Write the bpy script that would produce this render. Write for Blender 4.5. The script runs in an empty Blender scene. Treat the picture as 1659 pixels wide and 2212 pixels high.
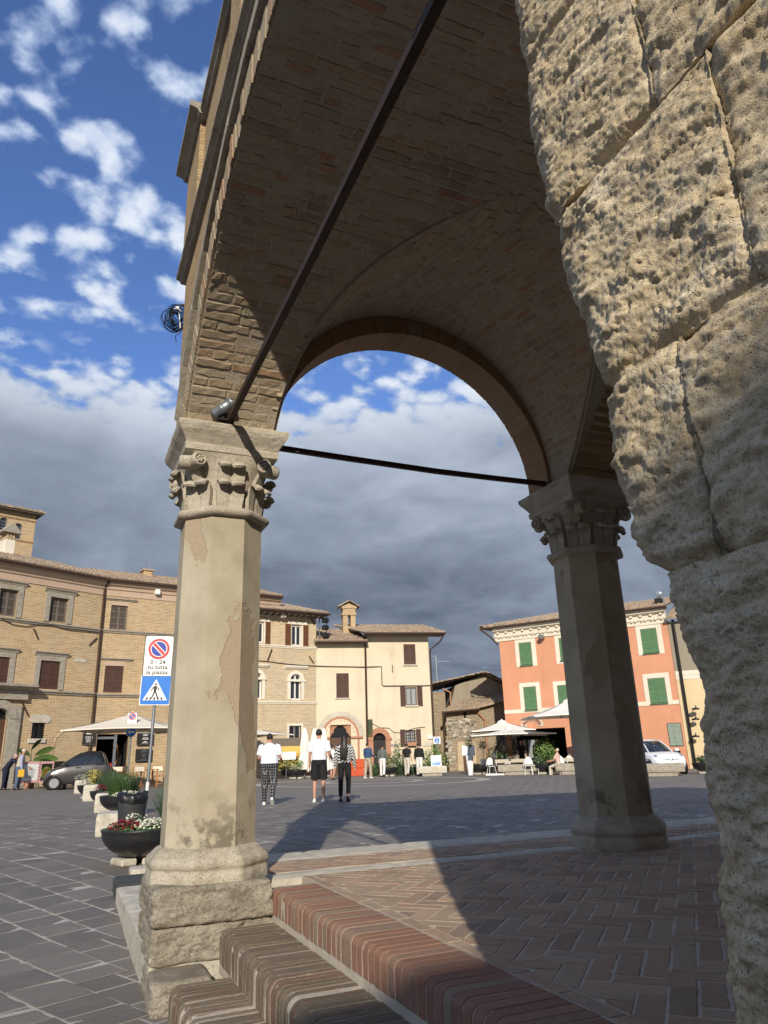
import bpy, bmesh, math, random
import numpy as np
from mathutils import Matrix, Vector, Euler
random.seed(7); RNG = np.random.default_rng(7)
SC = bpy.context.scene
COL = SC.collection
R = math.radians

# ------------------------------------------------------------------ camera
PW, PH, FPX = 1659.0, 2212.0, 1560.0           # photograph measured at 1659 px wide
CAM = np.array([0.0, 0.0, 0.85])
YAW, PITCH, ROLL = math.atan2(0.40, 0.916), R(18.5), R(1.8)
def _cam_axes():
    fw = np.array([0, math.cos(PITCH), math.sin(PITCH)]); rt = np.array([1.0, 0, 0]); up = np.cross(rt, fw)
    a = rt * math.cos(ROLL) - up * math.sin(ROLL); b = up * math.cos(ROLL) + rt * math.sin(ROLL)
    c, s = math.cos(YAW), math.sin(YAW)
    M = np.array([[c, s, 0], [-s, c, 0], [0, 0, 1]])
    return M @ a, M @ b, M @ fw
CR, CU, CF = _cam_axes()
cd = bpy.data.cameras.new('camera'); cam = bpy.data.objects.new('camera', cd); COL.objects.link(cam)
cam.matrix_world = Matrix(((CR[0], CU[0], -CF[0], CAM[0]), (CR[1], CU[1], -CF[1], CAM[1]), (CR[2], CU[2], -CF[2], CAM[2]), (0, 0, 0, 1)))
cd.sensor_fit = 'HORIZONTAL'; cd.sensor_width = 36.0; cd.lens = 36.0 * FPX / PW
cd.clip_start = 0.05; cd.clip_end = 5000
SC.camera = cam

# ------------------------------------------------------------------ sun, sky, exposure
SUNV = Vector((-0.44, -1.0, 0.50)).normalized()      # towards the sun: behind the camera, to its left
sl = bpy.data.lights.new('sun', 'SUN'); so = bpy.data.objects.new('sun', sl); COL.objects.link(so)
sl.energy = 4.0; sl.angle = R(0.55); sl.color = (1.0, 0.91, 0.77)
so.rotation_euler = SUNV.to_track_quat('Z', 'Y').to_euler()
so.location = (-10, -20, 20)

def make_world():
    w = bpy.data.worlds.new('World'); SC.world = w; w.use_nodes = True
    nt = w.node_tree; nt.nodes.clear(); N = nt.nodes.new; L = nt.links.new
    def mth(op, a, b=None, clamp=False):
        n = N('ShaderNodeMath'); n.operation = op; n.use_clamp = clamp
        for i, x in enumerate((a, b)):
            if x is None: continue
            if isinstance(x, (int, float)): n.inputs[i].default_value = x
            else: L(x, n.inputs[i])
        return n.outputs[0]
    def rng(x, a, b, c=0.0, d=1.0, smooth=True):
        n = N('ShaderNodeMapRange'); n.interpolation_type = 'SMOOTHSTEP' if smooth else 'LINEAR'
        L(x, n.inputs[0])
        for i, v in enumerate((a, b, c, d)): n.inputs[i + 1].default_value = v
        return n.outputs[0]
    sky = N('ShaderNodeTexSky'); sky.sky_type = 'NISHITA'; sky.sun_disc = False
    sky.sun_elevation = math.asin(SUNV.z); sky.sun_rotation = math.atan2(SUNV.x, SUNV.y)
    sky.air_density = 1.0; sky.dust_density = 0.2; sky.ozone_density = 4.0; sky.altitude = 450
    geo = N('ShaderNodeTexCoord'); sep = N('ShaderNodeSeparateXYZ'); L(geo.outputs['Generated'], sep.inputs[0])
    x, y, z = sep.outputs
    zc = mth('MAXIMUM', z, 0.0)
    den = mth('ADD', zc, 0.20)
    comb = N('ShaderNodeCombineXYZ'); L(mth('DIVIDE', x, den), comb.inputs[0]); L(mth('DIVIDE', y, den), comb.inputs[1])
    def noise(scale, detail, rough, off, dist=0.0, vec=None):
        m = N('ShaderNodeMapping'); m.inputs['Location'].default_value = off; L(vec or comb.outputs[0], m.inputs['Vector'])
        n = N('ShaderNodeTexNoise'); n.inputs['Scale'].default_value = scale; n.inputs['Detail'].default_value = detail
        n.inputs['Roughness'].default_value = rough; n.inputs['Distortion'].default_value = dist
        L(m.outputs[0], n.inputs['Vector']); return n.outputs['Fac']
    # broken fleecy clouds high up
    wn = N('ShaderNodeTexNoise'); wn.inputs['Scale'].default_value = 9.0; wn.inputs['Detail'].default_value = 5.0; L(comb.outputs[0], wn.inputs['Vector'])
    wv = N('ShaderNodeMixRGB'); wv.blend_type = 'ADD'; wv.inputs[0].default_value = 0.16; L(comb.outputs[0], wv.inputs[1]); L(wn.outputs['Color'], wv.inputs[2])
    vo = N('ShaderNodeTexVoronoi'); vo.feature = 'SMOOTH_F1'; vo.inputs['Scale'].default_value = 14.0; vo.inputs['Smoothness'].default_value = 0.35; L(wv.outputs[0], vo.inputs['Vector'])
    puff = noise(17.0, 7.0, 0.52, (3.1, 1.7, 0.2), 0.1)
    big = noise(2.6, 2.0, 0.5, (0.9, 5.6, 1.0))
    p = mth('ADD', mth('MULTIPLY', puff, 0.62), mth('ADD', mth('MULTIPLY', big, 0.22), mth('MULTIPLY', mth('SUBTRACT', 0.64, vo.outputs['Distance']), 0.46)))
    low = rng(z, 0.50, 0.375)                                    # cover closes towards the horizon
    p2 = mth('ADD', p, mth('MULTIPLY', low, 0.42))
    mask = rng(p2, 0.435, 0.63)
    # bank of grey cloud: light upper side, dark base
    bank = noise(1.5, 5.0, 0.5, (7.7, 2.2, 3.0), 0.2)
    fine = noise(4.5, 7.0, 0.55, (1.7, 8.2, 2.0), 0.3)
    bn = mth('ADD', mth('MULTIPLY', bank, 0.62), mth('MULTIPLY', fine, 0.38))
    topl = rng(z, 0.14, 0.50)
    br = mth('ADD', mth('MULTIPLY', topl, 0.44), mth('MULTIPLY', mth('SUBTRACT', bn, 0.5), 1.5))
    br = mth('ADD', br, 0.17, True)
    ramp = N('ShaderNodeValToRGB'); L(br, ramp.inputs[0])
    e = ramp.color_ramp.elements; e[0].position = 0.0; e[0].color = (0.105, 0.135, 0.185, 1)
    e[1].position = 1.0; e[1].color = (0.62, 0.67, 0.77, 1)
    m1 = e.new(0.35); m1.color = (0.225, 0.27, 0.345, 1)
    m2 = e.new(0.65); m2.color = (0.385, 0.445, 0.535, 1)
    white = N('ShaderNodeValToRGB'); L(rng(p2, 0.50, 0.75), white.inputs[0])
    e = white.color_ramp.elements; e[0].color = (0.33, 0.43, 0.64, 1); e[1].color = (0.66, 0.71, 0.80, 1)
    mixc = N('ShaderNodeMixRGB'); L(rng(z, 0.49, 0.38), mixc.inputs[0]); L(white.outputs[0], mixc.inputs[1]); L(ramp.outputs[0], mixc.inputs[2])
    tint = N('ShaderNodeMixRGB'); tint.blend_type = 'MULTIPLY'; tint.inputs[0].default_value = 1.0; L(sky.outputs[0], tint.inputs[1]); tint.inputs[2].default_value = (0.92, 0.98, 1.22, 1)
    b1 = N('ShaderNodeBackground'); L(tint.outputs[0], b1.inputs[0]); b1.inputs[1].default_value = 0.125
    b2 = N('ShaderNodeBackground'); L(mixc.outputs[0], b2.inputs[0]); b2.inputs[1].default_value = 1.0
    mix = N('ShaderNodeMixShader'); L(mask, mix.inputs[0]); L(b1.outputs[0], mix.inputs[1]); L(b2.outputs[0], mix.inputs[2])
    out = N('ShaderNodeOutputWorld'); L(mix.outputs[0], out.inputs[0])
make_world()
vs = SC.view_settings; vs.view_transform = 'Standard'; vs.look = 'None'; vs.exposure = 0.27; vs.gamma = 1.0; vs.use_curve_mapping = False
SC.render.engine = 'CYCLES'; SC.cycles.use_denoising = True
SC.cycles.max_bounces = 8; SC.cycles.diffuse_bounces = 5

# ------------------------------------------------------------------ pixel -> place
def ray(u, v): return CF * FPX + CR * (u - PW / 2) - CU * (v - PH / 2)
def sstep(a, b, x):
    t = np.clip((x - a) / (b - a), 0, 1); return t * t * (3 - 2 * t)
def gz(x, y):                                                       # height of the piazza
    x = np.asarray(x, float); y = np.asarray(y, float)
    far = -0.25 - 0.13 * np.clip(x / 20, 0, 1) + 0.07 * np.clip((y - 22) / 15, 0, 1) * np.clip(1 - x / 8, 0, 1)
    return -0.56 + (far + 0.56) * sstep(5.5, 13, y)
def ground(u, v):
    z = -0.3
    for _ in range(14):
        r = ray(u, v); p = CAM + r * (z - CAM[2]) / r[2]; z = float(gz(p[0], p[1]))
    return float(p[0]), float(p[1]), z
def at_dist(u, d, v=1630):                                          # point on the ground in the direction of column u
    r = ray(u, v); k = d / math.hypot(r[0], r[1]); x, y = r[0] * k, r[1] * k
    return float(x), float(y), float(gz(x, y))
SS = 2500 / 1659.0
def crop(x0, y0, s): return lambda x, y: ((x0 + s * x) / SS, (y0 + s * y) / SS)
cA = crop(0, 1600, .37372); cB = crop(0, 2200, .36166); cC = crop(800, 1900, .3918); cD = crop(1380, 1900, .55455)
cE = crop(1480, 2320, .25316); cF = crop(1100, 2340, .22905); cG = crop(820, 2320, .217); cH = crop(0, 2300, .24111); cI = crop(250, 2300, .18686)
def azdir(a):                                                       # compass of the camera: 0 ahead, 90 to the right
    f = np.array([math.sin(YAW), math.cos(YAW)]); r = np.array([math.cos(YAW), -math.sin(YAW)])
    return r * math.sin(R(a)) + f * math.cos(R(a))
class Fac:                                                          # a facade plane; local x along it, local -y towards the viewer
    def __init__(s, u, d, az):
        x, y, z = at_dist(u, d); s.o = np.array([x, y, 0.0]); dv = azdir(az); s.d = np.array([dv[0], dv[1], 0]); s.n = np.array([dv[1], -dv[0], 0])
        s.rz = math.atan2(dv[1], dv[0]); s.z0 = z
    def __call__(s, u, v, off=0.0):
        r = ray(u, v); o = s.o + s.n * off; t = ((o - CAM) @ s.n) / (r @ s.n); p = CAM + r * t
        return float((p - s.o) @ s.d), float(p[2])
    def w(s, a, off, z): p = s.o + s.d * a + s.n * off; return (float(p[0]), float(p[1]), z)

# ------------------------------------------------------------------ noise in numpy
def _h(ix, iy, iz, seed):
    n = (ix * 374761393 + iy * 668265263 + iz * 2147483647 + seed * 1442695041) & 0xFFFFFFFF
    n = ((n ^ (n >> 13)) * 1274126177) & 0xFFFFFFFF
    n = ((n ^ (n >> 16)) * 2246822519) & 0xFFFFFFFF
    return ((n ^ (n >> 15)) & 0xFFFFFF) / float(0xFFFFFF)
def vnoise(P, scale, seed=0):
    q = np.asarray(P, float) * scale + 1000.0; i = np.floor(q).astype(np.int64); f = q - i; f = f * f * (3 - 2 * f)
    r = 0
    for dx in (0, 1):
        wx = f[:, 0] if dx else 1 - f[:, 0]
        for dy in (0, 1):
            wy = f[:, 1] if dy else 1 - f[:, 1]
            for dz in (0, 1):
                wz = f[:, 2] if dz else 1 - f[:, 2]
                r = r + wx * wy * wz * _h(i[:, 0] + dx, i[:, 1] + dy, i[:, 2] + dz, seed)
    return r * 2 - 1
def fbm(P, scale, oct=4, gain=0.5, seed=0):
    a, r, t = 1.0, 0, 0
    for k in range(oct): r = r + a * vnoise(P, scale * 2.03 ** k, seed + k); t += a; a *= gain
    return r / t

# ------------------------------------------------------------------ materials
MATS = {}
class NB:
    def __init__(s, name):
        s.m = bpy.data.materials.new(name); s.m.use_nodes = True; s.nt = s.m.node_tree; s.N = s.nt.nodes.new; s.L = s.nt.links.new
        s.b = s.nt.nodes['Principled BSDF']; MATS[name] = s.m
    def sock(s, x, inp):
        if x is None: return
        if isinstance(x, (int, float)): inp.default_value = x
        elif isinstance(x, tuple): inp.default_value = x if len(x) == len(inp.default_value) else tuple(x) + (1,)
        else: s.L(x, inp)
    def math(s, op, a, b=None, clamp=False):
        n = s.N('ShaderNodeMath'); n.operation = op; n.use_clamp = clamp; s.sock(a, n.inputs[0]); s.sock(b, n.inputs[1]); return n.outputs[0]
    def rng(s, x, a, b, c=0.0, d=1.0):
        n = s.N('ShaderNodeMapRange'); n.interpolation_type = 'SMOOTHSTEP'; s.sock(x, n.inputs[0])
        for i, v in enumerate((a, b, c, d)): n.inputs[i + 1].default_value = v
        return n.outputs[0]
    def coord(s, kind='Object'): return s.N('ShaderNodeTexCoord').outputs[kind]
    def pos(s): return s.N('ShaderNodeNewGeometry').outputs['Position']
    def mapping(s, v, scale=(1, 1, 1), loc=(0, 0, 0), rot=(0, 0, 0)):
        n = s.N('ShaderNodeMapping'); s.L(v, n.inputs[0]); n.inputs['Scale'].default_value = scale; n.inputs['Location'].default_value = loc; n.inputs['Rotation'].default_value = rot
        return n.outputs[0]
    def noise(s, v, scale, detail=4, rough=0.55, dist=0.0, col=False):
        n = s.N('ShaderNodeTexNoise'); s.L(v, n.inputs['Vector']); n.inputs['Scale'].default_value = scale; n.inputs['Detail'].default_value = detail
        n.inputs['Roughness'].default_value = rough; n.inputs['Distortion'].default_value = dist
        return n.outputs['Color' if col else 'Fac']
    def vor(s, v, scale, feat='F1', out='Distance', rnd=1.0):
        n = s.N('ShaderNodeTexVoronoi'); n.feature = feat; s.L(v, n.inputs['Vector']); n.inputs['Scale'].default_value = scale; n.inputs['Randomness'].default_value = rnd
        return n.outputs[out]
    def ramp(s, x, *stops):
        n = s.N('ShaderNodeValToRGB'); s.L(x, n.inputs[0]); e = n.color_ramp.elements
        while len(e) < len(stops): e.new(0.5)
        for i, (p, c) in enumerate(stops): e[i].position = p; e[i].color = tuple(c) + (1,)
        return n.outputs[0]
    def mix(s, f, a, b, op='MIX'):
        n = s.N('ShaderNodeMixRGB'); n.blend_type = op; s.sock(f, n.inputs[0]); s.sock(a, n.inputs[1]); s.sock(b, n.inputs[2]); return n.outputs[0]
    def bump(s, h, dist=0.01, strength=1.0, nrm=None):
        n = s.N('ShaderNodeBump'); s.L(h, n.inputs['Height']); n.inputs['Distance'].default_value = dist; n.inputs['Strength'].default_value = strength
        if nrm: s.L(nrm, n.inputs['Normal'])
        return n.outputs[0]
    def out(s, col, rough=0.85, nrm=None, metal=0.0, spec=0.3, **kw):
        s.sock(col, s.b.inputs['Base Color']); s.sock(rough, s.b.inputs['Roughness']); s.sock(metal, s.b.inputs['Metallic'])
        s.b.inputs['Specular IOR Level'].default_value = spec
        if nrm: s.L(nrm, s.b.inputs['Normal'])
        for k, v in kw.items(): s.sock(v, s.b.inputs[k])
        return s.m
    def rand(s):                                                    # one random number per piece
        a = s.N('ShaderNodeNewGeometry').outputs['Random Per Island']; b = s.N('ShaderNodeObjectInfo').outputs['Random']
        return s.math('FRACT', s.math('ADD', a, b))
def plain(name, col, rough=0.6, metal=0.0, spec=0.4, var=0.12, scale=6.0, bump=0.0):
    if name in MATS: return MATS[name]
    n = NB(name); p = n.pos(); f = n.noise(p, scale, 4)
    c = n.mix(f, tuple(x * (1 - var) for x in col), tuple(min(1, x * (1 + var)) for x in col))
    nr = n.bump(n.noise(p, scale * 14, 3), bump) if bump else None
    return n.out(c, n.rng(f, 0.2, 0.8, max(0, rough - .08), min(1, rough + .08)), nr, metal, spec)

def m_travertine(name, lo, mid, hi, sc=1.0, pits=1.0):
    n = NB(name); p = n.pos()
    strat = n.mapping(p, (1, 1, 2.6))
    a = n.noise(strat, 5 * sc, 6, 0.6, 0.3); b = n.noise(p, 1.7 * sc, 3); f = n.noise(p, 60 * sc, 5, 0.65)
    c = n.ramp(n.math('ADD', n.math('MULTIPLY', a, 0.65), n.math('MULTIPLY', f, 0.35)), (0.30, lo), (0.5, mid), (0.70, hi))
    c = n.mix(n.rng(b, 0.55, 0.75, 0, 0.45), c, n.mix(1.0, c, (0.80, 0.66, 0.43), 'MULTIPLY'))
    v = n.vor(n.mapping(p, (1, 1, 1.25)), 95 * sc); w = n.noise(strat, 14 * sc, 4, 0.6, 0.3)
    pit = n.math('MULTIPLY', n.rng(v, 0.05, 0.42, 1, 0), n.rng(w, 0.50, 0.66, 0, 1))
    pit2 = n.rng(n.noise(p, 120 * sc, 4, 0.6), 0.55, 0.72, 0, 1)
    pp = n.math('MAXIMUM', pit, n.math('MULTIPLY', pit2, 0.5))
    c = n.mix(n.math('MULTIPLY', pp, 0.22), c, n.mix(1.0, c, (0.42, 0.36, 0.28), 'MULTIPLY'))
    gr = n.rng(n.noise(p, 2.6 * sc, 5, 0.65, 0.3), 0.52, 0.68, 0, 0.42); c = n.mix(gr, c, n.mix(1.0, c, (0.60, 0.57, 0.52), 'MULTIPLY'))
    h = n.math('SUBTRACT', n.math('MULTIPLY', n.noise(p, 34 * sc, 7, 0.68), 0.9), n.math('MULTIPLY', pp, pits))
    return n.out(c, 0.92, n.bump(h, 0.009 / sc), spec=0.15)
m_travertine('travertine', (0.33, 0.29, 0.22), (0.47, 0.42, 0.33), (0.58, 0.53, 0.43))
m_travertine('pier_stone', (0.40, 0.305, 0.18), (0.58, 0.475, 0.31), (0.69, 0.61, 0.465), 2.6, 0.9)
m_travertine('white_stone', (0.40, 0.36, 0.29), (0.56, 0.52, 0.43), (0.68, 0.64, 0.54))
m_travertine('grey_travertine', (0.23, 0.20, 0.155), (0.36, 0.325, 0.265), (0.48, 0.445, 0.375))

m_travertine('pedestal_rock', (0.165, 0.145, 0.11), (0.285, 0.255, 0.20), (0.42, 0.385, 0.315), 1.0, 1.2)
def m_plaster_column():
    n = NB('column_plaster'); p = n.pos(); o = n.coord()
    a = n.noise(p, 2.2, 5, 0.6); b = n.noise(n.mapping(p, (1, 1, .5), (2.3, .4, .7)), 1.9, 3, 0.5, 0.5)
    c = n.ramp(a, (0.3, (0.33, 0.285, 0.20)), (0.55, (0.42, 0.37, 0.27)), (0.75, (0.50, 0.45, 0.345)))
    bare = n.rng(n.math('ADD', n.math('MULTIPLY', b, 0.8), n.math('MULTIPLY', n.noise(p, 7, 5, 0.6), 0.2)), 0.555, 0.567, 0, 1)
    cb = n.mix(n.noise(p, 45, 4), (0.29, 0.225, 0.155), (0.44, 0.35, 0.25))
    c = n.mix(bare, c, cb)
    z = n.N('ShaderNodeSeparateXYZ'); n.L(o, z.inputs[0])
    lowm = n.math('MULTIPLY', n.rng(z.outputs[2], 0.30, 0.75, 1, 0), n.rng(n.noise(p, 5, 6, 0.7), 0.50, 0.60, 0, 1))
    c = n.mix(n.math('MULTIPLY', lowm, 0.75), c, (0.10, 0.09, 0.07))
    h = n.math('SUBTRACT', n.math('MULTIPLY', n.noise(p, 25, 5), 0.35), n.math('MULTIPLY', bare, n.math('ADD', 0.25, n.math('MULTIPLY', n.noise(p, 110, 3), 0.7))))
    n.out(c, 0.88, n.bump(h, 0.006), spec=0.2)
m_plaster_column()

def m_brick(name, stops, sc=1.0, dirt=0.5, bumpd=0.004, rough=0.9, grime=(0.10, 0.085, 0.065), lich=0.45, byobj=False):
    n = NB(name); p = n.pos(); r = n.N('ShaderNodeObjectInfo').outputs['Random'] if byobj else n.rand()
    c = n.ramp(r, *stops)
    f = n.noise(p, 30 * sc, 6, 0.65); g = n.noise(p, 3.0, 4, 0.6)
    c = n.mix(n.rng(f, 0.3, 0.75, 0.0, 0.35), c, n.mix(1.0, c, (0.55, 0.5, 0.42), 'MULTIPLY'))
    c = n.mix(n.rng(g, 0.5, 0.78, 0, dirt), c, n.mix(0.8, c, grime))
    lc = n.rng(n.noise(p, 9, 5, 0.7), 0.60, 0.74, 0, lich); c = n.mix(lc, c, (0.52, 0.46, 0.36))
    h = n.math('ADD', n.noise(p, 60 * sc, 6, 0.7), n.math('MULTIPLY', n.rng(n.vor(p, 90 * sc), 0.1, 0.3), 0.35))
    n.out(c, rough, n.bump(h, bumpd), spec=0.2)
m_brick('soffit_brick', [(0.0, (0.37, 0.285, 0.19)), (0.35, (0.45, 0.36, 0.245)), (0.6, (0.41, 0.345, 0.245)), (0.84, (0.48, 0.39, 0.27)), (0.95, (0.44, 0.30, 0.195)), (1.0, (0.43, 0.25, 0.155))], dirt=0.45, bumpd=0.008)
m_brick('ring_brick', [(0.0, (0.34, 0.21, 0.12)), (0.5, (0.40, 0.25, 0.145)), (1.0, (0.36, 0.26, 0.17))])
m_brick('step_brick', [(0.0, (0.27, 0.145, 0.10)), (0.35, (0.31, 0.18, 0.125)), (0.6, (0.28, 0.20, 0.145)), (0.75, (0.30, 0.235, 0.175)), (0.9, (0.32, 0.16, 0.105)), (1.0, (0.24, 0.175, 0.13))], dirt=0.3, grime=(0.15, 0.12, 0.10), lich=.12, byobj=True)
m_brick('old_step_brick', [(0.0, (0.22, 0.175, 0.125)), (0.4, (0.265, 0.215, 0.155)), (0.7, (0.205, 0.168, 0.122)), (0.93, (0.255, 0.17, 0.12)), (1.0, (0.29, 0.245, 0.18))], dirt=0.8, bumpd=0.016, grime=(0.14, 0.12, 0.095), lich=.35, byobj=True)
m_brick('floor_brick', [(0.0, (0.33, 0.235, 0.17)), (0.3, (0.42, 0.29, 0.205)), (0.55, (0.39, 0.31, 0.225)), (0.8, (0.47, 0.34, 0.24)), (1.0, (0.29, 0.225, 0.17))], dirt=0.35, grime=(0.16, 0.13, 0.11), lich=.10)
def m_mortar(name, a, b, sc=40, d=0.004):
    n = NB(name); p = n.pos(); n.out(n.mix(n.noise(p, sc * .3, 6, 0.7), a, b), 0.95, n.bump(n.noise(p, sc, 6, 0.7), d), spec=0.1)
m_mortar('vault_mortar', (0.33, 0.275, 0.20), (0.53, 0.465, 0.36), 50, 0.012)
m_mortar('pier_mortar', (0.36, 0.295, 0.19), (0.52, 0.44, 0.31), 45, 0.008)
m_mortar('cement', (0.30, 0.27, 0.22), (0.38, 0.35, 0.29), 60, 0.003)
m_mortar('floor_mortar', (0.42, 0.37, 0.30), (0.58, 0.52, 0.43))
m_mortar('step_mortar', (0.42, 0.37, 0.29), (0.62, 0.56, 0.46), 30, 0.01)
def m_slate():
    n = NB('slate_slab'); p = n.pos(); r = n.rand()
    c = n.ramp(r, (0.0, (0.125, 0.115, 0.104)), (0.5, (0.155, 0.142, 0.128)), (1.0, (0.188, 0.170, 0.150)))
    f = n.noise(p, 3.5, 5, 0.6); c = n.mix(n.rng(f, 0.4, 0.75, 0, 0.5), c, (0.215, 0.197, 0.173))
    c = n.mix(n.rng(n.noise(p, 22, 6, 0.7), 0.58, 0.72, 0, 0.35), c, (0.24, 0.22, 0.20))
    n.out(c, n.rng(f, 0.3, 0.7, 0.55, 0.8), n.bump(n.noise(n.mapping(p, (1, 2.2, 1), rot=(0, 0, R(25))), 16, 6, 0.65), 0.008), spec=0.3)
m_slate()
PAV = R(25)                                                         # the slabs run at 25 degrees to the loggia
def m_piazza():
    n = NB('piazza_paving'); p = n.pos()
    v = n.mapping(p, (1, 1, 1), rot=(0, 0, -PAV))
    # rotate so that x runs along the rows
    v = n.mapping(v, (1, 1, 1), rot=(0, 0, R(90)))
    b = n.N('ShaderNodeTexBrick'); n.L(v, b.inputs['Vector']); b.offset = 0.37
    b.inputs['Scale'].default_value = 1.0; b.inputs['Brick Width'].default_value = 0.42; b.inputs['Row Height'].default_value = 0.38
    b.inputs['Mortar Size'].default_value = 0.012; b.inputs['Mortar Smooth'].default_value = 0.2; b.inputs['Bias'].default_value = 0.0
    b.inputs['Color1'].default_value = (0.128, 0.117, 0.106, 1); b.inputs['Color2'].default_value = (0.18, 0.163, 0.145, 1); b.inputs['Mortar'].default_value = (0.40, 0.37, 0.33, 1)
    w = n.noise(p, 0.35, 4, 0.6); c = n.mix(n.rng(w, 0.35, 0.7, 0, 0.55), b.outputs[0], (0.215, 0.197, 0.173))
    # broken, worn joints
    n.out(c, 0.72, n.bump(n.noise(p, 9, 6, 0.65), 0.008), spec=0.25)
m_piazza()
m_mortar('slab_mortar', (0.34, 0.315, 0.275), (0.50, 0.465, 0.41), 30, 0.006)

def m_facade_brick(name, c1, c2, mortar, bw=0.26, rh=0.075, ms=0.012):
    n = NB(name); o = n.coord(); sx = n.N('ShaderNodeSeparateXYZ'); n.L(o, sx.inputs[0])
    cb = n.N('ShaderNodeCombineXYZ'); n.L(n.math('ADD', sx.outputs[0], sx.outputs[1]), cb.inputs[0]); n.L(sx.outputs[2], cb.inputs[1])
    wob = n.mix(0.018, cb.outputs[0], n.noise(o, 3, 3, col=True), 'ADD')
    b = n.N('ShaderNodeTexBrick'); n.L(wob, b.inputs['Vector']); b.inputs['Scale'].default_value = 1; b.inputs['Brick Width'].default_value = bw; b.inputs['Row Height'].default_value = rh
    b.inputs['Mortar Size'].default_value = ms; b.inputs['Mortar Smooth'].default_value = 0.3
    b.inputs['Color1'].default_value = c1 + (1,); b.inputs['Color2'].default_value = c2 + (1,); b.inputs['Mortar'].default_value = mortar + (1,)
    g = n.noise(o, 0.5, 5, 0.6); st = n.noise(n.mapping(o, (1.2, 1.2, 0.25)), 1.3, 4, 0.6)
    c = n.mix(n.rng(g, 0.4, 0.7, 0, 0.4), b.outputs[0], n.mix(1, b.outputs[0], (1.25, 1.1, 0.92), 'MULTIPLY'))
    c = n.mix(n.rng(st, 0.55, 0.75, 0, 0.35), c, n.mix(1, c, (0.62, 0.56, 0.5), 'MULTIPLY'))
    c = n.mix(n.rng(n.noise(o, 14, 5, 0.7), 0.55, 0.7, 0, 0.5), c, n.mix(1, c, (0.6, 0.5, 0.42), 'MULTIPLY'))
    h = n.math('ADD', n.math('MULTIPLY', b.outputs['Fac'], -0.8), n.math('MULTIPLY', n.noise(o, 30, 5, 0.7), 0.7))
    n.out(c, 0.9, n.bump(h, 0.02), spec=0.15)
m_facade_brick('golden_brick', (0.52, 0.385, 0.225), (0.36, 0.25, 0.14), (0.62, 0.50, 0.33), 0.34, 0.085, 0.016)
m_facade_brick('pale_brick', (0.58, 0.475, 0.32), (0.44, 0.345, 0.225), (0.66, 0.565, 0.41), 0.34, 0.085, 0.016)
m_facade_brick('loggia_brick', (0.42, 0.31, 0.17), (0.34, 0.235, 0.13), (0.46, 0.37, 0.24), 0.26, 0.07, 0.01)
m_facade_brick('rubble_brick', (0.33, 0.26, 0.175), (0.22, 0.165, 0.11), (0.40, 0.345, 0.25), 0.33, 0.10, 0.02)
def m_stucco(name, col, stain=0.5, sc=1.0, dark=(0.72, 0.66, 0.55)):
    n = NB(name); o = n.coord(); g = n.noise(o, 0.6 * sc, 6, 0.6); st = n.noise(n.mapping(o, (1.5, 1.5, 0.22)), 1.1, 5, 0.65, 0.3)
    c = n.mix(n.rng(g, 0.3, 0.7), tuple(x * 0.93 for x in col), tuple(min(1, x * 1.05) for x in col))
    c = n.mix(n.rng(st, 0.52, 0.78, 0, stain), c, n.mix(1, c, dark, 'MULTIPLY'))
    sz = n.N('ShaderNodeSeparateXYZ'); n.L(o, sz.inputs[0])
    low = n.math('MULTIPLY', n.rng(sz.outputs[2], -0.3, 1.4, 1, 0), n.rng(n.noise(o, 2.5, 5, 0.7), 0.42, 0.6, 0, 0.6))
    c = n.mix(low, c, n.mix(1, c, (0.68, 0.6, 0.5), 'MULTIPLY'))
    n.out(c, 0.9, n.bump(n.noise(o, 18, 5, 0.6), 0.006), spec=0.15)
m_stucco('cream_stucco', (0.66, 0.575, 0.425), 0.65)
m_stucco('orange_stucco', (0.62, 0.30, 0.18), 0.45)
m_stucco('yellow_stucco', (0.66, 0.53, 0.32), 0.3)
m_stucco('grey_stucco', (0.30, 0.265, 0.20), 0.7)
m_stucco('pink_plaster', (0.50, 0.375, 0.28), 0.5)
m_stucco('white_trim', (0.72, 0.67, 0.55), 0.4)
def m_tiles():
    n = NB('roof_tile'); p = n.pos(); g = n.noise(p, 1.6, 5, 0.65); r = n.noise(p, 7, 3, 0.5)
    c = n.ramp(r, (0.3, (0.25, 0.18, 0.125)), (0.5, (0.42, 0.31, 0.215)), (0.7, (0.54, 0.44, 0.33)))
    c = n.mix(n.rng(g, 0.4, 0.65, 0, 0.7), c, (0.24, 0.215, 0.175))
    n.out(c, 0.92, n.bump(n.noise(p, 25, 5), 0.01), spec=0.15)
m_tiles()
plain('iron', (0.055, 0.032, 0.022), 0.65, 0.3, 0.4, 0.5, 12, 0.003)
plain('dark_iron', (0.02, 0.02, 0.02), 0.5, 0.5)
plain('gutter_brown', (0.075, 0.045, 0.032), 0.5, 0.2)
plain('shutter_brown', (0.085, 0.042, 0.030), 0.65)
plain('shutter_rust', (0.14, 0.055, 0.022), 0.65)
plain('shutter_green', (0.105, 0.215, 0.105), 0.6)
plain('shutter_pale', (0.27, 0.33, 0.27), 0.7)
plain('old_wood', (0.15, 0.125, 0.10), 0.85, var=0.4, scale=9)
plain('door_wood', (0.09, 0.045, 0.025), 0.6, var=0.3)
plain('door_dark', (0.022, 0.020, 0.020), 0.5)
plain('window_white', (0.72, 0.71, 0.68), 0.5)
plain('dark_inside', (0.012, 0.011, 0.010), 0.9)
plain('terracotta_stone', (0.42, 0.215, 0.13), 0.85, bump=0.004)
plain('cable', (0.06, 0.05, 0.045), 0.6)
plain('black_bowl', (0.018, 0.018, 0.019), 0.38, spec=0.5, var=0.5, scale=20)
plain('canvas', (0.72, 0.65, 0.53), 0.9, var=0.06)
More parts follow.
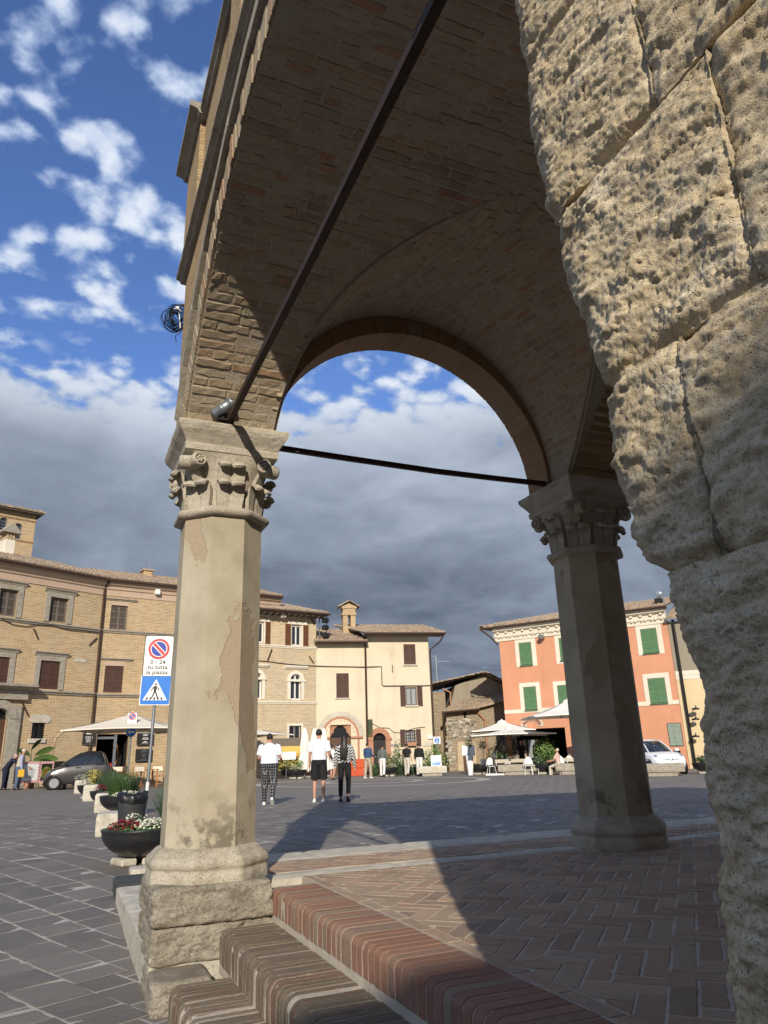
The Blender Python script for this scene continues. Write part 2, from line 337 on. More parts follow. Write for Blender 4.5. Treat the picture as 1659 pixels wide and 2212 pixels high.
plain('canvas_white', (0.80, 0.77, 0.68), 0.9, var=0.05)
plain('parasol_frame', (0.06, 0.06, 0.065), 0.45, 0.5)
plain('white_plastic', (0.78, 0.78, 0.76), 0.4, var=0.03)
plain('chair_wood', (0.42, 0.17, 0.055), 0.55, var=0.25)
plain('zinc', (0.27, 0.29, 0.31), 0.45, 0.7, var=0.25)
plain('bin_paint', (0.048, 0.052, 0.055), 0.5, 0.2, var=0.15)
plain('bin_bag', (0.010, 0.010, 0.011), 0.38, spec=0.5)
plain('black_paint', (0.012, 0.012, 0.012), 0.5)
plain('sign_white', (0.80, 0.79, 0.74), 0.45, var=0.03)
plain('sign_blue', (0.008, 0.17, 0.60), 0.4, var=0.03)
plain('sign_navy', (0.01, 0.03, 0.33), 0.4, var=0.03)
plain('sign_red', (0.52, 0.02, 0.03), 0.4, var=0.03)
plain('board_dark', (0.022, 0.018, 0.016), 0.55)
plain('leaf_dark', (0.032, 0.068, 0.022), 0.6, var=0.4, scale=30)
plain('leaf_mid', (0.062, 0.125, 0.035), 0.6, var=0.4, scale=30)
plain('leaf_light', (0.13, 0.22, 0.055), 0.6, var=0.35, scale=30)
plain('leaf_yellow', (0.42, 0.36, 0.09), 0.6, var=0.3, scale=30)
plain('leaf_blue', (0.055, 0.10, 0.048), 0.6, var=0.4, scale=30)
plain('flower_white', (0.74, 0.72, 0.58), 0.7, var=0.08)
plain('flower_red', (0.22, 0.018, 0.02), 0.6, var=0.3, scale=40)
plain('stall_red', (0.52, 0.085, 0.03), 0.8, var=.3, scale=8)
plain('cable_blue', (0.015, 0.07, 0.22), 0.4)
plain('old_shutter', (0.075, 0.058, 0.046), 0.8, var=.4, scale=10)
plain('alch_red', (0.26, 0.06, 0.025), 0.8)
plain('soil', (0.035, 0.025, 0.018), 0.95)
plain('skin', (0.50, 0.28, 0.19), 0.6, var=0.08)
plain('hair_dark', (0.014, 0.010, 0.008), 0.5, var=0.3)
plain('hair_grey', (0.42, 0.40, 0.38), 0.7)
plain('rubber', (0.015, 0.015, 0.015), 0.85)
plain('glass_lamp', (0.55, 0.60, 0.63), 0.12, 0.7)
def m_glass(name, col, rough=0.05):
    n = NB(name); n.out(col, rough, spec=0.7)
m_glass('pane', (0.03, 0.035, 0.04)); m_glass('car_glass', (0.02, 0.025, 0.03)); m_glass('pane_light', (0.30, 0.32, 0.33), 0.25)
def m_paint(name, col, metal=0.4):
    n = NB(name); n.out(col, 0.32, metal=metal, spec=0.5, **{'Coat Weight': 0.6, 'Coat Roughness': 0.06})
m_paint('paint_grey', (0.10, 0.095, 0.092), 0.6); m_paint('paint_dark', (0.022, 0.023, 0.028), 0.3); m_paint('paint_white', (0.74, 0.76, 0.78), 0.0); m_paint('alloy', (0.55, 0.55, 0.56), 0.9)

# ------------------------------------------------------------------ mesh builder
class MB:
    def __init__(s): s.v = []; s.f = []; s.mi = []; s.sm = []
    def add(s, vs, fs, mi=0, sm=False):
        b = len(s.v); s.v.extend([tuple(map(float, p)) for p in vs])
        for f in fs: s.f.append(tuple(b + i for i in f)); s.mi.append(mi); s.sm.append(sm)
        return s
    def box(s, x0, x1, y0, y1, z0, z1, mi=0):
        return s.add([(x0, y0, z0), (x1, y0, z0), (x1, y1, z0), (x0, y1, z0), (x0, y0, z1), (x1, y0, z1), (x1, y1, z1), (x0, y1, z1)],
                     [(3, 2, 1, 0), (4, 5, 6, 7), (0, 1, 5, 4), (1, 2, 6, 5), (2, 3, 7, 6), (3, 0, 4, 7)], mi)
    def rbox(s, x0, x1, y0, y1, z0, z1, b=0.02, mi=0):                # box with its twelve edges cut
        xs, ys, zs = (x0, x1), (y0, y1), (z0, z1); vs = []; idx = {}
        for i in (0, 1):
            for j in (0, 1):
                for k in (0, 1):
                    sx, sy, sz = (b if i == 0 else -b), (b if j == 0 else -b), (b if k == 0 else -b)
                    for a in range(3):
                        p = [xs[i] + sx, ys[j] + sy, zs[k] + sz]; p[a] = (xs[i], ys[j], zs[k])[a]; idx[(i, j, k, a)] = len(vs); vs.append(p)
        F = []
        g = lambda i, j, k, a: idx[(i, j, k, a)]
        for i in (0, 1):
            F.append([g(i, 0, 0, 0), g(i, 1, 0, 0), g(i, 1, 1, 0), g(i, 0, 1, 0)][::1 if i else -1])
            F.append([g(0, i, 0, 1), g(0, i, 1, 1), g(1, i, 1, 1), g(1, i, 0, 1)][::1 if i else -1])
            F.append([g(0, 0, i, 2), g(1, 0, i, 2), g(1, 1, i, 2), g(0, 1, i, 2)][::1 if i else -1])
        for i in (0, 1):
            for j in (0, 1):
                F.append([g(i, j, 0, 0), g(i, j, 1, 0), g(i, j, 1, 1), g(i, j, 0, 1)]); F.append([g(i, 0, j, 0), g(i, 1, j, 0), g(i, 1, j, 2), g(i, 0, j, 2)]); F.append([g(0, i, j, 1), g(1, i, j, 1), g(1, i, j, 2), g(0, i, j, 2)])
                for k in (0, 1): F.append([g(i, j, k, 0), g(i, j, k, 1), g(i, j, k, 2)])
        return s.add(vs, F, mi)
    def prism(s, poly, axis, a, b, mi=0, sm=False):                   # polygon in two axes pulled along the third
        n = len(poly); f = {'x': lambda p, t: (t, p[0], p[1]), 'y': lambda p, t: (p[0], t, p[1]), 'z': lambda p, t: (p[0], p[1], t)}[axis]
        vs = [f(p, a) for p in poly] + [f(p, b) for p in poly]
        fs = [tuple(range(n))[::-1], tuple(range(n, 2 * n))] + [(i, (i + 1) % n, n + (i + 1) % n, n + i) for i in range(n)]
        return s.add(vs, fs, mi, sm)
    def tube(s, pts, r, n=8, mi=0, caps=True, sm=True):
        P = [Vector(p) for p in pts]; k = len(P); rr = r if hasattr(r, '__len__') else [r] * k; vs = []; fs = []
        up = Vector((0, 0, 1)); prev = None
        for i in range(k):
            t = (P[min(i + 1, k - 1)] - P[max(i - 1, 0)]).normalized()
            if prev is None:
                a = t.orthogonal().normalized()
            else:
                a = (prev - t * prev.dot(t)); a = a.normalized() if a.length > 1e-6 else t.orthogonal().normalized()
            prev = a; b = t.cross(a)
            for j in range(n):
                q = 2 * math.pi * j / n; vs.append(P[i] + (a * math.cos(q) + b * math.sin(q)) * rr[i])
        for i in range(k - 1):
            for j in range(n): fs.append((i * n + j, i * n + (j + 1) % n, (i + 1) * n + (j + 1) % n, (i + 1) * n + j))
        s.add(vs, fs, mi, sm)
        if caps: s.add(vs[:n], [tuple(range(n))[::-1]], mi); s.add(vs[-n:], [tuple(range(n))], mi)
        return s
    def bar(s, p, q, w, h=None, mi=0):                                # square bar between two points
        h = h or w; P, Q = Vector(p), Vector(q); t = (Q - P).normalized(); a = t.cross(Vector((0, 0, 1)))
        a = a.normalized() if a.length > 1e-4 else Vector((1, 0, 0)); b = a.cross(t).normalized()
        vs = [X + a * i * w / 2 + b * j * h / 2 for X in (P, Q) for i, j in ((-1, -1), (1, -1), (1, 1), (-1, 1))]
        return s.add(vs, [(0, 1, 2, 3), (7, 6, 5, 4), (0, 4, 5, 1), (1, 5, 6, 2), (2, 6, 7, 3), (3, 7, 4, 0)], mi)
    def lathe(s, prof, n=24, mi=0, c=(0, 0, 0), sm=True, ang=2 * math.pi, sx=1, sy=1):
        k = len(prof); vs = []; fs = []
        for r, z in prof:
            for j in range(n):
                q = ang * j / n; vs.append((c[0] + r * math.cos(q) * sx, c[1] + r * math.sin(q) * sy, c[2] + z))
        for i in range(k - 1):
            for j in range(n): fs.append((i * n + j, i * n + (j + 1) % n, (i + 1) * n + (j + 1) % n, (i + 1) * n + j))
        s.add(vs, fs, mi, sm)
        if prof[0][0] > 1e-5: s.add(vs[:n], [tuple(range(n))[::-1]], mi)
        if prof[-1][0] > 1e-5: s.add(vs[-n:], [tuple(range(n))], mi)
        return s
    def loft(s, rings, mi=0, sm=True, caps=True, closed=True):
        n = len(rings[0]); vs = [p for r in rings for p in r]; fs = []
        m = n if closed else n - 1
        for i in range(len(rings) - 1):
            for j in range(m): fs.append((i * n + j, i * n + (j + 1) % n, (i + 1) * n + (j + 1) % n, (i + 1) * n + j))
        s.add(vs, fs, mi, sm)
        if caps: s.add(rings[0], [tuple(range(n))[::-1]], mi, sm); s.add(rings[-1], [tuple(range(n))], mi, sm)
        return s
    def grid(s, P, mi=0, sm=True, flip=False):                        # P: array (a, b, 3)
        a, b = P.shape[:2]; vs = P.reshape(-1, 3); fs = []
        for i in range(a - 1):
            for j in range(b - 1):
                q = (i * b + j, i * b + j + 1, (i + 1) * b + j + 1, (i + 1) * b + j); fs.append(q[::-1] if flip else q)
        return s.add(vs, fs, mi, sm)
    def xf(s, M, start=0):
        for i in range(start, len(s.v)): s.v[i] = tuple(M @ Vector(s.v[i]))
        return s
    def mesh(s, name, mats):
        me = bpy.data.meshes.new(name); me.from_pydata(s.v, [], s.f)
        for m in (mats if isinstance(mats, (list, tuple)) else [mats]): me.materials.append(MATS[m] if isinstance(m, str) else m)
        me.polygons.foreach_set('material_index', s.mi); me.polygons.foreach_set('use_smooth', s.sm); me.update(); return me
    def build(s, name, mats, parent=None, **kw): return put(name, s.mesh(name, mats), parent, **kw)

def put(name, me, parent=None, label=None, cat=None, group=None, kind=None, mw=None):
    o = bpy.data.objects.new(name, me); COL.objects.link(o)
    if parent is not None: o.parent = parent
    if mw is not None: o.matrix_local = mw
    tag(o, label, cat, group, kind); return o
def tag(o, label=None, cat=None, group=None, kind=None):
    if label: o['label'] = label
    if cat: o['category'] = cat
    if group: o['group'] = group
    if kind: o['kind'] = kind
    return o
def thing(name, label, cat, loc=(0, 0, 0), rz=0.0, group=None):
    o = bpy.data.objects.new(name, None); COL.objects.link(o); o.location = loc; o.rotation_euler = (0, 0, rz)
    o.empty_display_size = 0.2; return tag(o, label, cat, group)
def dup(root, loc, rz=0.0, label=None, scale=None, parent=None):
    def cp(o, par):
        c = o.copy(); COL.objects.link(c); c.parent = par
        for ch in list(o.children): cp(ch, c)
        return c
    r = cp(root, parent); r.location = loc; r.rotation_euler = (0, 0, rz)
    if label: r['label'] = label
    if scale: r.scale = (scale,) * 3
    return r

# alike pieces: the ones that show largest are objects of their own, the rest one mesh
def brick_mesh(name, mat, l, w, h, bev=0.006, jit=0.003, seed=0):
    rg = np.random.default_rng(seed); b = bev; m = MB()
    x, y, z = l / 2, w / 2, h / 2
    lay = [(-z, 0.0), (z - b, 0.0), (z, b)]; vs = []
    for zz, ins in lay:
        nx = 4
        ring = []
        for i in range(nx + 1): ring.append((-x + ins + (2 * x - 2 * ins) * i / nx, -y + ins, zz))
        for i in range(nx + 1): ring.append((x - ins - (2 * x - 2 * ins) * i / nx, y - ins, zz))
        vs.append([tuple(np.array(p) + rg.normal(0, jit, 3) * (1, 1, .6 if zz > 0 else 0)) for p in ring])
    n = len(vs[0]); m.loft(vs, caps=False, sm=False)
    top = len(m.v) - n
    k = n // 2
    m.add(vs[2], [(i, i + 1, n - 2 - i, n - 1 - i) for i in range(k - 1)])
    return m.mesh(name, mat)
def pieces(items, parent, name, limit=300, stuff='remaining_bricks'):
    """items: (mesh, matrix in the parent's space, size in the picture)"""
    items = sorted(items, key=lambda t: -t[2])
    for me, mw, _ in items[:limit]: put(name, me, parent, mw=mw)
    rest = items[limit:]
    if not rest: return
    cache = {}; V = []; F = []; base = 0; mat = rest[0][0].materials[0]
    for me, mw, _ in rest:
        if me.name not in cache:
            co = np.empty(len(me.vertices) * 3); me.vertices.foreach_get('co', co); cache[me.name] = (co.reshape(-1, 3), [tuple(p.vertices) for p in me.polygons])
        co, fs = cache[me.name]; A = np.array(mw); V.append(co @ A[:3, :3].T + A[:3, 3]); F.extend([tuple(i + base for i in f) for f in fs]); base += len(co)
    me = bpy.data.meshes.new(stuff); me.from_pydata(np.concatenate(V).tolist(), [], F); me.materials.append(mat); me.update()
    put(stuff, me, parent, kind='stuff')
def app_size(p, l):                                                  # rough size in the photograph, 0 when out of it
    d = np.asarray(p, float) - CAM; z = d @ CF
    if z < 0.1: return 0
    u = PW / 2 + FPX * (d @ CR) / z; v = PH / 2 - FPX * (d @ CU) / z
    if u < -60 or u > PW + 60 or v < -60 or v > PH + 60: return 0
    return FPX * l / z
def frame(o, x, y, z): return Matrix(((x[0], y[0], z[0], o[0]), (x[1], y[1], z[1], o[1]), (x[2], y[2], z[2], o[2]), (0, 0, 0, 1)))
# ================================================================== the piazza
def gnormal(x, y):
    e = 0.05; dx = float(gz(x + e, y) - gz(x - e, y)) / (2 * e); dy = float(gz(x, y + e) - gz(x, y - e)) / (2 * e)
    return Vector((-dx, -dy, 1)).normalized()
def make_piazza():
    xs = np.array([-600, -250, -100, -50, -30] + list(range(-20, 60, 2)) + [70, 90, 130, 250, 600], float)
    ys = np.array([-600, -250, -100, -50, -25, -12] + list(np.arange(-6, 16, 0.5)) + list(range(16, 70, 3)) + [90, 130, 250, 600], float)
    X, Y = np.meshgrid(xs, ys, indexing='ij'); P = np.stack([X, Y, gz(X, Y)], -1)
    pz = MB().grid(P, flip=True).build('piazza', 'piazza_paving', kind='structure')
    T = np.array([math.cos(R(-65)), math.sin(R(-65))]); Nn = np.array([math.cos(R(25)), math.sin(R(25))])
    W = 0.385; lens = (0.34, 0.40, 0.47, 0.55); var = {}
    for i, l in enumerate(lens):
        for k in range(4): var[(i, k)] = brick_mesh('slab', 'slate_slab', l - 0.016, W - 0.018, 0.05, 0.004, 0.004, 50 + i * 4 + k)
    items = []; bed = MB(); rg = random.Random(3)
    for q in range(-26, 52):
        qc = 3.13 + q * W; p = -20.0 + rg.random() * 0.4; run = []
        while p < 12:
            i = rg.choice((0, 0, 0, 1, 1, 2, 3)); l = lens[i]; c = T * (p + l / 2) + Nn * (qc + W / 2); x, y = c
            ok = -7 < x < 13 and 2.2 < y < 19.5 and not (x > 0.45 and y < 7.05)
            s = app_size((x, y, float(gz(x, y))), l) if ok else 0
            if ok and s > 0:
                n = gnormal(x, y); ax = Vector((T[0], T[1], 0)); ax = (ax - n * ax.dot(n)).normalized(); ay = n.cross(ax)
                tl = rg.gauss(0, 0.004); z = float(gz(x, y)) - 0.025 + 0.0070 + rg.gauss(0, 0.0010)
                mw = frame((x, y, z), ax, ay, n) @ Matrix.Rotation(rg.gauss(0, 0.004), 4, 'Z') @ Matrix.Rotation(tl * .5, 4, 'X')
                items.append((var[(i, rg.randrange(4))], mw, s)); run.append((p, p + l))
            p += l
        for a, b in run:
            vs = []
            for pp, qq in ((a, qc), (b, qc), (b, qc + W), (a, qc + W)):
                c = T * pp + Nn * qq; vs.append((c[0], c[1], float(gz(c[0], c[1])) + 0.004))
            bed.add(vs, [(0, 1, 2, 3)])
    bed.build('mortar_bed', 'slab_mortar', pz)
    pieces(items, pz, 'slab', 300, 'remaining_slabs')
    # ring of paler stone let into the paving near the far houses
    x0, y0, _ = ground(*cC(1050, 1645)); m = MB()
    for (ra, rb) in ((3.0, 3.35), (1.2, 1.5)):
        n = 64
        for i in range(n):
            a, b = 2 * math.pi * i / n, 2 * math.pi * (i + 1) / n; q = []
            for r, t in ((ra, a), (rb, a), (rb, b), (ra, b)):
                x, y = x0 + r * math.cos(t) * 1.6, y0 + r * math.sin(t) * 1.6; q.append((x, y, float(gz(x, y)) + 0.006))
            m.add(q, [(0, 1, 2, 3)])
    m.build('paving_ring', 'slab_mortar', pz)
    return pz
PIAZZA = make_piazza()

# ================================================================== loggia floor
def clip_poly(poly, a, b, c):                                        # keep a*x + b*y >= c
    out = []
    for i in range(len(poly)):
        p, q = poly[i], poly[(i + 1) % len(poly)]; dp = a * p[0] + b * p[1] - c; dq = a * q[0] + b * q[1] - c
        if dp >= 0: out.append(p)
        if (dp >= 0) != (dq >= 0): t = dp / (dp - dq); out.append((p[0] + (q[0] - p[0]) * t, p[1] + (q[1] - p[1]) * t))
    return out
def herringbone(parent, x0, x1, y0, y1, W, mat, limit, skip=None, seed=1):
    rg = random.Random(seed); c45 = math.sqrt(.5); n = 3; J = 0.011; items = []
    full = [brick_mesh('brick', mat, n * W - J, W - J, 0.05, 0.004, 0.0022, 80 + seed * 10 + k) for k in range(6)]
    cx, cy = (x0 + x1) / 2, (y0 + y1) / 2; K = int(max(x1 - x0, y1 - y0) / W) + 6
    for i in range(-K, K):
        for j in range(-K, K):
            m = (i - j) % (2 * n)
            if m == 0: a, b, la, lb = i, j, n, 1
            elif m == 2 * n - 1: a, b, la, lb = i, j, 1, n
            else: continue
            cor = [(a * W + J / 2, b * W + J / 2), ((a + la) * W - J / 2, b * W + J / 2), ((a + la) * W - J / 2, (b + lb) * W - J / 2), (a * W + J / 2, (b + lb) * W - J / 2)]
            wp = [(cx + c45 * (p + q), cy + c45 * (q - p)) for p, q in cor]
            mx = sum(p[0] for p in wp) / 4; my = sum(p[1] for p in wp) / 4
            if mx < x0 - .3 or mx > x1 + .3 or my < y0 - .3 or my > y1 + .3: continue
            if skip and skip(mx, my): continue
            s = app_size((mx, my, 0), n * W)
            if s == 0: continue
            inside = all(x0 <= p[0] <= x1 and y0 <= p[1] <= y1 for p in wp)
            dz = max(-.001, min(.0015, rg.gauss(0, 0.0012)))
            if inside:
                ang = math.atan2(wp[1][1] - wp[0][1], wp[1][0] - wp[0][0]) + (0 if la == n else math.pi / 2) + rg.gauss(0, 0.006)
                items.append((rg.choice(full), Matrix.Translation((mx, my, -0.025 + dz)) @ Matrix.Rotation(ang, 4, 'Z') @ Matrix.Rotation(rg.gauss(0, .003), 4, 'X'), s))
            else:
                pl = clip_poly(clip_poly(clip_poly(clip_poly(wp, 1, 0, x0), -1, 0, -x1), 0, 1, y0), 0, -1, -y1)
                if len(pl) < 3: continue
                ar = abs(sum(pl[k][0] * pl[(k + 1) % len(pl)][1] - pl[(k + 1) % len(pl)][0] * pl[k][1] for k in range(len(pl)))) / 2
                if ar < 4e-4: continue
                ox, oy = pl[0]; mm = MB().prism([(p[0] - ox, p[1] - oy) for p in pl], 'z', -0.05, 0.0)
                if sum(pl[k][0] * pl[(k + 1) % len(pl)][1] - pl[(k + 1) % len(pl)][0] * pl[k][1] for k in range(len(pl))) < 0: mm.f = [f[::-1] for f in mm.f]
                items.append((mm.mesh('brick', mat), Matrix.Translation((ox, oy, dz)), s * .6))
    pieces(items, parent, 'brick', limit)

XN = 1.42                                                           # nose of the top step
FLOOR = MB()
FLOOR.box(XN + 0.335, 14.0, -4.0, 5.77, -0.6, -0.0030)
FLOOR.box(XN + 0.335, 14.0, 5.772, 7.19, -0.6, -0.0130)
FLOOR = FLOOR.build('loggia_floor', 'floor_mortar', kind='structure')
herringbone(FLOOR, 1.845, 6.6, 1.2, 5.765, 0.104, 'floor_brick', 300, seed=1)
FLOOR2 = MB().box(1.42, 14, 6.04, 6.66, -0.05, -0.0030).build('outer_walk', 'floor_mortar', kind='structure')
herringbone(FLOOR2, 1.43, 8.5, 6.045, 6.655, 0.104, 'floor_brick', 300, seed=2)
# stretcher row behind the step edge
def stretcher():
    rg = random.Random(5); items = []; vs = [brick_mesh('brick', 'floor_brick', .278, .072, .05, .004, .002, 140 + k) for k in range(4)]; y = 5.62
    while y > 0.9:
        items.append((vs[rg.randrange(4)], Matrix.Translation((1.800 + rg.gauss(0, .002), y, -0.0245 + rg.gauss(0, .001))) @ Matrix.Rotation(R(90), 4, 'Z'), 10)); y -= 0.29
    pieces(items, FLOOR, 'brick', 300)
stretcher()
# white stone strips
def rough_slab(x0, x1, y0, y1, z0, z1, seed, amp=0.006, res=0.045, edge=0.012):
    nx, ny = max(2, int((x1 - x0) / res)), max(2, int((y1 - y0) / res))
    X, Y = np.meshgrid(np.linspace(x0, x1, nx + 1), np.linspace(y0, y1, ny + 1), indexing='ij')
    d = np.minimum(np.minimum(X - x0, x1 - X), np.minimum(Y - y0, y1 - Y)); Z = z1 - edge * np.clip(1 - d / (edge * 2), 0, 1)
    P = np.stack([X, Y, Z], -1); fl = P.reshape(-1, 3); P[..., 2] += (amp * fbm(fl, 7, 4, .55, seed)).reshape(X.shape)
    m = MB().grid(P, flip=True)
    for line in (P[0], P[-1][::-1], P[:, 0][::-1], P[:, -1]):
        lo = line.copy(); lo[:, 2] = z0; m.grid(np.stack([line, lo]), sm=False, flip=True)
    return m
for i, (a, b) in enumerate(((1.40, 2.62), (2.63, 3.62), (3.63, 4.40), (5.12, 6.3), (6.31, 7.6))): rough_slab(a, b, 5.775, 6.035, -0.06, 0.003, i).build('stone_strip', 'white_stone', FLOOR)
for i, (a, b) in enumerate(((1.45, 2.2), (2.21, 3.2), (3.21, 4.4), (4.41, 5.7), (5.71, 7.0), (7.01, 8.3), (8.31, 9.6))): rough_slab(a, b, 6.665, 7.20, -0.62, 0.006, 20 + i, .004).build('kerb_stone', 'white_stone', FLOOR)

# ================================================================== brick steps
def nosed_brick(mat, w, depth, h, rad, seed, jit=0.003):
    rg = np.random.default_rng(seed); prof = [(depth, 0.0)]
    for k in range(6, -1, -1): a = math.pi / 2 * (k / 6); prof.append((rad - rad * math.cos(math.pi / 2 - a) if 0 else rad * (1 - math.sin(math.pi / 2 - a)), -rad + rad * math.sin(a) if 0 else -rad * (1 - math.cos(math.pi / 2 - a))))
    prof = [(depth, 0.0)] + [(rad * (1 - math.sin(t)), -rad * (1 - math.cos(t))) for t in np.linspace(0, math.pi / 2, 7)] + [(0.0, -h)]
    m = MB(); ring = []
    b = 0.0025
    for y, ins in ((-w / 2, b), (-w / 2 + b, 0), (w / 2 - b, 0), (w / 2, b)):
        pts = []
        for i, (x, z) in enumerate(prof):
            nx, nz = (0, 1) if i == 0 else (-1, 0) if i == len(prof) - 1 else (-math.sin((i - 1) / 6 * math.pi / 2), math.cos((i - 1) / 6 * math.pi / 2))
            j = rg.normal(0, jit, 2)
            pts.append((x - nx * ins + j[0] * .6, y, z - nz * ins + j[1] * .6))
        ring.append(pts)
    for r0, r1 in zip(ring[:-1], ring[1:]): m.loft([r0, r1], closed=False, caps=False, sm=True)
    m.f = [f[::-1] for f in m.f]
    n = len(prof)
    for r_, fl in ((ring[0], False), (ring[-1], True)):
        base = [(depth, r_[0][1], -h)]; f = tuple(range(n + 1)); m.add(list(r_) + base, [f if fl else f[::-1]])
    return m.mesh('brick', mat)
def make_steps():
    t = thing('brick_steps', 'worn brick steps with rounded noses beside the left column', 'steps', (1.2, 3.5, -0.56))
    inv = Matrix.Translation((-1.2, -3.5, 0.56)); rg = random.Random(11)
    def course(xn, z, h, depth, mat, w, y0, y1, rad, jit, wob):
        tpl = [nosed_brick(mat, w * f, depth, h, rad, 200 + i, jit) for i, f in enumerate((.89, .91, .87, .90, .85, .92))]
        y = y1 - w / 2; items = []
        while y > y0:
            items.append((rg.choice(tpl), inv @ Matrix.Translation((xn + rg.gauss(0, wob), y, z + rg.gauss(0, wob * .5))) @ Matrix.Rotation(rg.gauss(0, wob * 3), 4, 'Z'), 10)); y -= w
        bed = MB(); bed.add([], [])
        r2 = rad * .9
        q_ = .003
        pr = [(xn + q_, z - h - .06), (xn + q_, z - q_ - rad)] + [(xn + q_ + rad * (1 - math.cos(a)), z - q_ - rad * (1 - math.sin(a))) for a in np.linspace(0.1, math.pi / 2, 9)] + [(xn + depth + .02, z - q_), (xn + depth + .02, z - h - .06)]
        bed.prism([(p[0], p[1]) for p in pr], 'y', y0, y1 - 0.002); bed.xf(inv)
        b = bed.build('step', 'step_mortar', t); pieces(items, b, 'brick', 300)
    course(XN, 0.0, 0.15, 0.325, 'step_brick', 0.0757, 0.9, 5.42, 0.042, 0.0012, 0.0012)
    course(1.065, -0.195, 0.19, 0.36, 'old_step_brick', 0.058, 2.3, 5.30, 0.06, 0.002, 0.0025)
    course(0.715, -0.39, 0.18, 0.36, 'old_step_brick', 0.058, 3.0, 4.96, 0.055, 0.0025, 0.003)
    f = MB().box(XN + .006, XN + .3, 0.9, 5.40, -0.25, -0.15).xf(inv).build('concrete_footing', 'step_mortar', t)
    return t
STEPS = make_steps()

# ================================================================== columns
def octo(r, cx=0, cy=0, z=0):                                       # r: half width across the flats
    k = r * math.tan(math.pi / 8); return [(cx + a, cy + b, z) for a, b in ((r, -k), (r, k), (k, r), (-k, r), (-r, k), (-r, -k), (-k, -r), (k, -r))]
def octo_d(prof, seg=6, seed=0, amp=0.004, cut=None):               # octagonal moulding with worn surface
    rings = []
    for r, z in prof:
        o = octo(r, z=z); ring = []
        for i in range(8):
            p, q = np.array(o[i]), np.array(o[(i + 1) % 8])
            for k in range(seg): ring.append(p + (q - p) * k / seg)
        rings.append(ring)
    A = np.array(rings); fl = A.reshape(-1, 3); nrm = fl.copy(); nrm[:, 2] = 0; nrm /= np.maximum(np.linalg.norm(nrm, axis=1, keepdims=True), 1e-6)
    fl = fl + nrm * (amp * fbm(fl, 9, 4, .55, seed))[:, None]
    return fl.reshape(A.shape)
SHR = 0.312
ZS = 2.70                                                           # top of the shafts
def leaf(w, h, bell, z0, curl, seed=0, tip=0.055):
    """acanthus-like plain leaf: bell(z) gives the distance from the axis; local x across, y outwards"""
    nu, nv = 17, 19; P = np.zeros((nu, nv, 3)); Q = np.zeros((nu, nv, 3))
    for i in range(nu):
        u = -1 + 2 * i / (nu - 1)
        for j in range(nv):
            v = j / (nv - 1)
            tt = max(0.0, (v - .72) / .28); lobe = .62 + .38 * min(1.0, abs(math.sin(u * math.pi * .98)) * 1.25) if abs(u) < .98 else .62
            wid = w / 2 * (0.80 + 0.20 * math.sin(min(1, v / .72) * math.pi / 2)) * (1 - .10 * tt ** 2)
            base = 0.034 + 0.012 * v + 0.008 * u * u - 0.013 * math.exp(-(u / .09) ** 2)
            if tt == 0: z = z0 + h * .86 * v / .72; o = bell(z) + base
            else:
                ag = tt * math.pi * .88; zt = z0 + h * .86; z = zt + tip * .62 * math.sin(ag) * lobe - tip * .30 * tt * tt * lobe; o = bell(zt) + base + tip * .62 * (1 - math.cos(ag)) * lobe
            P[i, j] = (u * wid, o, z); th = 0.035 if tt == 0 else .016; Q[i, j] = (u * wid * .97, o - th, z - (0.014 * tt))
    m = MB(); m.grid(P, flip=True); m.grid(Q)
    for k in (0, nu - 1): m.grid(np.stack([P[k], Q[k]]), flip=(k == 0))
    m.grid(np.stack([P[:, -1], Q[:, -1]]), flip=True)
    return m
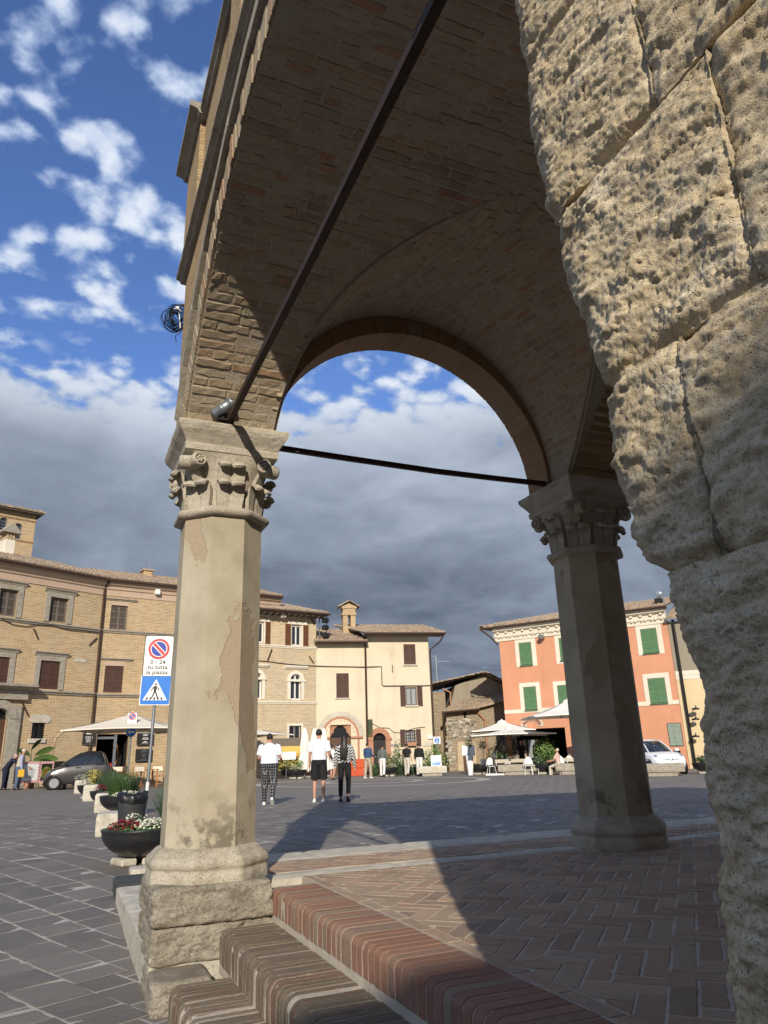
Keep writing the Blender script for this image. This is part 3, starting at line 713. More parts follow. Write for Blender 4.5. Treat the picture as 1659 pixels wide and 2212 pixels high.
def make_column(name, label, loc, tall):
    t = thing(name, label, 'column', loc)
    # shaft, plastered
    n = 24; prof = [(SHR * 1.015, 0.25), (SHR * 1.012, 0.6), (SHR, 1.6), (SHR * .985, ZS)]
    pr = []
    for a, b in zip(prof[:-1], prof[1:]):
        for k in range(8): pr.append((a[0] + (b[0] - a[0]) * k / 8, a[1] + (b[1] - a[1]) * k / 8))
    pr.append(prof[-1]); sh = octo_d(pr, 5, 5, 0.003)
    shaft = MB().loft([list(r) for r in sh], sm=False).build('shaft', 'column_plaster', t)
    # base moulding
    bp = [(.405, 0.0), (.408, .05), (.405, .09), (.395, .105), (.405, .115), (.412, .135), (.41, .165), (.395, .19), (.375, .205), (.362, .225), (.345, .25), (.325, .262), (.30, .27)]
    if tall: bp = [(r, .055 + z * .82) for r, z in bp]
    b = octo_d(bp, 14, 9, 0.018); MB().loft([list(r) for r in b], sm=True).build('base_moulding', 'travertine', t)
    # capital
    cap = MB(); z0 = ZS
    ring = [(SHR + .012, z0 - .03), (SHR + .045, z0 - .018), (SHR + .055, z0 + .008), (SHR + .045, z0 + .032), (SHR + .015, z0 + .045)]
    MB().loft([list(r) for r in octo_d(ring, 8, 3, 0.006)], sm=True).build('necking', 'travertine', t)
    def bellr(z):
        v = (z - z0) / .48; return SHR - 0.034 + 0.085 * v ** 2.2
    rings = []
    for k in range(13):
        z = z0 + .02 + .47 * k / 12; v = k / 12; r = bellr(z); o = np.array(octo(r, z=z)); sq = .36; s4 = []
        for i in range(8):
            p, q = o[i], o[(i + 1) % 8]
            for j in range(5):
                w = p + (q - p) * j / 5; m_ = max(abs(w[0]), abs(w[1])); s = w * (r / m_); s[2] = z; f = max(0, (v - .45) / .55) ** 1.5; s4.append(w + (s - w) * f)
        rings.append(s4)
    bell = MB().loft(rings).build('bell', 'travertine', t)
    low = leaf(.232, .225, bellr, z0 + .03, 1, tip=.074).mesh('leaf', 'travertine'); high = leaf(.225, .385, bellr, z0 + .04, 1, tip=.066).mesh('leaf', 'travertine')
    for k in range(8):
        put('leaf', low, bell, mw=Matrix.Rotation(k * math.pi / 4, 4, 'Z'))
    for k in range(8):
        if k % 2 == 0: put('leaf', high, bell, mw=Matrix.Rotation(k * math.pi / 4, 4, 'Z') @ Matrix.Translation((0, -.012, 0)))
    # volutes on the four corners with their discs
    vol = MB()
    st = [(0.0, .28, z0 + .12), (0, .33, z0 + .25), (0, .385, z0 + .345), (0, .425, z0 + .40)]
    vol.loft([[(x - .045 + .02 * (i / 3), y, z), (x + .045 - .02 * (i / 3) + .01 * i, y, z), (x + .04, y - .05, z + .01), (x - .04, y - .05, z + .01)] for i, (x, y, z) in enumerate(st)], sm=False)
    vm = vol.mesh('volute_stem', 'travertine')
    disc = MB(); disc.lathe([(0, -.075), (.052, -.075), (.058, -.06), (.058, .055), (.052, .07), (.042, .07), (.040, .056), (.026, .056), (.024, .066), (0, .07)], 20)
    for k in range(6):
        a = k * math.pi / 3; disc.lathe([(0.0, .078), (.010, .072), (.012, .056)], 6, c=(.021 * math.cos(a), .021 * math.sin(a), 0))
    dm = disc.mesh('volute', 'travertine')
    for k in range(4):
        a = math.pi / 4 + k * math.pi / 2; rot = Matrix.Rotation(a, 4, 'Z')
        put('volute_stem', vm, bell, mw=rot)
        for s in (-1, 1):
            put('volute', dm, bell, mw=rot @ Matrix.Translation((s * .035, .425, z0 + .405)) @ Matrix.Rotation(-s * R(62), 4, 'Z') @ Matrix.Rotation(R(-90), 4, 'X'))
    # abacus: square block, hollow moulding, slab
    def sqr(h, z, seg=14): 
        c = [(h, -h), (h, h), (-h, h), (-h, -h)]; out = []
        for i in range(4):
            p, q = c[i], c[(i + 1) % 4]
            for k in range(seg): out.append((p[0] + (q[0] - p[0]) * k / seg, p[1] + (q[1] - p[1]) * k / seg, z))
        return out
    za = z0 + .475
    prof = [(.350, za), (.372, za + .012), (.378, za + .055), (.374, za + .066), (.366, za + .072), (.378, za + .095), (.402, za + .13), (.428, za + .165), (.442, za + .195), (.446, za + .222), (.440, za + .236), (.0, za + .238)]
    A = np.array([sqr(h, z) for h, z in prof]); fl = A.reshape(-1, 3); nr = fl.copy(); nr[:, 2] = 0; nr /= np.maximum(np.linalg.norm(nr, axis=1, keepdims=True), 1e-6)
    fl = fl + nr * (0.007 * fbm(fl + loc[0], 11, 4, .6, 31))[:, None]
    A = fl.reshape(A.shape); MB().loft([list(r) for r in A], sm=False).build('abacus', 'travertine', t)
    return t
LX, LY, RX = 1.045, 5.78, 4.76
COLL = make_column('stone_column', 'sunlit octagonal plastered column on a tall rough stone pedestal, left', (LX, LY, 0), True)
COLR = make_column('stone_column', 'shaded octagonal column standing on the brick floor behind the rough pier', (RX, LY, 0), False)
# rough stone blocks
def rough_block(x0, x1, y0, y1, z0, z1, seed, amp=0.012, rad=0.03, res=0.02, fine=None, strat=2.0, corner=0.03, corner0=0.03, joint=None):
    """weathered block: corner radii at its far (y1) and near (y0) front edges, softer top and bottom edges near y1"""
    joint = rad if joint is None else joint
    rf = fine or res; pts = []
    def line(p, q, rs):
        n = max(1, int(math.dist(p, q) / rs)); return [(p[0] + (q[0] - p[0]) * k / n, p[1] + (q[1] - p[1]) * k / n) for k in range(n)]
    def arc(cx, cy, r, a0, a1):
        n = max(2, int(abs(a1 - a0) * r / rf)); return [(cx + r * math.cos(a0 + (a1 - a0) * k / n), cy + r * math.sin(a0 + (a1 - a0) * k / n)) for k in range(n)]
    H = math.pi / 2
    pts += line((x1, y1), (x0 + corner, y1), res) + arc(x0 + corner, y1 - corner, corner, H, 2 * H)
    pts += line((x0, y1 - corner), (x0, y0 + corner0), rf) + arc(x0 + corner0, y0 + corner0, corner0, 2 * H, 3 * H)
    pts += line((x0 + corner0, y0), (x1, y0), res) + line((x1, y0), (x1, y1), res * 2)
    L = np.array(pts); cx, cy, hx, hy = (x0 + x1) / 2, (y0 + y1) / 2, (x1 - x0) / 2, (y1 - y0) / 2
    nz = max(4, int((z1 - z0) / rf)); zs = np.linspace(z0, z1, nz + 1); A = np.zeros((nz + 1, len(L), 3))
    far = np.clip((L[:, 1] - (y1 - .16)) / .16, 0, 1) ** 2; rr = joint + (rad - joint) * far
    for i, z in enumerate(zs):
        e = min(z - z0, z1 - z); q = np.clip(1 - e / np.maximum(rr, 1e-4), 0, 1); ins = rr * (1 - np.sqrt(np.maximum(0, 1 - q * q)))
        A[i, :, 0] = cx + (L[:, 0] - cx) * (1 - ins / hx); A[i, :, 1] = cy + (L[:, 1] - cy) * (1 - ins / hy); A[i, :, 2] = z
    fl = A.reshape(-1, 3); nr = np.stack([(fl[:, 0] - cx) / hx, (fl[:, 1] - cy) / hy, 0 * fl[:, 0]], 1); nr = np.sign(nr) * np.abs(nr) ** 3
    nr[:, 1] *= np.where(fl[:, 1] < cy, (0.0 if corner0 < .01 else 1.0), 1.0); nr /= np.maximum(np.linalg.norm(nr, axis=1, keepdims=True), 1e-3)
    S = fl * (1, 1, strat)
    d = amp * (1.0 * fbm(S, 6, 3, .5, seed) + 0.6 * fbm(S, 24, 4, .6, seed + 9))
    pit = np.clip(fbm(S, 38, 4, .6, seed + 21) - 0.10, 0, 1) * np.clip(fbm(S, 8, 2, .5, seed + 33) + 0.30, 0, 1)
    d = d - amp * 3.4 * pit
    fl = fl + nr * d[:, None]
    A = fl.reshape(A.shape); m = MB().loft([list(r) for r in A], sm=True)
    return m
def make_pedestal():
    inv = Matrix.Translation((-LX, -LY, 0))
    for i, (x0, x1, y0, y1, z0, z1) in enumerate(((.635, 1.418, 5.33, 6.2, -.165, .065), (.64, 1.13, 5.34, 6.2, -.385, -.168), (1.12, 1.425, 5.34, 6.2, -.36, -.166), (.625, .98, 5.02, 5.6, -.60, -.387))):
        rough_block(x0, x1, y0, y1, z0, z1, 300 + i * 7, .026, .03, .009, corner=.05, corner0=.05).xf(inv).build('pedestal_stone', 'pedestal_rock', COLL)
    MB().box(.68, 1.36, 5.38, 6.15, -.58, .03).xf(inv).build('pedestal_core', 'step_mortar', COLL)
make_pedestal()

# ================================================================== the rough stone pier beside the viewer
PC_Z = [-.6, .0, .55, .80, 1.00, 1.06, 1.13, 1.26, 1.38, 1.5, 1.62, 1.76, 2.0, 2.35, 3.44]
PC_Y = [.80, .79, .772, .747, .758, .784, .816, .843, .838, .847, .880, .914, .932, .938, .97]
def pier_block(x0, y0, y1, z0, z1, seed, outer, res):
    """one stone of the pier: weathered front, the outer ones turning the corner along the measured outline"""
    H = math.pi / 2; P = []
    def line(p, q, rs): n = max(1, int(math.dist(p, q) / rs)); return [(p[0] + (q[0] - p[0]) * k / n, p[1] + (q[1] - p[1]) * k / n) for k in range(n)]
    cr = .09
    if outer:
        P += line((1.42, 1.0), (x0 + .2, 1.0), .05) + line((x0 + .2, 1.0), (x0 + cr, 1.0), res) + [(x0 + cr - cr * math.sin(a), 1.0 - cr * (1 - math.cos(a))) for a in np.linspace(0, H, int(cr * H / res), endpoint=False)] + line((x0, 1.0 - cr), (x0, y0), res)
    else: P += line((x0 + .06, y1), (x0, y1), .01) + line((x0, y1), (x0, y0), res)
    P += [(x0, y0), (x0 + .06, y0), (1.42, y0)] + ([] if outer else [(1.42, y1)])
    L = np.array(P); nz = int((z1 - z0) / res); zs = np.linspace(z0, z1, nz + 1)
    A = np.zeros((nz + 1, len(L), 3)); A[..., 0] = L[:, 0]; A[..., 1] = L[:, 1]; A[..., 2] = zs[:, None]
    fl = A.reshape(-1, 3)
    if outer: sh = np.interp(fl[:, 2], PC_Z, PC_Y) - 1.0; wgt = np.clip((fl[:, 1] - y0) / max(.05, (1.0 - y0)), 0, 1); fl[:, 1] += sh * np.where(fl[:, 1] > 1.0 - cr - 1e-6, 1.0, wgt * 0 + np.clip((fl[:, 1] - y0) / (1.0 - cr - y0), 0, 1))
    ymax = np.interp(fl[:, 2], PC_Z, PC_Y); turn = np.clip((fl[:, 1] - (ymax - cr)) / cr, 0, 1) if outer else np.zeros(len(fl))
    nr = np.stack([-np.cos(turn * H), np.sin(turn * H), 0 * turn], 1); nr[(fl[:, 0] > x0 + .15) & (fl[:, 1] < ymax - .02)] = 0; nr[fl[:, 1] < y0 + 1e-5] *= .5
    S = fl * (1, .85, 1.5) + np.array([0, 0, fl[:, 1].mean() * 0])
    big = fbm(S, 5.0, 3, .5, seed); mid = fbm(S, 17, 4, .62, seed + 9); fin = fbm(S, 62, 3, .6, seed + 17)
    er = np.clip(fbm(S, 11, 3, .55, seed + 25) + .05, 0, 1)
    p1 = np.clip(fbm(S, 48, 3, .55, seed + 21) - .06, 0, 1) * np.clip(fbm(S, 7, 2, .5, seed + 33) + .55, 0, 1.2); p2 = np.clip(vnoise(S, 30, seed + 41) - .45, 0, 1)
    p3 = np.clip(fbm(S, 95, 2, .6, seed + 71) - .05, 0, 1)
    lay = np.clip(vnoise(fl * (1, .6, 3.2), 22, seed + 81), -.3, 1)
    dd = .014 * big + .010 * mid + .005 * fin + .004 * lay - .010 * p1 * (1 + big) - .013 * p2 * er - .014 * er - .008 * p3 * (1 + 1.2 * mid)
    # shallow, broken joints: the edges sink a little, more at the outline
    e = np.minimum(fl[:, 2] - z0, z1 - fl[:, 2]); jn = .010 + .012 * np.clip(vnoise(S, 9, seed + 51), -.6, 1) + .022 * turn
    jw = .012 + .014 * turn; dd -= np.clip(jn, 0, 1) * np.exp(-(e / jw) ** 2)
    es = np.abs(fl[:, 1] - (y0 if outer else y1)); dd -= np.where(turn > 0, 0, np.clip(.006 + .008 * vnoise(S, 7, seed + 61), 0, 1) * np.exp(-(es / .010) ** 2))
    fl += nr * dd[:, None]
    return MB().loft([list(r) for r in fl.reshape(A.shape)], sm=True)
def make_pier():
    t = thing('rough_stone_pier', 'huge pitted rough stone pier close up along the right edge', 'pier', (1.06, .35, -.56))
    inv = Matrix.Translation((-1.06, -.35, .56))
    zb = [-.60, -.10, .40, 1.072, 1.385, 1.765, 2.15, 2.55, 2.98, 3.44]; split = [.30, .2, .36, .635, .50, .60, .42, .4, .3]
    for i in range(9):
        vis = 1 <= i <= 6; rs = .0031 if vis else .03
        pier_block(.72, split[i], 1.0, zb[i] + .0005, zb[i + 1] - .0005, 400 + i * 11, True, rs).xf(inv).build('stone', 'pier_stone', t)
        pier_block(.722, .12, split[i] - .001, zb[i] + .0005, zb[i + 1] - .0005, 405 + i * 11, False, .004 if vis else .03).xf(inv).build('stone', 'pier_stone', t)
    MB().box(.755, 1.43, -.12, .66, -.6, 3.44).xf(inv).build('mortar_core', 'pier_mortar', t)
    return t
PIER = make_pier()

# ================================================================== vaulted building above
YC, RA, ZA = 3.1, 2.9, 1.75                                         # front arch: centre, radius
ZSP = 3.435                                                         # springing
FX = 0.665                                                          # face of the front wall
XC, HW = 2.90, 1.52
def z_a(y): return ZA + math.sqrt(max(0.01, RA * RA - (y - YC) ** 2))
def rise_b(y): return 1.22 + 0.43 * float(sstep(3.4, 5.75, y))
def z_b(x, y):
    q = 1 - ((x - XC) / HW) ** 2; return ZSP + rise_b(y) * math.sqrt(q) if q > 0 else -9
def groin_x(y):                                                     # left groin
    za = z_a(y); k = (za - ZSP) / rise_b(y)
    return XC if k >= 1 else XC - HW * math.sqrt(max(0, 1 - k * k))
def make_vault():
    t = thing('vaulted_loggia', 'brick groin-vaulted loggia spanning overhead with a moulded front wall', 'building', (LX, YC, ZSP))
    inv = Matrix.Translation((-LX, -YC, -ZSP)); rg = random.Random(21)
    th_max = math.asin(2.36 / RA)
    # mortar skin behind the bricks
    back = MB(); n = 90; P = []
    for i in range(n + 1):
        th = -th_max + 2 * th_max * i / n; y = YC + (RA + .0005) * math.sin(th); z = ZA + (RA + .0005) * math.cos(th); g = groin_x(y) + .03
        P.append([(FX + .004 + (g - FX - .004) * k / 6, y, z) for k in range(7)])
    back.grid(np.array(P), sm=False)
    P2 = [[(2 * XC - x + .0, y, z) for x, y, z in r] for r in P]; back.grid(np.array(P2), sm=False, flip=True)
    nb = 50
    Q = []
    for i in range(nb + 1):
        ph = math.pi * i / nb; x = XC - (HW + .0005) * math.cos(ph); row = []
        # find where this generator meets the front vault
        lo, hi = YC, 5.76
        for _ in range(30):
            md = (lo + hi) / 2
            if ZSP + rise_b(md) * math.sin(ph) > z_a(md): hi = md
            else: lo = md
        y0 = hi - .03
        for k in range(13):
            y = y0 + (5.76 - y0) * k / 12; row.append((x, y, ZSP + (rise_b(y) + .0005) * math.sin(ph)))
        Q.append(row)
    back.grid(np.array(Q), sm=False, flip=True)
    Q2 = [[(x, 2 * YC - y, z) for x, y, z in r] for r in Q]; back.grid(np.array(Q2), sm=False)
    back.xf(inv); skin = back.build('vault_skin', 'vault_mortar', t)
    # bricks of the web that continues the front arch
    items = []; lens = (.125, .20, .255, .285); tpl = {}
    for i, l in enumerate(lens):
        for k in range(5): tpl[(i, k)] = brick_mesh('brick', 'soffit_brick', l - .014, .062, .05, .006, .0032, 500 + i * 5 + k)
    s = -th_max + .014
    while s < th_max:
        y = YC + RA * math.sin(s)
        if y > 1.0:
            g = groin_x(y); zz = ZA + RA * math.cos(s)
            nrm = Vector((0, -math.sin(s), -math.cos(s))); ay = Vector((0, math.cos(s), -math.sin(s)))
            x = FX + .004 - rg.random() * .0
            first = True
            while x < g - .05:
                i = rg.choice((0, 1, 2, 2, 3, 3)); l = min(lens[i], g - x)
                if l < .09: break
                if l < lens[i]: i = max([k for k in range(4) if lens[k] <= l + .02] or [0])
                l = lens[i]
                c = Vector((x + l / 2, y, zz)) + nrm * (-.0215 + rg.gauss(0, .0024))
                ax = Vector((1, 0, 0)); mw = inv @ frame(c, ax, nrm.cross(ax), nrm) @ Matrix.Rotation(rg.gauss(0, .012), 4, 'Z') @ Matrix.Rotation(rg.gauss(0, .02), 4, 'X')
                items.append((tpl[(i, rg.randrange(5))], mw, app_size(c, .2) * (2.0 if (y > 4.2 and x < 1.5) else 1.0) + .01)); x += l
        s += .0765 / RA
    items = [q for q in items if q[2] > 1]
    # bricks of the web over the side arch
    items2 = []; sph = 0.02
    while sph < math.pi - .02:
        x = XC - HW * math.cos(sph)
        lo, hi = YC, 5.72
        for _ in range(30):
            md = (lo + hi) / 2
            if ZSP + rise_b(md) * math.sin(sph) > z_a(md): hi = md
            else: lo = md
        y = 5.74 - rg.random() * .02
        dxdp = HW * math.sin(sph)
        while y > hi + .06:
            i = rg.choice((0, 1, 2, 2, 3, 3)); l = lens[i]
            if y - l < hi: l = y - hi
            if l < .09: break
            i = max([k for k in range(4) if lens[k] <= l + .02] or [0]); l = lens[i]
            ym = y - l / 2; rb = rise_b(ym); z = ZSP + rb * math.sin(sph)
            tan = Vector((dxdp, 0, rb * math.cos(sph))).normalized(); al = (Vector((0, 1, (rise_b(ym + .05) - rise_b(ym - .05)) / .1 * math.sin(sph)))).normalized()
            nrm = tan.cross(al).normalized()
            if nrm.z > 0: nrm = -nrm
            c = Vector((x, ym, z)) + nrm * (-.0215 + rg.gauss(0, .0018))
            items2.append((tpl[(i, rg.randrange(5))], inv @ frame(c, al, nrm.cross(al), nrm), app_size(c, .2))); y -= l
        ds = math.hypot(dxdp, rise_b(5) * math.cos(sph)); sph += .0765 / ds
    items2 = [q for q in items2 if q[2] > 1]
    pieces(items, skin, 'brick', 240); pieces(items2, skin, 'brick', 60, 'remaining_web_bricks')
    # ring of the side arch: voussoirs
    R2, XR = 1.455, 2.925; nv = 27
    tv = MB(); da = math.pi / nv
    for k in range(nv):
        a0, a1 = k * da + .003, (k + 1) * da - .003; m = MB(); j = rg.gauss(0, .0015)
        for y0, y1 in ((5.75, 6.10),):
            vs = []
            for a in (a0, (a0 + a1) / 2, a1):
                for r in (R2 + j, R2 + .17):
                    for y in (y0 + rg.gauss(0, .002), y1): vs.append((XR - r * math.cos(a), y, ZSP + r * math.sin(a)))
            m.add(vs, [(0, 4, 5, 1), (4, 8, 9, 5), (2, 3, 7, 6), (6, 7, 11, 10), (0, 2, 6, 4), (4, 6, 10, 8), (1, 5, 7, 3), (5, 9, 11, 7), (0, 1, 3, 2), (8, 10, 11, 9)])
        m.xf(inv).build('voussoir', 'ring_brick', t)
    m = MB(); n = 60
    for k in range(n):
        a0, a1 = math.pi * k / n, math.pi * (k + 1) / n; m.add([(XR - (R2 + .006) * math.cos(a), y, ZSP + (R2 + .006) * math.sin(a)) for a, y in ((a0, 5.755), (a1, 5.755), (a1, 6.095), (a0, 6.095))], [(0, 1, 2, 3)])
    m.xf(inv).build('ring_mortar', 'vault_mortar', t)
    m = MB(); n = 40
    for k in range(n):                                              # lunette between ring and web, and the wall outside
        a0, a1 = math.pi * k / n, math.pi * (k + 1) / n
        q = [(XR - (R2 + .02) * math.cos(a), 5.762, ZSP + (R2 + .02) * math.sin(a)) for a in (a0, a1)] + [(XR - 1.62 * math.cos(a), 5.762, ZSP + 1.72 * math.sin(a)) for a in (a1, a0)]
        m.add(q, [(0, 1, 2, 3)])
        q = [(XR - (R2 + .1) * math.cos(a), 6.095, ZSP + (R2 + .1) * math.sin(a)) for a in (a0, a1)] + [(XR - 1.9 * math.cos(a), 6.095, 5.5 if 1 else 0) for a in (a1, a0)]
        m.add(q, [(3, 2, 1, 0)])
    m.xf(inv).build('lunette', 'ring_brick', t)
    # front wall with the segmental opening
    m = MB(); n = 60; ys = [YC + RA * math.sin(-th_max + 2 * th_max * i / n) for i in range(n + 1)]
    TOP = 6.62
    for a, b in zip(ys[:-1], ys[1:]): m.add([(FX, a, z_a(a)), (FX, b, z_a(b)), (FX, b, TOP), (FX, a, TOP)], [(3, 2, 1, 0)])
    m.add([(FX, ys[-1], ZSP), (FX, 6.10, ZSP), (FX, 6.10, TOP), (FX, ys[-1], TOP)], [(3, 2, 1, 0)])
    m.add([(FX, -2.5, ZSP), (FX, ys[0], ZSP), (FX, ys[0], TOP), (FX, -2.5, TOP)], [(3, 2, 1, 0)])
    m.box(FX + .002, 1.385, 5.44, 6.098, ZSP + .001, 4.4)                # springer over the left column
    m.box(4.44, 5.12, 5.40, 6.098, ZSP + .001, 5.4)                     # springer over the right column
    m.add([(FX, 6.10, ZSP), (1.40, 6.10, ZSP), (1.40, 6.10, TOP), (FX, 6.10, TOP)], [(0, 1, 2, 3)])
    m.box(1.402, 12.0, 6.05, 6.10, 5.35, 5.56); m.box(4.43, 12, 6.04, 6.098, 4.2, 5.36)
    m.box(FX + .02, 12.0, -2.5, 6.09, 5.36, 5.5)
    m.box(1.425, 12.0, -2.5, -.1, -.6, 5.36)  # unseen back wall, added to keep sun off the floor and right column
    m.xf(inv).build('wall', 'loggia_brick', t)
    # transverse arch wall over the right column, towards the back
    m = MB(); n = 30
    for a, b in zip(ys[:-1], ys[1:]): m.box(4.46, 5.05, a, b, min(z_a(a), z_a(b)), 5.37)
    m.xf(inv).build('transverse_arch', 'loggia_brick', t)
    # archivolt: face bricks of the arch and a stone moulding round them
    def band(r0, r1, x0, x1, name, mat, pieces_=None, gap=0.0):
        nn = pieces_ or 60; tm = th_max + .02
        if pieces_:
            for k in range(nn):
                a0, a1 = -tm + 2 * tm * k / nn + gap, -tm + 2 * tm * (k + 1) / nn - gap
                if YC + r1 * math.sin(a1) < .9: continue
                mm = MB(); jx = rg.gauss(0, .003); vs = []
                for a in (a0, a1):
                    for r in (r0, r1):
                        for x in (x0 + jx, x1): vs.append((x, YC + r * math.sin(a), ZA + r * math.cos(a)))
                mm.add(vs, [(0, 2, 6, 4), (1, 5, 7, 3), (0, 4, 5, 1), (2, 3, 7, 6), (0, 1, 3, 2), (4, 6, 7, 5)]); mm.xf(inv).build(name, mat, t)
    band(RA + .004, RA + .27, FX - .012, FX + .05, 'arch_brick', 'soffit_brick', 74, .0016)
    band(RA + .29, RA + .40, FX - .05, FX + .03, 'archivolt_stone', 'grey_travertine', 13, .0012)
    # stone string course and parapet over it
    def course(y0, y1, z0, z1, pr, name, mat, step=1.05):
        y = y0; k = 0
        while y < y1 - .02:
            b = min(y + step, y1); nn = 12; A = []
            prof = [(FX + .02, z0), (FX - pr * .45, z0 + .004), (FX - pr * .6, z0 + (z1 - z0) * .35), (FX - pr, z0 + (z1 - z0) * .5), (FX - pr, z1 - .01), (FX - pr + .012, z1), (FX + .02, z1)]
            for i in range(nn + 1):
                yy = y + .002 + (b - y - .004) * i / nn; A.append([(px_, yy, pz_) for px_, pz_ in prof])
            A = np.array(A); fl = A.reshape(-1, 3); fl = fl + (.006 * fbm(fl, 8, 4, .6, 71 + k))[:, None] * np.array([1, 0, .6]); A = fl.reshape(A.shape)
            MB().loft([list(r) for r in A], sm=False).xf(inv).build(name, mat, t); y = b; k += 1
    course(-1.0, 6.16, 5.20, 5.29, .085, 'string_course', 'grey_travertine')
    # parapet of recessed brick panels between piers
    for y0, y1 in ((5.35, 6.10), (3.55, 3.95), (1.6, 2.0), (-.6, .2)): MB().box(FX - .045, FX + .2, y0, y1, 5.30, 6.42).xf(inv).build('parapet_pier', 'loggia_brick', t)
    for y0, y1 in ((5.25, 6.17), (3.45, 4.05), (1.5, 2.1), (-.7, .3)): course(y0, y1, 6.42, 6.54, .16, 'pier_cap', 'grey_travertine')
    for y0, y1 in ((4.06, 5.24), (2.11, 3.44), (.31, 1.49)): course(y0, y1, 6.40, 6.50, .07, 'coping', 'grey_travertine')
    return t
VAULT = make_vault()
# iron tie rods
def rod(name, label, pts, w, h):
    t = MB(); rg = random.Random(3); P = [Vector(p) for p in pts]
    for a, b in zip(P[:-1], P[1:]): t.bar(a, b, w, h)
    o = t.build(name, 'iron', label=label, cat='tie rod'); return o
rod('tie_rod', 'dark iron tie rod running overhead from the left capital towards the viewer', [(1.005, 5.46, 3.47), (1.0, 4.3, 3.455), (1.003, 3.1, 3.45), (.998, 1.9, 3.45), (1.0, .45, 3.46)], .045, .05)
rod('tie_rod', 'dark iron tie rod spanning the arch between the two column capitals', [(1.33, 5.80, 3.47), (2.2, 5.8, 3.455), (3.1, 5.8, 3.445), (3.8, 5.8, 3.455), (4.52, 5.80, 3.47)], .04, .045)
# stone ledge beside the left column
def make_ledge():
    t = thing('stone_ledge', 'low pale stone ledge running back from the left column pedestal', 'ledge', (.9, 6.9, -.56)); inv = Matrix.Translation((-.9, -6.9, .56)); k = 0
    for a, b in ((5.36, 6.20), (6.205, 6.95), (6.955, 7.75), (7.755, 8.35)):
        rough_slab(.64, 1.5, a, b, -.60, -.315, 60 + k, .004, .04, .012).xf(inv).build('ledge_stone', 'white_stone', t); k += 1
    return t
make_ledge()
def make_grate():
    t = thing('drain_cover', 'dark ridged cover lying at the far end of the stone ledge', 'drain cover', (1.0, 8.62, float(gz(1, 8.62))))
    z = -.29 - float(gz(1, 8.62)); m = MB().rbox(-.36, .5, -.25, .25, 0, z, .012).build('plate', 'bin_paint', t)
    for k in range(6): MB().rbox(-.33, .47, -.22 + k * .075, -.18 + k * .075, z - .002, z + .012, .004).build('ridge', 'bin_paint', t)
make_grate()
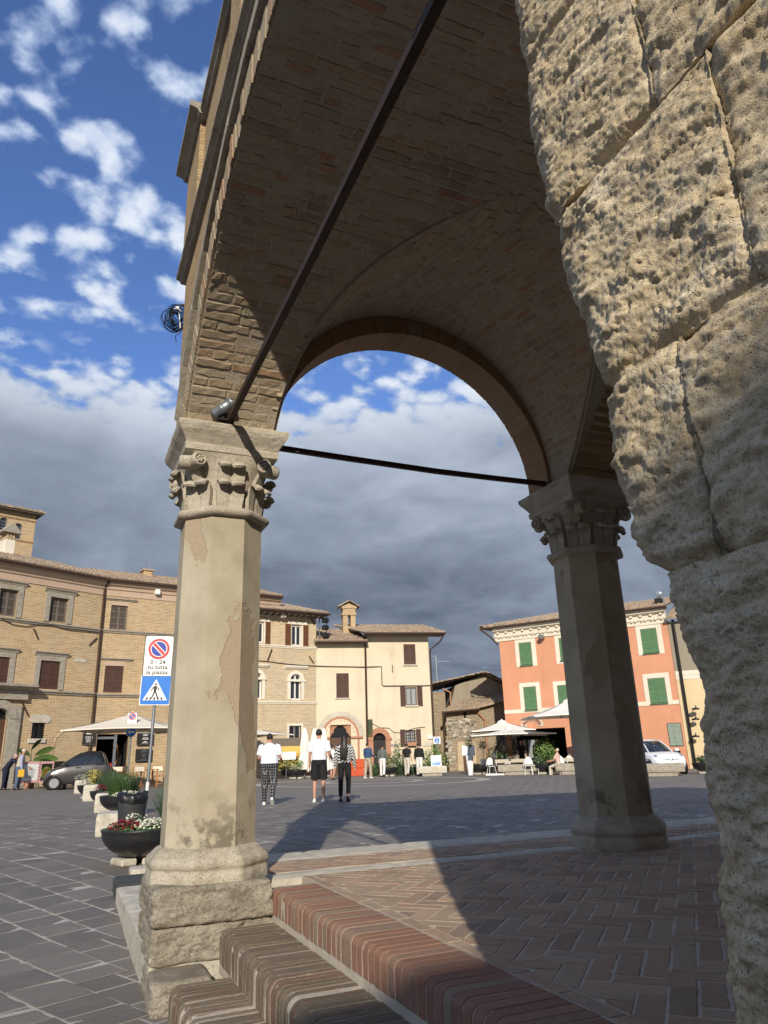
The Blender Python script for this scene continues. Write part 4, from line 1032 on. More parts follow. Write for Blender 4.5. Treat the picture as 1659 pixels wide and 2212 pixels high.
# ================================================================== houses round the square
class House:
    def __init__(s, fac, name, label, cat='building'):
        s.f = fac; s.zg = fac.z0; s.t = thing(name, label, cat, (fac.o[0], fac.o[1], fac.z0), fac.rz)
    def b(s, m, name, mat, parent=None, **kw): return m.xf(Matrix.Translation((0, 0, -s.zg))).build(name, mat, parent or s.t, **kw)
    def rc(s, C, x0, x1, y0, y1, off=0.0):
        xm, ym = (x0 + x1) / 2, (y0 + y1) / 2
        a = s.f(*C(x0, ym), off)[0]; b = s.f(*C(x1, ym), off)[0]; c = s.f(*C(xm, y1), off)[1]; d = s.f(*C(xm, y0), off)[1]
        return a, b, c, d
    def z(s, C, x, y, off=0.0): return s.f(*C(x, y), off)[1]
    def x(s, C, x, y, off=0.0): return s.f(*C(x, y), off)[0]
    def wall(s, a, b, c, d, holes, mat, name='wall', depth=0.2, back=8.0, y=0.0):
        m = MB(); xs = sorted({a, b} | {h[0] for h in holes} | {h[1] for h in holes}); zs = sorted({c, d} | {h[2] for h in holes} | {h[3] for h in holes})
        for x0, x1 in zip(xs[:-1], xs[1:]):
            for z0, z1 in zip(zs[:-1], zs[1:]):
                mx, mz = (x0 + x1) / 2, (z0 + z1) / 2
                if mx < a or mx > b or mz < c or mz > d or any(h[0] < mx < h[1] and h[2] < mz < h[3] for h in holes): continue
                m.add([(x0, y, z0), (x1, y, z0), (x1, y, z1), (x0, y, z1)], [(0, 1, 2, 3)])
        for h0, h1, h2, h3 in holes:
            for p, q in (((h0, h2), (h1, h2)), ((h1, h2), (h1, h3)), ((h1, h3), (h0, h3)), ((h0, h3), (h0, h2))):
                m.add([(p[0], y, p[1]), (q[0], y, q[1]), (q[0], y + depth + .3, q[1]), (p[0], y + depth + .3, p[1])], [(3, 2, 1, 0)])
        m.add([(a, y, c), (a, y, d), (a, y + back, d), (a, y + back, c)], [(0, 1, 2, 3)]); m.add([(b, y, c), (b, y, d), (b, y + back, d), (b, y + back, c)], [(3, 2, 1, 0)])
        m.add([(a, y + back, c), (b, y + back, c), (b, y + back, d), (a, y + back, d)], [(3, 2, 1, 0)]); m.add([(a, y, d), (b, y, d), (b, y + back, d), (a, y + back, d)], [(0, 1, 2, 3)])
        return s.b(m, name, mat)
    def glazing(s, a, b, c, d, frame='window_white', depth=0.14, bars=(1, 2), fw=0.07, pane='pane', dark=True, name='window'):
        m = MB(); y0, y1 = depth, depth + .05
        m.box(a, a + fw, y0, y1, c, d); m.box(b - fw, b, y0, y1, c, d); m.box(a + fw, b - fw, y0, y1, c, c + fw); m.box(a + fw, b - fw, y0, y1, d - fw, d)
        nx, nz = bars
        for k in range(1, nx + 1): x = a + (b - a) * k / (nx + 1); m.box(x - fw * .55, x + fw * .55, y0 + .003, y1 - .003, c + fw, d - fw)
        for k in range(1, nz + 1): z = c + (d - c) * k / (nz + 1); m.box(a + fw, b - fw, y0 + .008, y1 - .008, z - fw * .25, z + fw * .25)
        w = s.b(m, name, frame); s.b(MB().box(a + .02, b - .02, depth + .022, depth + .03, c + .02, d - .02), 'pane', pane, w); return w
    def leaf_(s, a, b, c, d, mat, parent, y0=-.05, n=None, name='shutter'):
        m = MB(); st = .055; y1 = y0 + .04
        m.box(a, a + st, y0, y1, c, d); m.box(b - st, b, y0, y1, c, d); mid = c + (d - c) * .42
        for z0, z1 in ((c, c + .09), (d - .07, d), (mid - .04, mid + .04)): m.box(a + st, b - st, y0 + .002, y1 - .002, z0, z1)
        m.box(a + st, b - st, y0 + .028, y0 + .034, c + .09, d - .07)
        for z0, z1 in ((c + .09, mid - .04), (mid + .04, d - .07)):
            k = max(3, int((z1 - z0) / .062))
            for i in range(k):
                z = z0 + (z1 - z0) * (i + .5) / k; h = (z1 - z0) / k
                m.add([(a + st, y0 + .004, z - h * .42), (b - st, y0 + .004, z - h * .42), (b - st, y0 + .03, z + h * .42), (a + st, y0 + .03, z + h * .42)], [(0, 1, 2, 3)])
        return s.b(m, name, mat, parent)
    def shut(s, a, b, c, d, mat, y0=-.03):                            # closed pair of louvred shutters
        w = s.b(MB().box(a - .03, b + .03, y0 + .045, y0 + .075, c - .03, d + .03), 'window', 'old_wood'); mid = (a + b) / 2
        s.leaf_(a, mid - .006, c, d, mat, w, y0); s.leaf_(mid + .006, b, c, d, mat, w, y0); return w
    def trim(s, a, b, c, d, w, mat, y0=-.05, cap=True, capw=.12, name='window_surround', capmat=None, y1=.05):
        m = MB().box(a - w, a, y0, y1, c - .02, d + w).box(b, b + w, y0, y1, c - .02, d + w).box(a, b, y0, y1, d, d + w)
        o = s.b(m, name, mat)
        if cap: s.b(MB().prism([(y0 - .13, d + w + .14), (y0 - .13, d + w + .18), (y1, d + w + .2), (y1, d + w), (y0 - .02, d + w), (y0 - .04, d + w + .06)], 'x', a - w - capw, b + w + capw), 'lintel_cornice', capmat or mat, o)
        return o
    def course(s, a, b, z0, z1, pr, mat, name='string_course', y=0.0):
        return s.b(MB().prism([(y + .05, z0), (y - pr * .4, z0), (y - pr * .55, z0 + (z1 - z0) * .4), (y - pr, z0 + (z1 - z0) * .6), (y - pr, z1), (y + .05, z1 + .02)][::-1], 'x', a, b), name, mat)
    def grille(s, a, b, c, d, y=-.02, nx=4, nz=5, parent=None, mat='dark_iron'):
        m = MB()
        for k in range(nx): x = a + (b - a) * (k + .5) / nx; m.bar((x, y, c), (x, y, d), .022)
        for k in range(nz): z = c + (d - c) * (k + .5) / nz; m.bar((a, y - .012, z), (b, y - .012, z), .02)
        return s.b(m, 'grille', mat, parent)
    def pipe(s, pts, r=.05, mat='gutter_brown', name='drainpipe', parent=None): return s.b(MB().tube(pts, r, 8), name, mat, parent)
    def arch_fill(s, a, b, zs, d, mat, y=-.004, y1=.2, n=16, name='arch_spandrel'):      # fills the corners of a rectangular opening above zs
        r = (b - a) / 2; c = (a + b) / 2; h = d - zs; m = MB()
        for side in (-1, 1):
            pl = [(c + side * r, zs)] + [(c + side * r * math.cos(t), zs + h * math.sin(t)) for t in np.linspace(0.0, math.pi / 2, n)] + [(c + side * r, d)]
            pl = pl[1:] if True else pl
            for i in range(len(pl) - 2):
                tri = [pl[i], pl[i + 1], pl[-1]]
                m.prism(tri if side > 0 else tri[::-1], 'y', y1, y)
        return s.b(m, name, mat)
def tiled(h, E0, E1, R1, R0, name='roof_tiles', pitch=0.21, row=0.36, th=0.06, parent=None, seed=0):
    E0, E1, R1, R0 = map(np.array, (E0, E1, R1, R0)); L = np.linalg.norm(E1 - E0); S = np.linalg.norm(R0 - E0); nu = max(8, int(L / pitch) * 4); nv = max(2, int(S / row)); rg = np.random.default_rng(seed)
    nrm = np.cross(E1 - E0, R0 - E0); nrm = nrm / np.linalg.norm(nrm)
    if nrm[2] < 0: nrm = -nrm
    us = np.linspace(0, 1, nu + 1); rows = []
    wave = np.abs(np.sin(np.arange(nu + 1) / 4 * math.pi)) * 0.075 
    for j in range(nv):
        for v, lift in ((j / nv, .035), ((j + 1) / nv, .0)):
            base = (E0 * (1 - v) + R0 * v)[None] * (1 - us)[:, None] + (E1 * (1 - v) + R1 * v)[None] * us[:, None]
            jit = np.repeat(rg.normal(0, .012, nu // 2 + 2), 2)[:nu + 1]
            rows.append(base + nrm * (wave + lift + th + jit)[:, None])
    m = MB(); m.grid(np.array(rows).transpose(1, 0, 2), sm=False)
    u0 = np.array([E0, E1, R1, R0]); m.add(u0, [(3, 2, 1, 0)])
    ft = rows[0]; lo = (E0[None] * (1 - us)[:, None] + E1[None] * us[:, None]); m.grid(np.stack([lo, ft]).transpose(1, 0, 2), sm=False)
    o = h.b(m, name, 'roof_tile', parent, kind='stuff'); return o

# ---------------------------------------------------------------- left palace of golden brick
def make_palace():
    f = Fac(20, 41.0, 37.0); h = House(f, 'brick_palace', 'long golden brick palace with stone-framed windows and portal, far left')
    zg = f.z0 - .3
    xe = h.x(cA, 880, 1200); xl = f(-140, 1650)[0]
    zt = h.z(cA, 400, 720)
    W = {'u1': h.rc(cA, -15, 150, 850, 1085), 'u2': h.rc(cA, 430, 590, 925, 1140), 'l1': h.rc(cA, -75, 72, 1438, 1700), 'l2': h.rc(cA, 340, 515, 1475, 1722)}
    sw = h.rc(cB, 285, 400, 422, 565); pt = h.rc(cB, -150, 40, 290, 960)
    pt = (pt[0], pt[1], zg, pt[3])
    h.wall(xl, xe, zg, zt, list(W.values()) + [sw, pt], 'golden_brick')
    for k, mt in (('u1', 'old_wood'), ('u2', 'old_wood')):
        a, b, c, d = W[k]; h.glazing(a, b, c, d, 'old_wood', .12, (1, 2), .1, 'old_shutter'); h.trim(a, b, c, d, .26, 'grey_travertine', capmat='grey_travertine')
    for k in ('l1', 'l2'):
        a, b, c, d = W[k]; h.shut(a, b, c, d, 'shutter_brown', .03); h.trim(a, b, c, d, .26, 'grey_travertine')
    h.glazing(*sw, 'dark_iron', .15, (1, 1)); h.grille(*sw, y=.02, nx=5, nz=7); a, b, c, d = sw
    h.b(MB().prism([(a - .12, d), (b + .12, d), (b + .28, d + .12), (b + .12, d + .38), (a - .08, d + .40), (a - .2, d + .1)], 'y', .02, -.04), 'lintel', 'white_stone'); h.b(MB().rbox(a - .15, b + .1, -.08, .02, c - .22, c, .02), 'sill', 'white_stone')
    for C, y0, y1 in ((cA, 1090, 1108), (cA, 1722, 1738)):
        pass
    z1 = h.z(cA, 400, 1148); h.course(xl, xe + .1, z1 - .12, z1 + .04, .14, 'grey_travertine'); z2 = h.z(cA, 400, 1742); h.course(xl, xe + .1, z2 - .13, z2 + .05, .16, 'grey_travertine')
    # portal
    a, b, c, d = pt; r = (b - a) / 2; zs = d - r; h.arch_fill(a, b, zs, d, 'grey_travertine', -.004, .3)
    m = MB().box(a - .55, a, -.16, .1, zg, d + .15).box(b, b + .55, -.16, .1, zg, d + .15); jam = h.b(m, 'portal_jamb', 'grey_travertine')
    m = MB(); cx = (a + b) / 2
    for k in range(13):
        t0, t1 = math.pi * k / 13, math.pi * (k + 1) / 13 - .01; vs = [(cx - q * math.cos(t), y, zs + q * math.sin(t)) for t in (t0, t1) for q in (r, r + .38) for y in (-.2, .05)]
        mm = MB().add(vs, [(0, 2, 6, 4), (1, 5, 7, 3), (0, 4, 5, 1), (2, 3, 7, 6), (0, 1, 3, 2), (4, 6, 7, 5)]); h.b(mm, 'voussoir', 'grey_travertine', jam)
    h.b(MB().box(a - .7, b + .75, -.24, .08, d + .42, d + .85), 'portal_frieze', 'grey_travertine', jam); h.b(MB().prism([(-.7, d + 1.02), (-.7, d + 1.14), (.05, d + 1.2), (.05, d + .85), (-.3, d + .86), (-.45, d + .95)], 'x', a - .95, b + 1.0), 'portal_cornice', 'grey_travertine', jam)
    h.b(MB().box(a, b, .22, .28, zg, zs), 'door', 'door_wood'); h.b(MB().box(a, b, .24, .27, zs, d), 'fanlight', 'pane')
    m = MB()
    for k in range(9): t = math.pi * (k + .5) / 9; m.bar((cx, .2, zs), (cx - r * math.cos(t), .2, zs + r * math.sin(t)), .03)
    h.b(m, 'fanlight_bars', 'dark_iron'); h.b(MB().rbox(a - .9, b + .9, -.9, .0, zg, zg + .48, .03), 'doorstep', 'grey_travertine')
    # cornice, gutter, roof
    h.b(MB().prism([(.05, zt - .62), (-.05, zt - .62), (-.07, zt - .3), (-.14, zt - .26), (-.18, zt - .1), (-.34, zt - .02), (-.36, zt + .16), (.05, zt + .18)][::-1], 'x', xl, xe + .14), 'cornice', 'pink_plaster')
    ze = zt + .2; g = h.pipe([(xl, -.52, ze), (xe + .2, -.52, ze)], .09, name='gutter'); tiled(h, (xl, -.5, ze + .05), (xe + .2, -.5, ze + .05), (xe + .2, 6.0, ze + 2.1), (xl, 6.0, ze + 2.1), seed=1)
    h.pipe([(xe - .02, -.5, ze), (xe - .05, -.1, zt - .2), (xe - .05, -.1, zg)], .075)
    # sagging cables and wall ties
    pts = [h.f(*cA(x, y), .06) for x, y in ((0, 1105), (120, 1160), (230, 1175), (330, 1158), (470, 1170), (600, 1205), (720, 1215), (800, 1222), (870, 1232))]; h.pipe([(p[0], -.06, p[1]) for p in pts], .022, 'cable', 'cable')
    for C, p, q in ((cA, (290, 1195), (328, 1285)), (cA, (840, 1275), (772, 1340)), (cB, (195, 240), (250, 360))):
        a, b = h.f(*C(*p)), h.f(*C(*q)); h.b(MB().bar((a[0], -.05, a[1]), (b[0], -.05, b[1]), .05), 'wall_tie', 'iron')
    a, b, c, d = h.rc(cA, 648, 748, 1460, 1488); h.b(MB().rbox(a, b, -.03, .02, c, d, .01), 'wall_plaque', 'white_stone')
    # walled-up arch on the ground floor
    p = [h.f(*cH(x, y)) for x, y in ((695, 730), (712, 560), (760, 420), (850, 340), (930, 325), (1010, 370), (1060, 450))]; h.b(MB().tube([(q[0], .02, q[1]) for q in p], .05, 6), 'blocked_arch', 'golden_brick')
    # second stretch of the palace, turned more to the front
    o2 = f.w(xe, 0, 0)
    f2 = Fac(20, 41.0, 55.0); f2.o = np.array([o2[0], o2[1], 0.0]); h2 = House(f2, 'brick_palace', 'golden brick house joined to the palace, restaurant at its foot, left of column'); x2 = f2(600, 1500)[0]
    zt2 = zt
    U = h2.rc(cA, 962, 1108, 992, 1205); Lw = h2.rc(cA, 908, 1070, 1518, 1752); D = h2.rc(cI, 330, 900, 480, 1100); D = (D[0], D[1], zg, D[3])
    h2.wall(0, x2, zg, zt2, [U, Lw, D], 'golden_brick'); h2.glazing(*U, 'old_wood', .1, (1, 3), .09, 'old_shutter'); h2.shut(*Lw, 'shutter_brown', .04)
    for q, C, x0, x1, y in ((U, cA, 920, 1190, 945), (Lw, cA, 870, 1150, 1462)):
        a = h2.x(C, x0, y); b = h2.x(C, x1, y); z = h2.z(C, (x0 + x1) / 2, y); h2.course(max(.1, a), b, z - .06, z + .06, .14, 'grey_travertine', 'hood_mould'); h2.b(MB().box(q[0] - .02, q[1] + .02, -.01, .04, q[3], q[3] + .28), 'flat_arch', 'pink_plaster')
    z1 = h2.z(cA, 1150, 1225); h2.course(.1, x2, z1 - .11, z1 + .05, .14, 'grey_travertine'); z2 = h2.z(cA, 1150, 1775); h2.course(.1, x2, z2 - .11, z2 + .05, .15, 'grey_travertine')
    h2.b(MB().prism([(.05, zt - .62), (-.05, zt - .62), (-.07, zt - .3), (-.14, zt - .26), (-.18, zt - .1), (-.34, zt - .02), (-.36, zt + .16), (.05, zt + .18)][::-1], 'x', .02, x2), 'cornice', 'pink_plaster')
    h2.pipe([(.1, -.52, ze), (x2, -.52, ze)], .09, name='gutter'); tiled(h2, (-.1, -.5, ze + .04), (x2, -.5, ze + .04), (x2, 6, ze + 2.0), (-.1, 6, ze + 2.0), seed=2)
    a, b, c, d = h2.rc(cA, 1340, 1385, 860, 905); h2.b(MB().rbox(a, b, -.35, -.02, c, d, .04), 'floodlight', 'white_plastic')
    a, b, c, d = h2.rc(cA, 1255, 1330, 682, 735, -4); h2.b(MB().rbox(a, b, 4, 4.7, c - .6, d - .06, .02).rbox(a - .1, b + .1, 3.9, 4.8, d - .06, d + .03, .02), 'chimney', 'golden_brick')
    p = [h2.f(*cA(*q), -4.2) for q in ((1280, 690), (1272, 605), (1228, 607), (1290, 604))]; h2.b(MB().bar((p[0][0], 4.2, p[0][1]), (p[1][0], 4.2, p[1][1]), .035).bar((p[2][0], 4.2, p[2][1]), (p[3][0], 4.2, p[3][1]), .03), 'aerial', 'zinc')
    # restaurant front: dark room behind the opening, doors and boards
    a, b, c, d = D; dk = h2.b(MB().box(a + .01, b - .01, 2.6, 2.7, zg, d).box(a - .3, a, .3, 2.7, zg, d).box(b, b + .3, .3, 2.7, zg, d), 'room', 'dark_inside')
    q = h2.rc(cI, 640, 690, 490, 1000); h2.b(MB().box(q[0], q[1], .05, .12, zg, q[3]).box(a + .05, q[0], .06, .11, d - .25, d - .13), 'door_frame', 'zinc', dk)
    m = MB()
    for i, s in ((700, .55), (945, .45)):
        p = h2.f(*cI(i, 830)); m.lathe([(.0, 0)], 3) if 0 else None
        ring = [(p[0] + .22 * math.cos(t), .1 + s, p[1] + .62 * math.sin(t)) for t in np.linspace(-2.2, 2.2, 14)]; m.tube(ring, .035, 6)
    h2.b(m, 'arched_chair_back', 'chair_wood', dk)
    return h, h2
PAL, PAL2 = make_palace()
TXT = {}
def text_mesh(body, size, mat, align='CENTER', ext=0.004, bold=0.0, name='lettering'):
    cu = bpy.data.curves.new('t', 'FONT'); cu.body = body; cu.size = size; cu.align_x = align; cu.align_y = 'CENTER'; cu.extrude = ext; cu.offset = bold; cu.resolution_u = 2; cu.space_line = 1.0
    o = bpy.data.objects.new('t', cu); COL.objects.link(o); dg = bpy.context.evaluated_depsgraph_get(); me = bpy.data.meshes.new_from_object(o.evaluated_get(dg)); bpy.data.objects.remove(o); bpy.data.curves.remove(cu)
    me.name = name; me.materials.clear(); me.materials.append(MATS[mat]); return me
def lettering(body, size, mat, parent, loc, bold=0.0, rot=0.0, ext=.004, align='CENTER', sx=1.0, name='lettering'):   # upright text on a face that looks towards local -y
    return put(name, text_mesh(body, size, mat, align, ext, bold, name), parent, mw=Matrix.Translation(loc) @ Matrix.Rotation(R(90), 4, 'X') @ Matrix.Rotation(rot, 4, 'Z') @ Matrix.Diagonal((sx, 1, 1, 1)))

# tower and chimney behind the palace
def make_tower():
    f = Fac(-10, 58.0, 46.0); h = House(f, 'brick_tower_house', 'square brick tower house rising behind the palace roof, upper left')
    a0 = f(-120, 1600)[0]; b0 = h.x(cA, 300, 350); zt = h.z(cA, 200, 190); ws = [h.rc(cA, -5, 62, 225, 340), h.rc(cA, 118, 190, 275, 415)]
    h.wall(a0, b0, f.z0, zt, ws, 'golden_brick', back=7)
    for w in ws: h.glazing(*w, 'zinc', .12, (0, 3), .08); h.arch_fill(w[0], w[1], w[3] - (w[1] - w[0]) * .35, w[3], 'golden_brick')
    for y in (255, 440): z = h.z(cA, 240, y); h.course(a0, b0 + .05, z - .05, z + .06, .1, 'golden_brick')
    ze = zt + .1; h.b(MB().box(a0, b0 + .35, -.5, 7.4, zt, ze), 'eaves', 'old_wood'); tiled(h, (a0, -.6, ze), (b0 + .45, -.6, ze), (b0 - 3, 3.5, ze + 1.3), (a0, 3.5, ze + 1.3), seed=3); tiled(h, (b0 + .45, 7.4, ze + .01), (b0 + .45, -.6, ze + .01), (b0 - 3, 3.5, ze + 1.3), (b0 - 3, 3.6, ze + 1.3), seed=4)
    f2 = Fac(20, 47, 40); x, z0 = f2(*cA(55, 520)); c = House(f2, 'roof_chimney', 'white chimney with a little gabled cap on the palace roof', 'chimney')
    q = c.rc(cA, 10, 105, 430, 560); c.b(MB().rbox(q[0], q[1], -.4, .4, q[2] - 1.2, q[3], .03), 'stack', 'white_trim'); zz = q[3]
    for xx in (q[0] + .08, q[1] - .2, (q[0] + q[1]) / 2 - .06): c.b(MB().box(xx, xx + .12, -.36, .36, zz, zz + .42), 'vent_post', 'golden_brick')
    xm = (q[0] + q[1]) / 2; c.b(MB().prism([(q[0] - .25, zz + .42), (q[1] + .25, zz + .42), (xm, zz + 1.05)], 'y', .55, -.55), 'cap', 'grey_travertine'); c.t.location = c.t.location
make_tower()

# ---------------------------------------------------------------- pale brick house in the middle
def make_brickhouse():
    f = Fac(681, 47.5, 57.0); h = House(f, 'pale_brick_house', 'pale brick house with open rust-brown shutters and arched windows, centre left'); zg = f.z0 - .3
    xl = f(440, 1500)[0]; xr = h.x(cC, 585, 700); zt = h.z(cC, 350, 262)
    U = [h.rc(cC, 380, 462, 345, 515), h.rc(cC, 70, 148, 318, 488)]; A = [h.rc(cC, 370, 460, 750, 965), h.rc(cC, 45, 133, 735, 960)]; G = h.rc(cC, 360, 460, 1180, 1290)
    h.wall(xl, xr, zg, zt, U + A + [G], 'pale_brick')
    for a, b, c, d in U:
        w = h.glazing(a, b, c, d, 'window_white', .1, (1, 0), .08); wd = (b - a) * .52; h.leaf_(a - wd - .08, a - .08, c - .05, d + .05, 'shutter_rust', w); h.leaf_(b + .12, b + .12 + wd, c - .05, d + .05, 'shutter_rust', w); h.b(MB().rbox(a - .25, b + .4, -.06, .02, d + .03, d + .25, .02), 'lintel', 'white_trim', w); h.b(MB().box(b, b + .12, -.01, .03, c, d), 'reveal_trim', 'white_trim', w)
    for a, b, c, d in A:
        h.glazing(a, b, c, d, 'window_white', .12, (1, 0), .09); r = (b - a) / 2; zs = d - r; h.arch_fill(a, b, zs, d, 'white_trim'); cx = (a + b) / 2
        h.b(MB().box(a + .05, b - .05, .1, .18, zs - .08, zs + .06), 'transom', 'window_white')
        m = MB().box(a - .2, a, -.05, .03, c, zs).box(b, b + .2, -.05, .03, c, zs); n = 14
        for k in range(n):
            t0, t1 = math.pi * k / n, math.pi * (k + 1) / n; vs = [(cx - q * math.cos(t), y, zs + q * math.sin(t)) for t in (t0, t1) for q in (r, r + .2) for y in (-.05, .03)]; m.add(vs, [(0, 2, 6, 4), (0, 4, 5, 1), (2, 3, 7, 6)])
        w = h.b(m, 'window_surround', 'white_trim'); h.b(MB().box(a - .28, b + .28, -.1, .03, zs - .1, zs + .02).prism([(-.16, d + .42), (-.16, d + .5), (.03, d + .52), (.03, d + .3), (-.06, d + .3)], 'x', a - .4, b + .4), 'hood_mould', 'white_trim', w)
    h.glazing(*G, 'window_white', .12, (1, 0), .08); h.grille(*G, nx=6, nz=5, y=.0); h.trim(*G, .14, 'white_trim', -.02, False)
    for y, xx in ((524, 350), (986, 350)): z = h.z(cC, xx, y); h.course(xl, xr, z - .1, z + .06, .1, 'white_trim')
    ze = zt + .12; h.b(MB().box(xl, xr + .5, -.75, .1, zt, zt + .08), 'eaves', 'old_wood'); rg = random.Random(1)
    m = MB(); x = xl
    while x < xr + .4: m.box(x, x + .09, -.72, .0, zt - .1, zt); x += .42
    h.b(m, 'rafter_ends', 'old_wood'); tiled(h, (xl, -.8, ze), (xr + .55, -.8, ze), (xr - 3.2, 4.5, ze + 1.75), (xl, 4.5, ze + 1.75), seed=5); tiled(h, (xr + .55, 8, ze + .01), (xr + .55, -.8, ze + .01), (xr - 3.2, 4.5, ze + 1.75), (xr - 3.2, 4.6, ze + 1.75), seed=6); h.pipe([(xl, -.86, ze - .02), (xr + .6, -.86, ze - .02)], .07, name='gutter')
    for p, q in (((215, 545), (178, 640)), ((525, 605), (560, 660)), ((540, 285), (568, 340))): a, b = h.f(*cC(*p)), h.f(*cC(*q)); h.b(MB().bar((a[0], -.05, a[1]), (b[0], -.05, b[1]), .06), 'wall_tie', 'iron')
    pts = [h.f(*cC(x, y), .05) for x, y in ((100, 640), (200, 648), (350, 668), (500, 680), (585, 684))]; h.pipe([(p[0], -.05, p[1]) for p in pts], .025, 'cable', 'cable')
    a, b, c, d = h.rc(cC, 272, 312, 262, 290); h.b(MB().rbox(a, b, -.5, -.1, c, d, .05), 'floodlight', 'white_plastic')
    # theatre floodlights on the corner
    xs = xr + .12; m = MB().bar((xs, -.2, h.z(cC, 600, 480)), (xs, -.2, h.z(cC, 600, 300)), .06).bar((xs + .55, -.2, h.z(cC, 640, 410)), (xs + .55, -.2, h.z(cC, 640, 160)), .05); mast = h.b(m, 'lamp_mast', 'zinc')
    for y in (312, 370, 438): z = h.z(cC, 620, y); h.b(MB().rbox(xs + .15, xs + .55, -.55, -.25, z - .16, z + .14, .04), 'spotlight', 'black_paint', mast)
make_brickhouse()

# ---------------------------------------------------------------- cream houses
def make_cream():
    f = Fac(681, 47.55, 79.0); zg = f.z0 - .3
    h = House(f, 'cream_house', 'low cream plastered house with red stone portal and belfry on its roof'); xm = h.x(cC, 1002, 900); zt = h.z(cC, 800, 505)
    S = h.rc(cC, 752, 856, 744, 948); P = h.rc(cC, 700, 876, 1172, 1600); P = (P[0], P[1], zg, P[3])
    h.wall(.05, xm, zg, zt, [S, P], 'cream_stucco'); h.shut(*S, 'shutter_brown', -.02); h.b(MB().rbox(S[0] - .08, S[1] + .1, -.08, .02, S[2] - .08, S[2] - .02, .01), 'sill', 'white_stone')
    # portal: nested red stone arches, ring of old voussoirs round them
    a, b, c, d = P; cx = (a + b) / 2; zs = h.z(cC, 805, 1268); Ri = (b - a) / 2; Ro = h.x(cC, 945, 1268) - cx; Rv = h.x(cC, 985, 1200) - cx
    def ringp(r0, r1, y0, y1, mat, name, n, parent=None, gap=.012):
        for k in range(n):
            t0, t1 = math.pi * k / n + gap / 2, math.pi * (k + 1) / n - gap / 2
            vs = [(cx - q * math.cos(t), y, zs + q * math.sin(t)) for t in (t0, t1) for q in (r0, r1) for y in (y0, y1)]; h.b(MB().add(vs, [(0, 2, 6, 4), (1, 5, 7, 3), (0, 4, 5, 1), (2, 3, 7, 6), (0, 1, 3, 2), (4, 6, 7, 5)]), name, mat, parent)
    st = (Ro - Ri) / 4; jam = None
    for k in range(4):
        r0 = Ri + st * k; y0 = .16 - .06 * k
        m = MB().box(cx - r0 - st, cx - r0, y0, .3, zg, zs).box(cx + r0, cx + r0 + st, y0, .3, zg, zs); j = h.b(m, 'portal_jamb', 'terracotta_stone', jam); jam = jam or j
        ringp(r0, r0 + st, y0, .3, 'terracotta_stone', 'portal_arch', 9, jam, .004)
    tw = MB(); rr = Ri + 2 * st
    tw.tube([(cx - (rr + .018 * math.cos(t * 26)) * math.cos(t), .05 + .018 * math.sin(t * 26), zs + (rr + .018 * math.cos(t * 26)) * math.sin(t)) for t in np.linspace(0, math.pi, 160)], .045, 6); h.b(tw, 'rope_moulding', 'terracotta_stone', jam)
    ringp(Ro + .02, Rv, -.03, .05, 'white_stone', 'voussoir', 30, jam)
    h.b(MB().box(cx - Ro - .1, cx - Ri, -.12, .25, zs - .14, zs - .02).box(cx + Ri, cx + Ro + .22, -.12, .25, zs - .14, zs - .02), 'impost', 'terracotta_stone', jam)
    # trefoil fanlight plate
    m = MB(); n = 30; r1 = Ri
    for k in range(n):
        t0, t1 = math.pi * k / n, math.pi * (k + 1) / n
        ri = lambda t: Ri * (.70 + .26 * abs(math.cos(1.5 * (t - math.pi / 2))) ** .7)
        vs = [(cx - q * math.cos(t), .2, zs + q * math.sin(t)) for t, q in ((t0, ri(t0)), (t0, Ri + .03), (t1, Ri + .03), (t1, ri(t1)))]; m.add(vs, [(0, 1, 2, 3)])
    h.b(m, 'trefoil_plate', 'terracotta_stone', jam); h.b(MB().box(a, b, .34, .36, zs - .1, d), 'fanlight_pane', 'pane', jam); h.grille(a, b, zs, d, y=.26, nx=9, nz=5, parent=jam); h.b(MB().box(a, b, .28, .33, zg, zs - .08), 'portal_door', 'door_wood', jam)
    # relieving arch drawn in the plaster
    m = MB(); q0, q1, qt = h.f(*cC(605, 745)), h.f(*cC(975, 745)), h.f(*cC(790, 672)); xc = (q0[0] + q1[0]) / 2; hw = (q1[0] - q0[0]) / 2; ris = qt[1] - q0[1]; Rr = (hw * hw + ris * ris) / (2 * ris); tm = math.asin(hw / Rr)
    for k in range(26):
        t = -tm + 2 * tm * (k + .5) / 26; dt = tm / 26 * .82; vs = [(xc + q * math.sin(u), y, qt[1] - Rr + q * math.cos(u)) for u in (t - dt, t + dt) for q in (Rr - .38, Rr) for y in (-.012, .02)]; h.b(MB().add(vs, [(0, 2, 6, 4)][:1] + [(0, 4, 5, 1), (2, 3, 7, 6), (0, 1, 3, 2), (4, 6, 7, 5)]), 'arch_brick', 'cream_stucco')
    ze = zt + .1; h.b(MB().box(.0, xm, -.45, .1, zt, zt + .07), 'eaves', 'old_wood'); tiled(h, (-.1, -.5, ze), (xm + .1, -.5, ze), (xm + .1, 4.0, ze + 1.5), (-.1, 4.0, ze + 1.5), seed=7); h.pipe([(0, -.56, ze), (xm + .1, -.56, ze)], .07, name='gutter')
    # small belfry
    q = h.rc(cC, 808, 912, 200, 420, -2.0); y0 = 2.0; xc = (q[0] + q[1]) / 2
    w = (q[1] - q[0]) / 2; zb, ztb = q[2], q[3]; m = MB().box(xc - w, xc - w * .24, y0, y0 + .75, zb - .8, ztb).box(xc + w * .24, xc + w, y0, y0 + .75, zb - .8, ztb).box(xc - w * .24, xc + w * .24, y0, y0 + .75, zb - .8, zb + (ztb - zb) * .30); za = zb + (ztb - zb) * .72
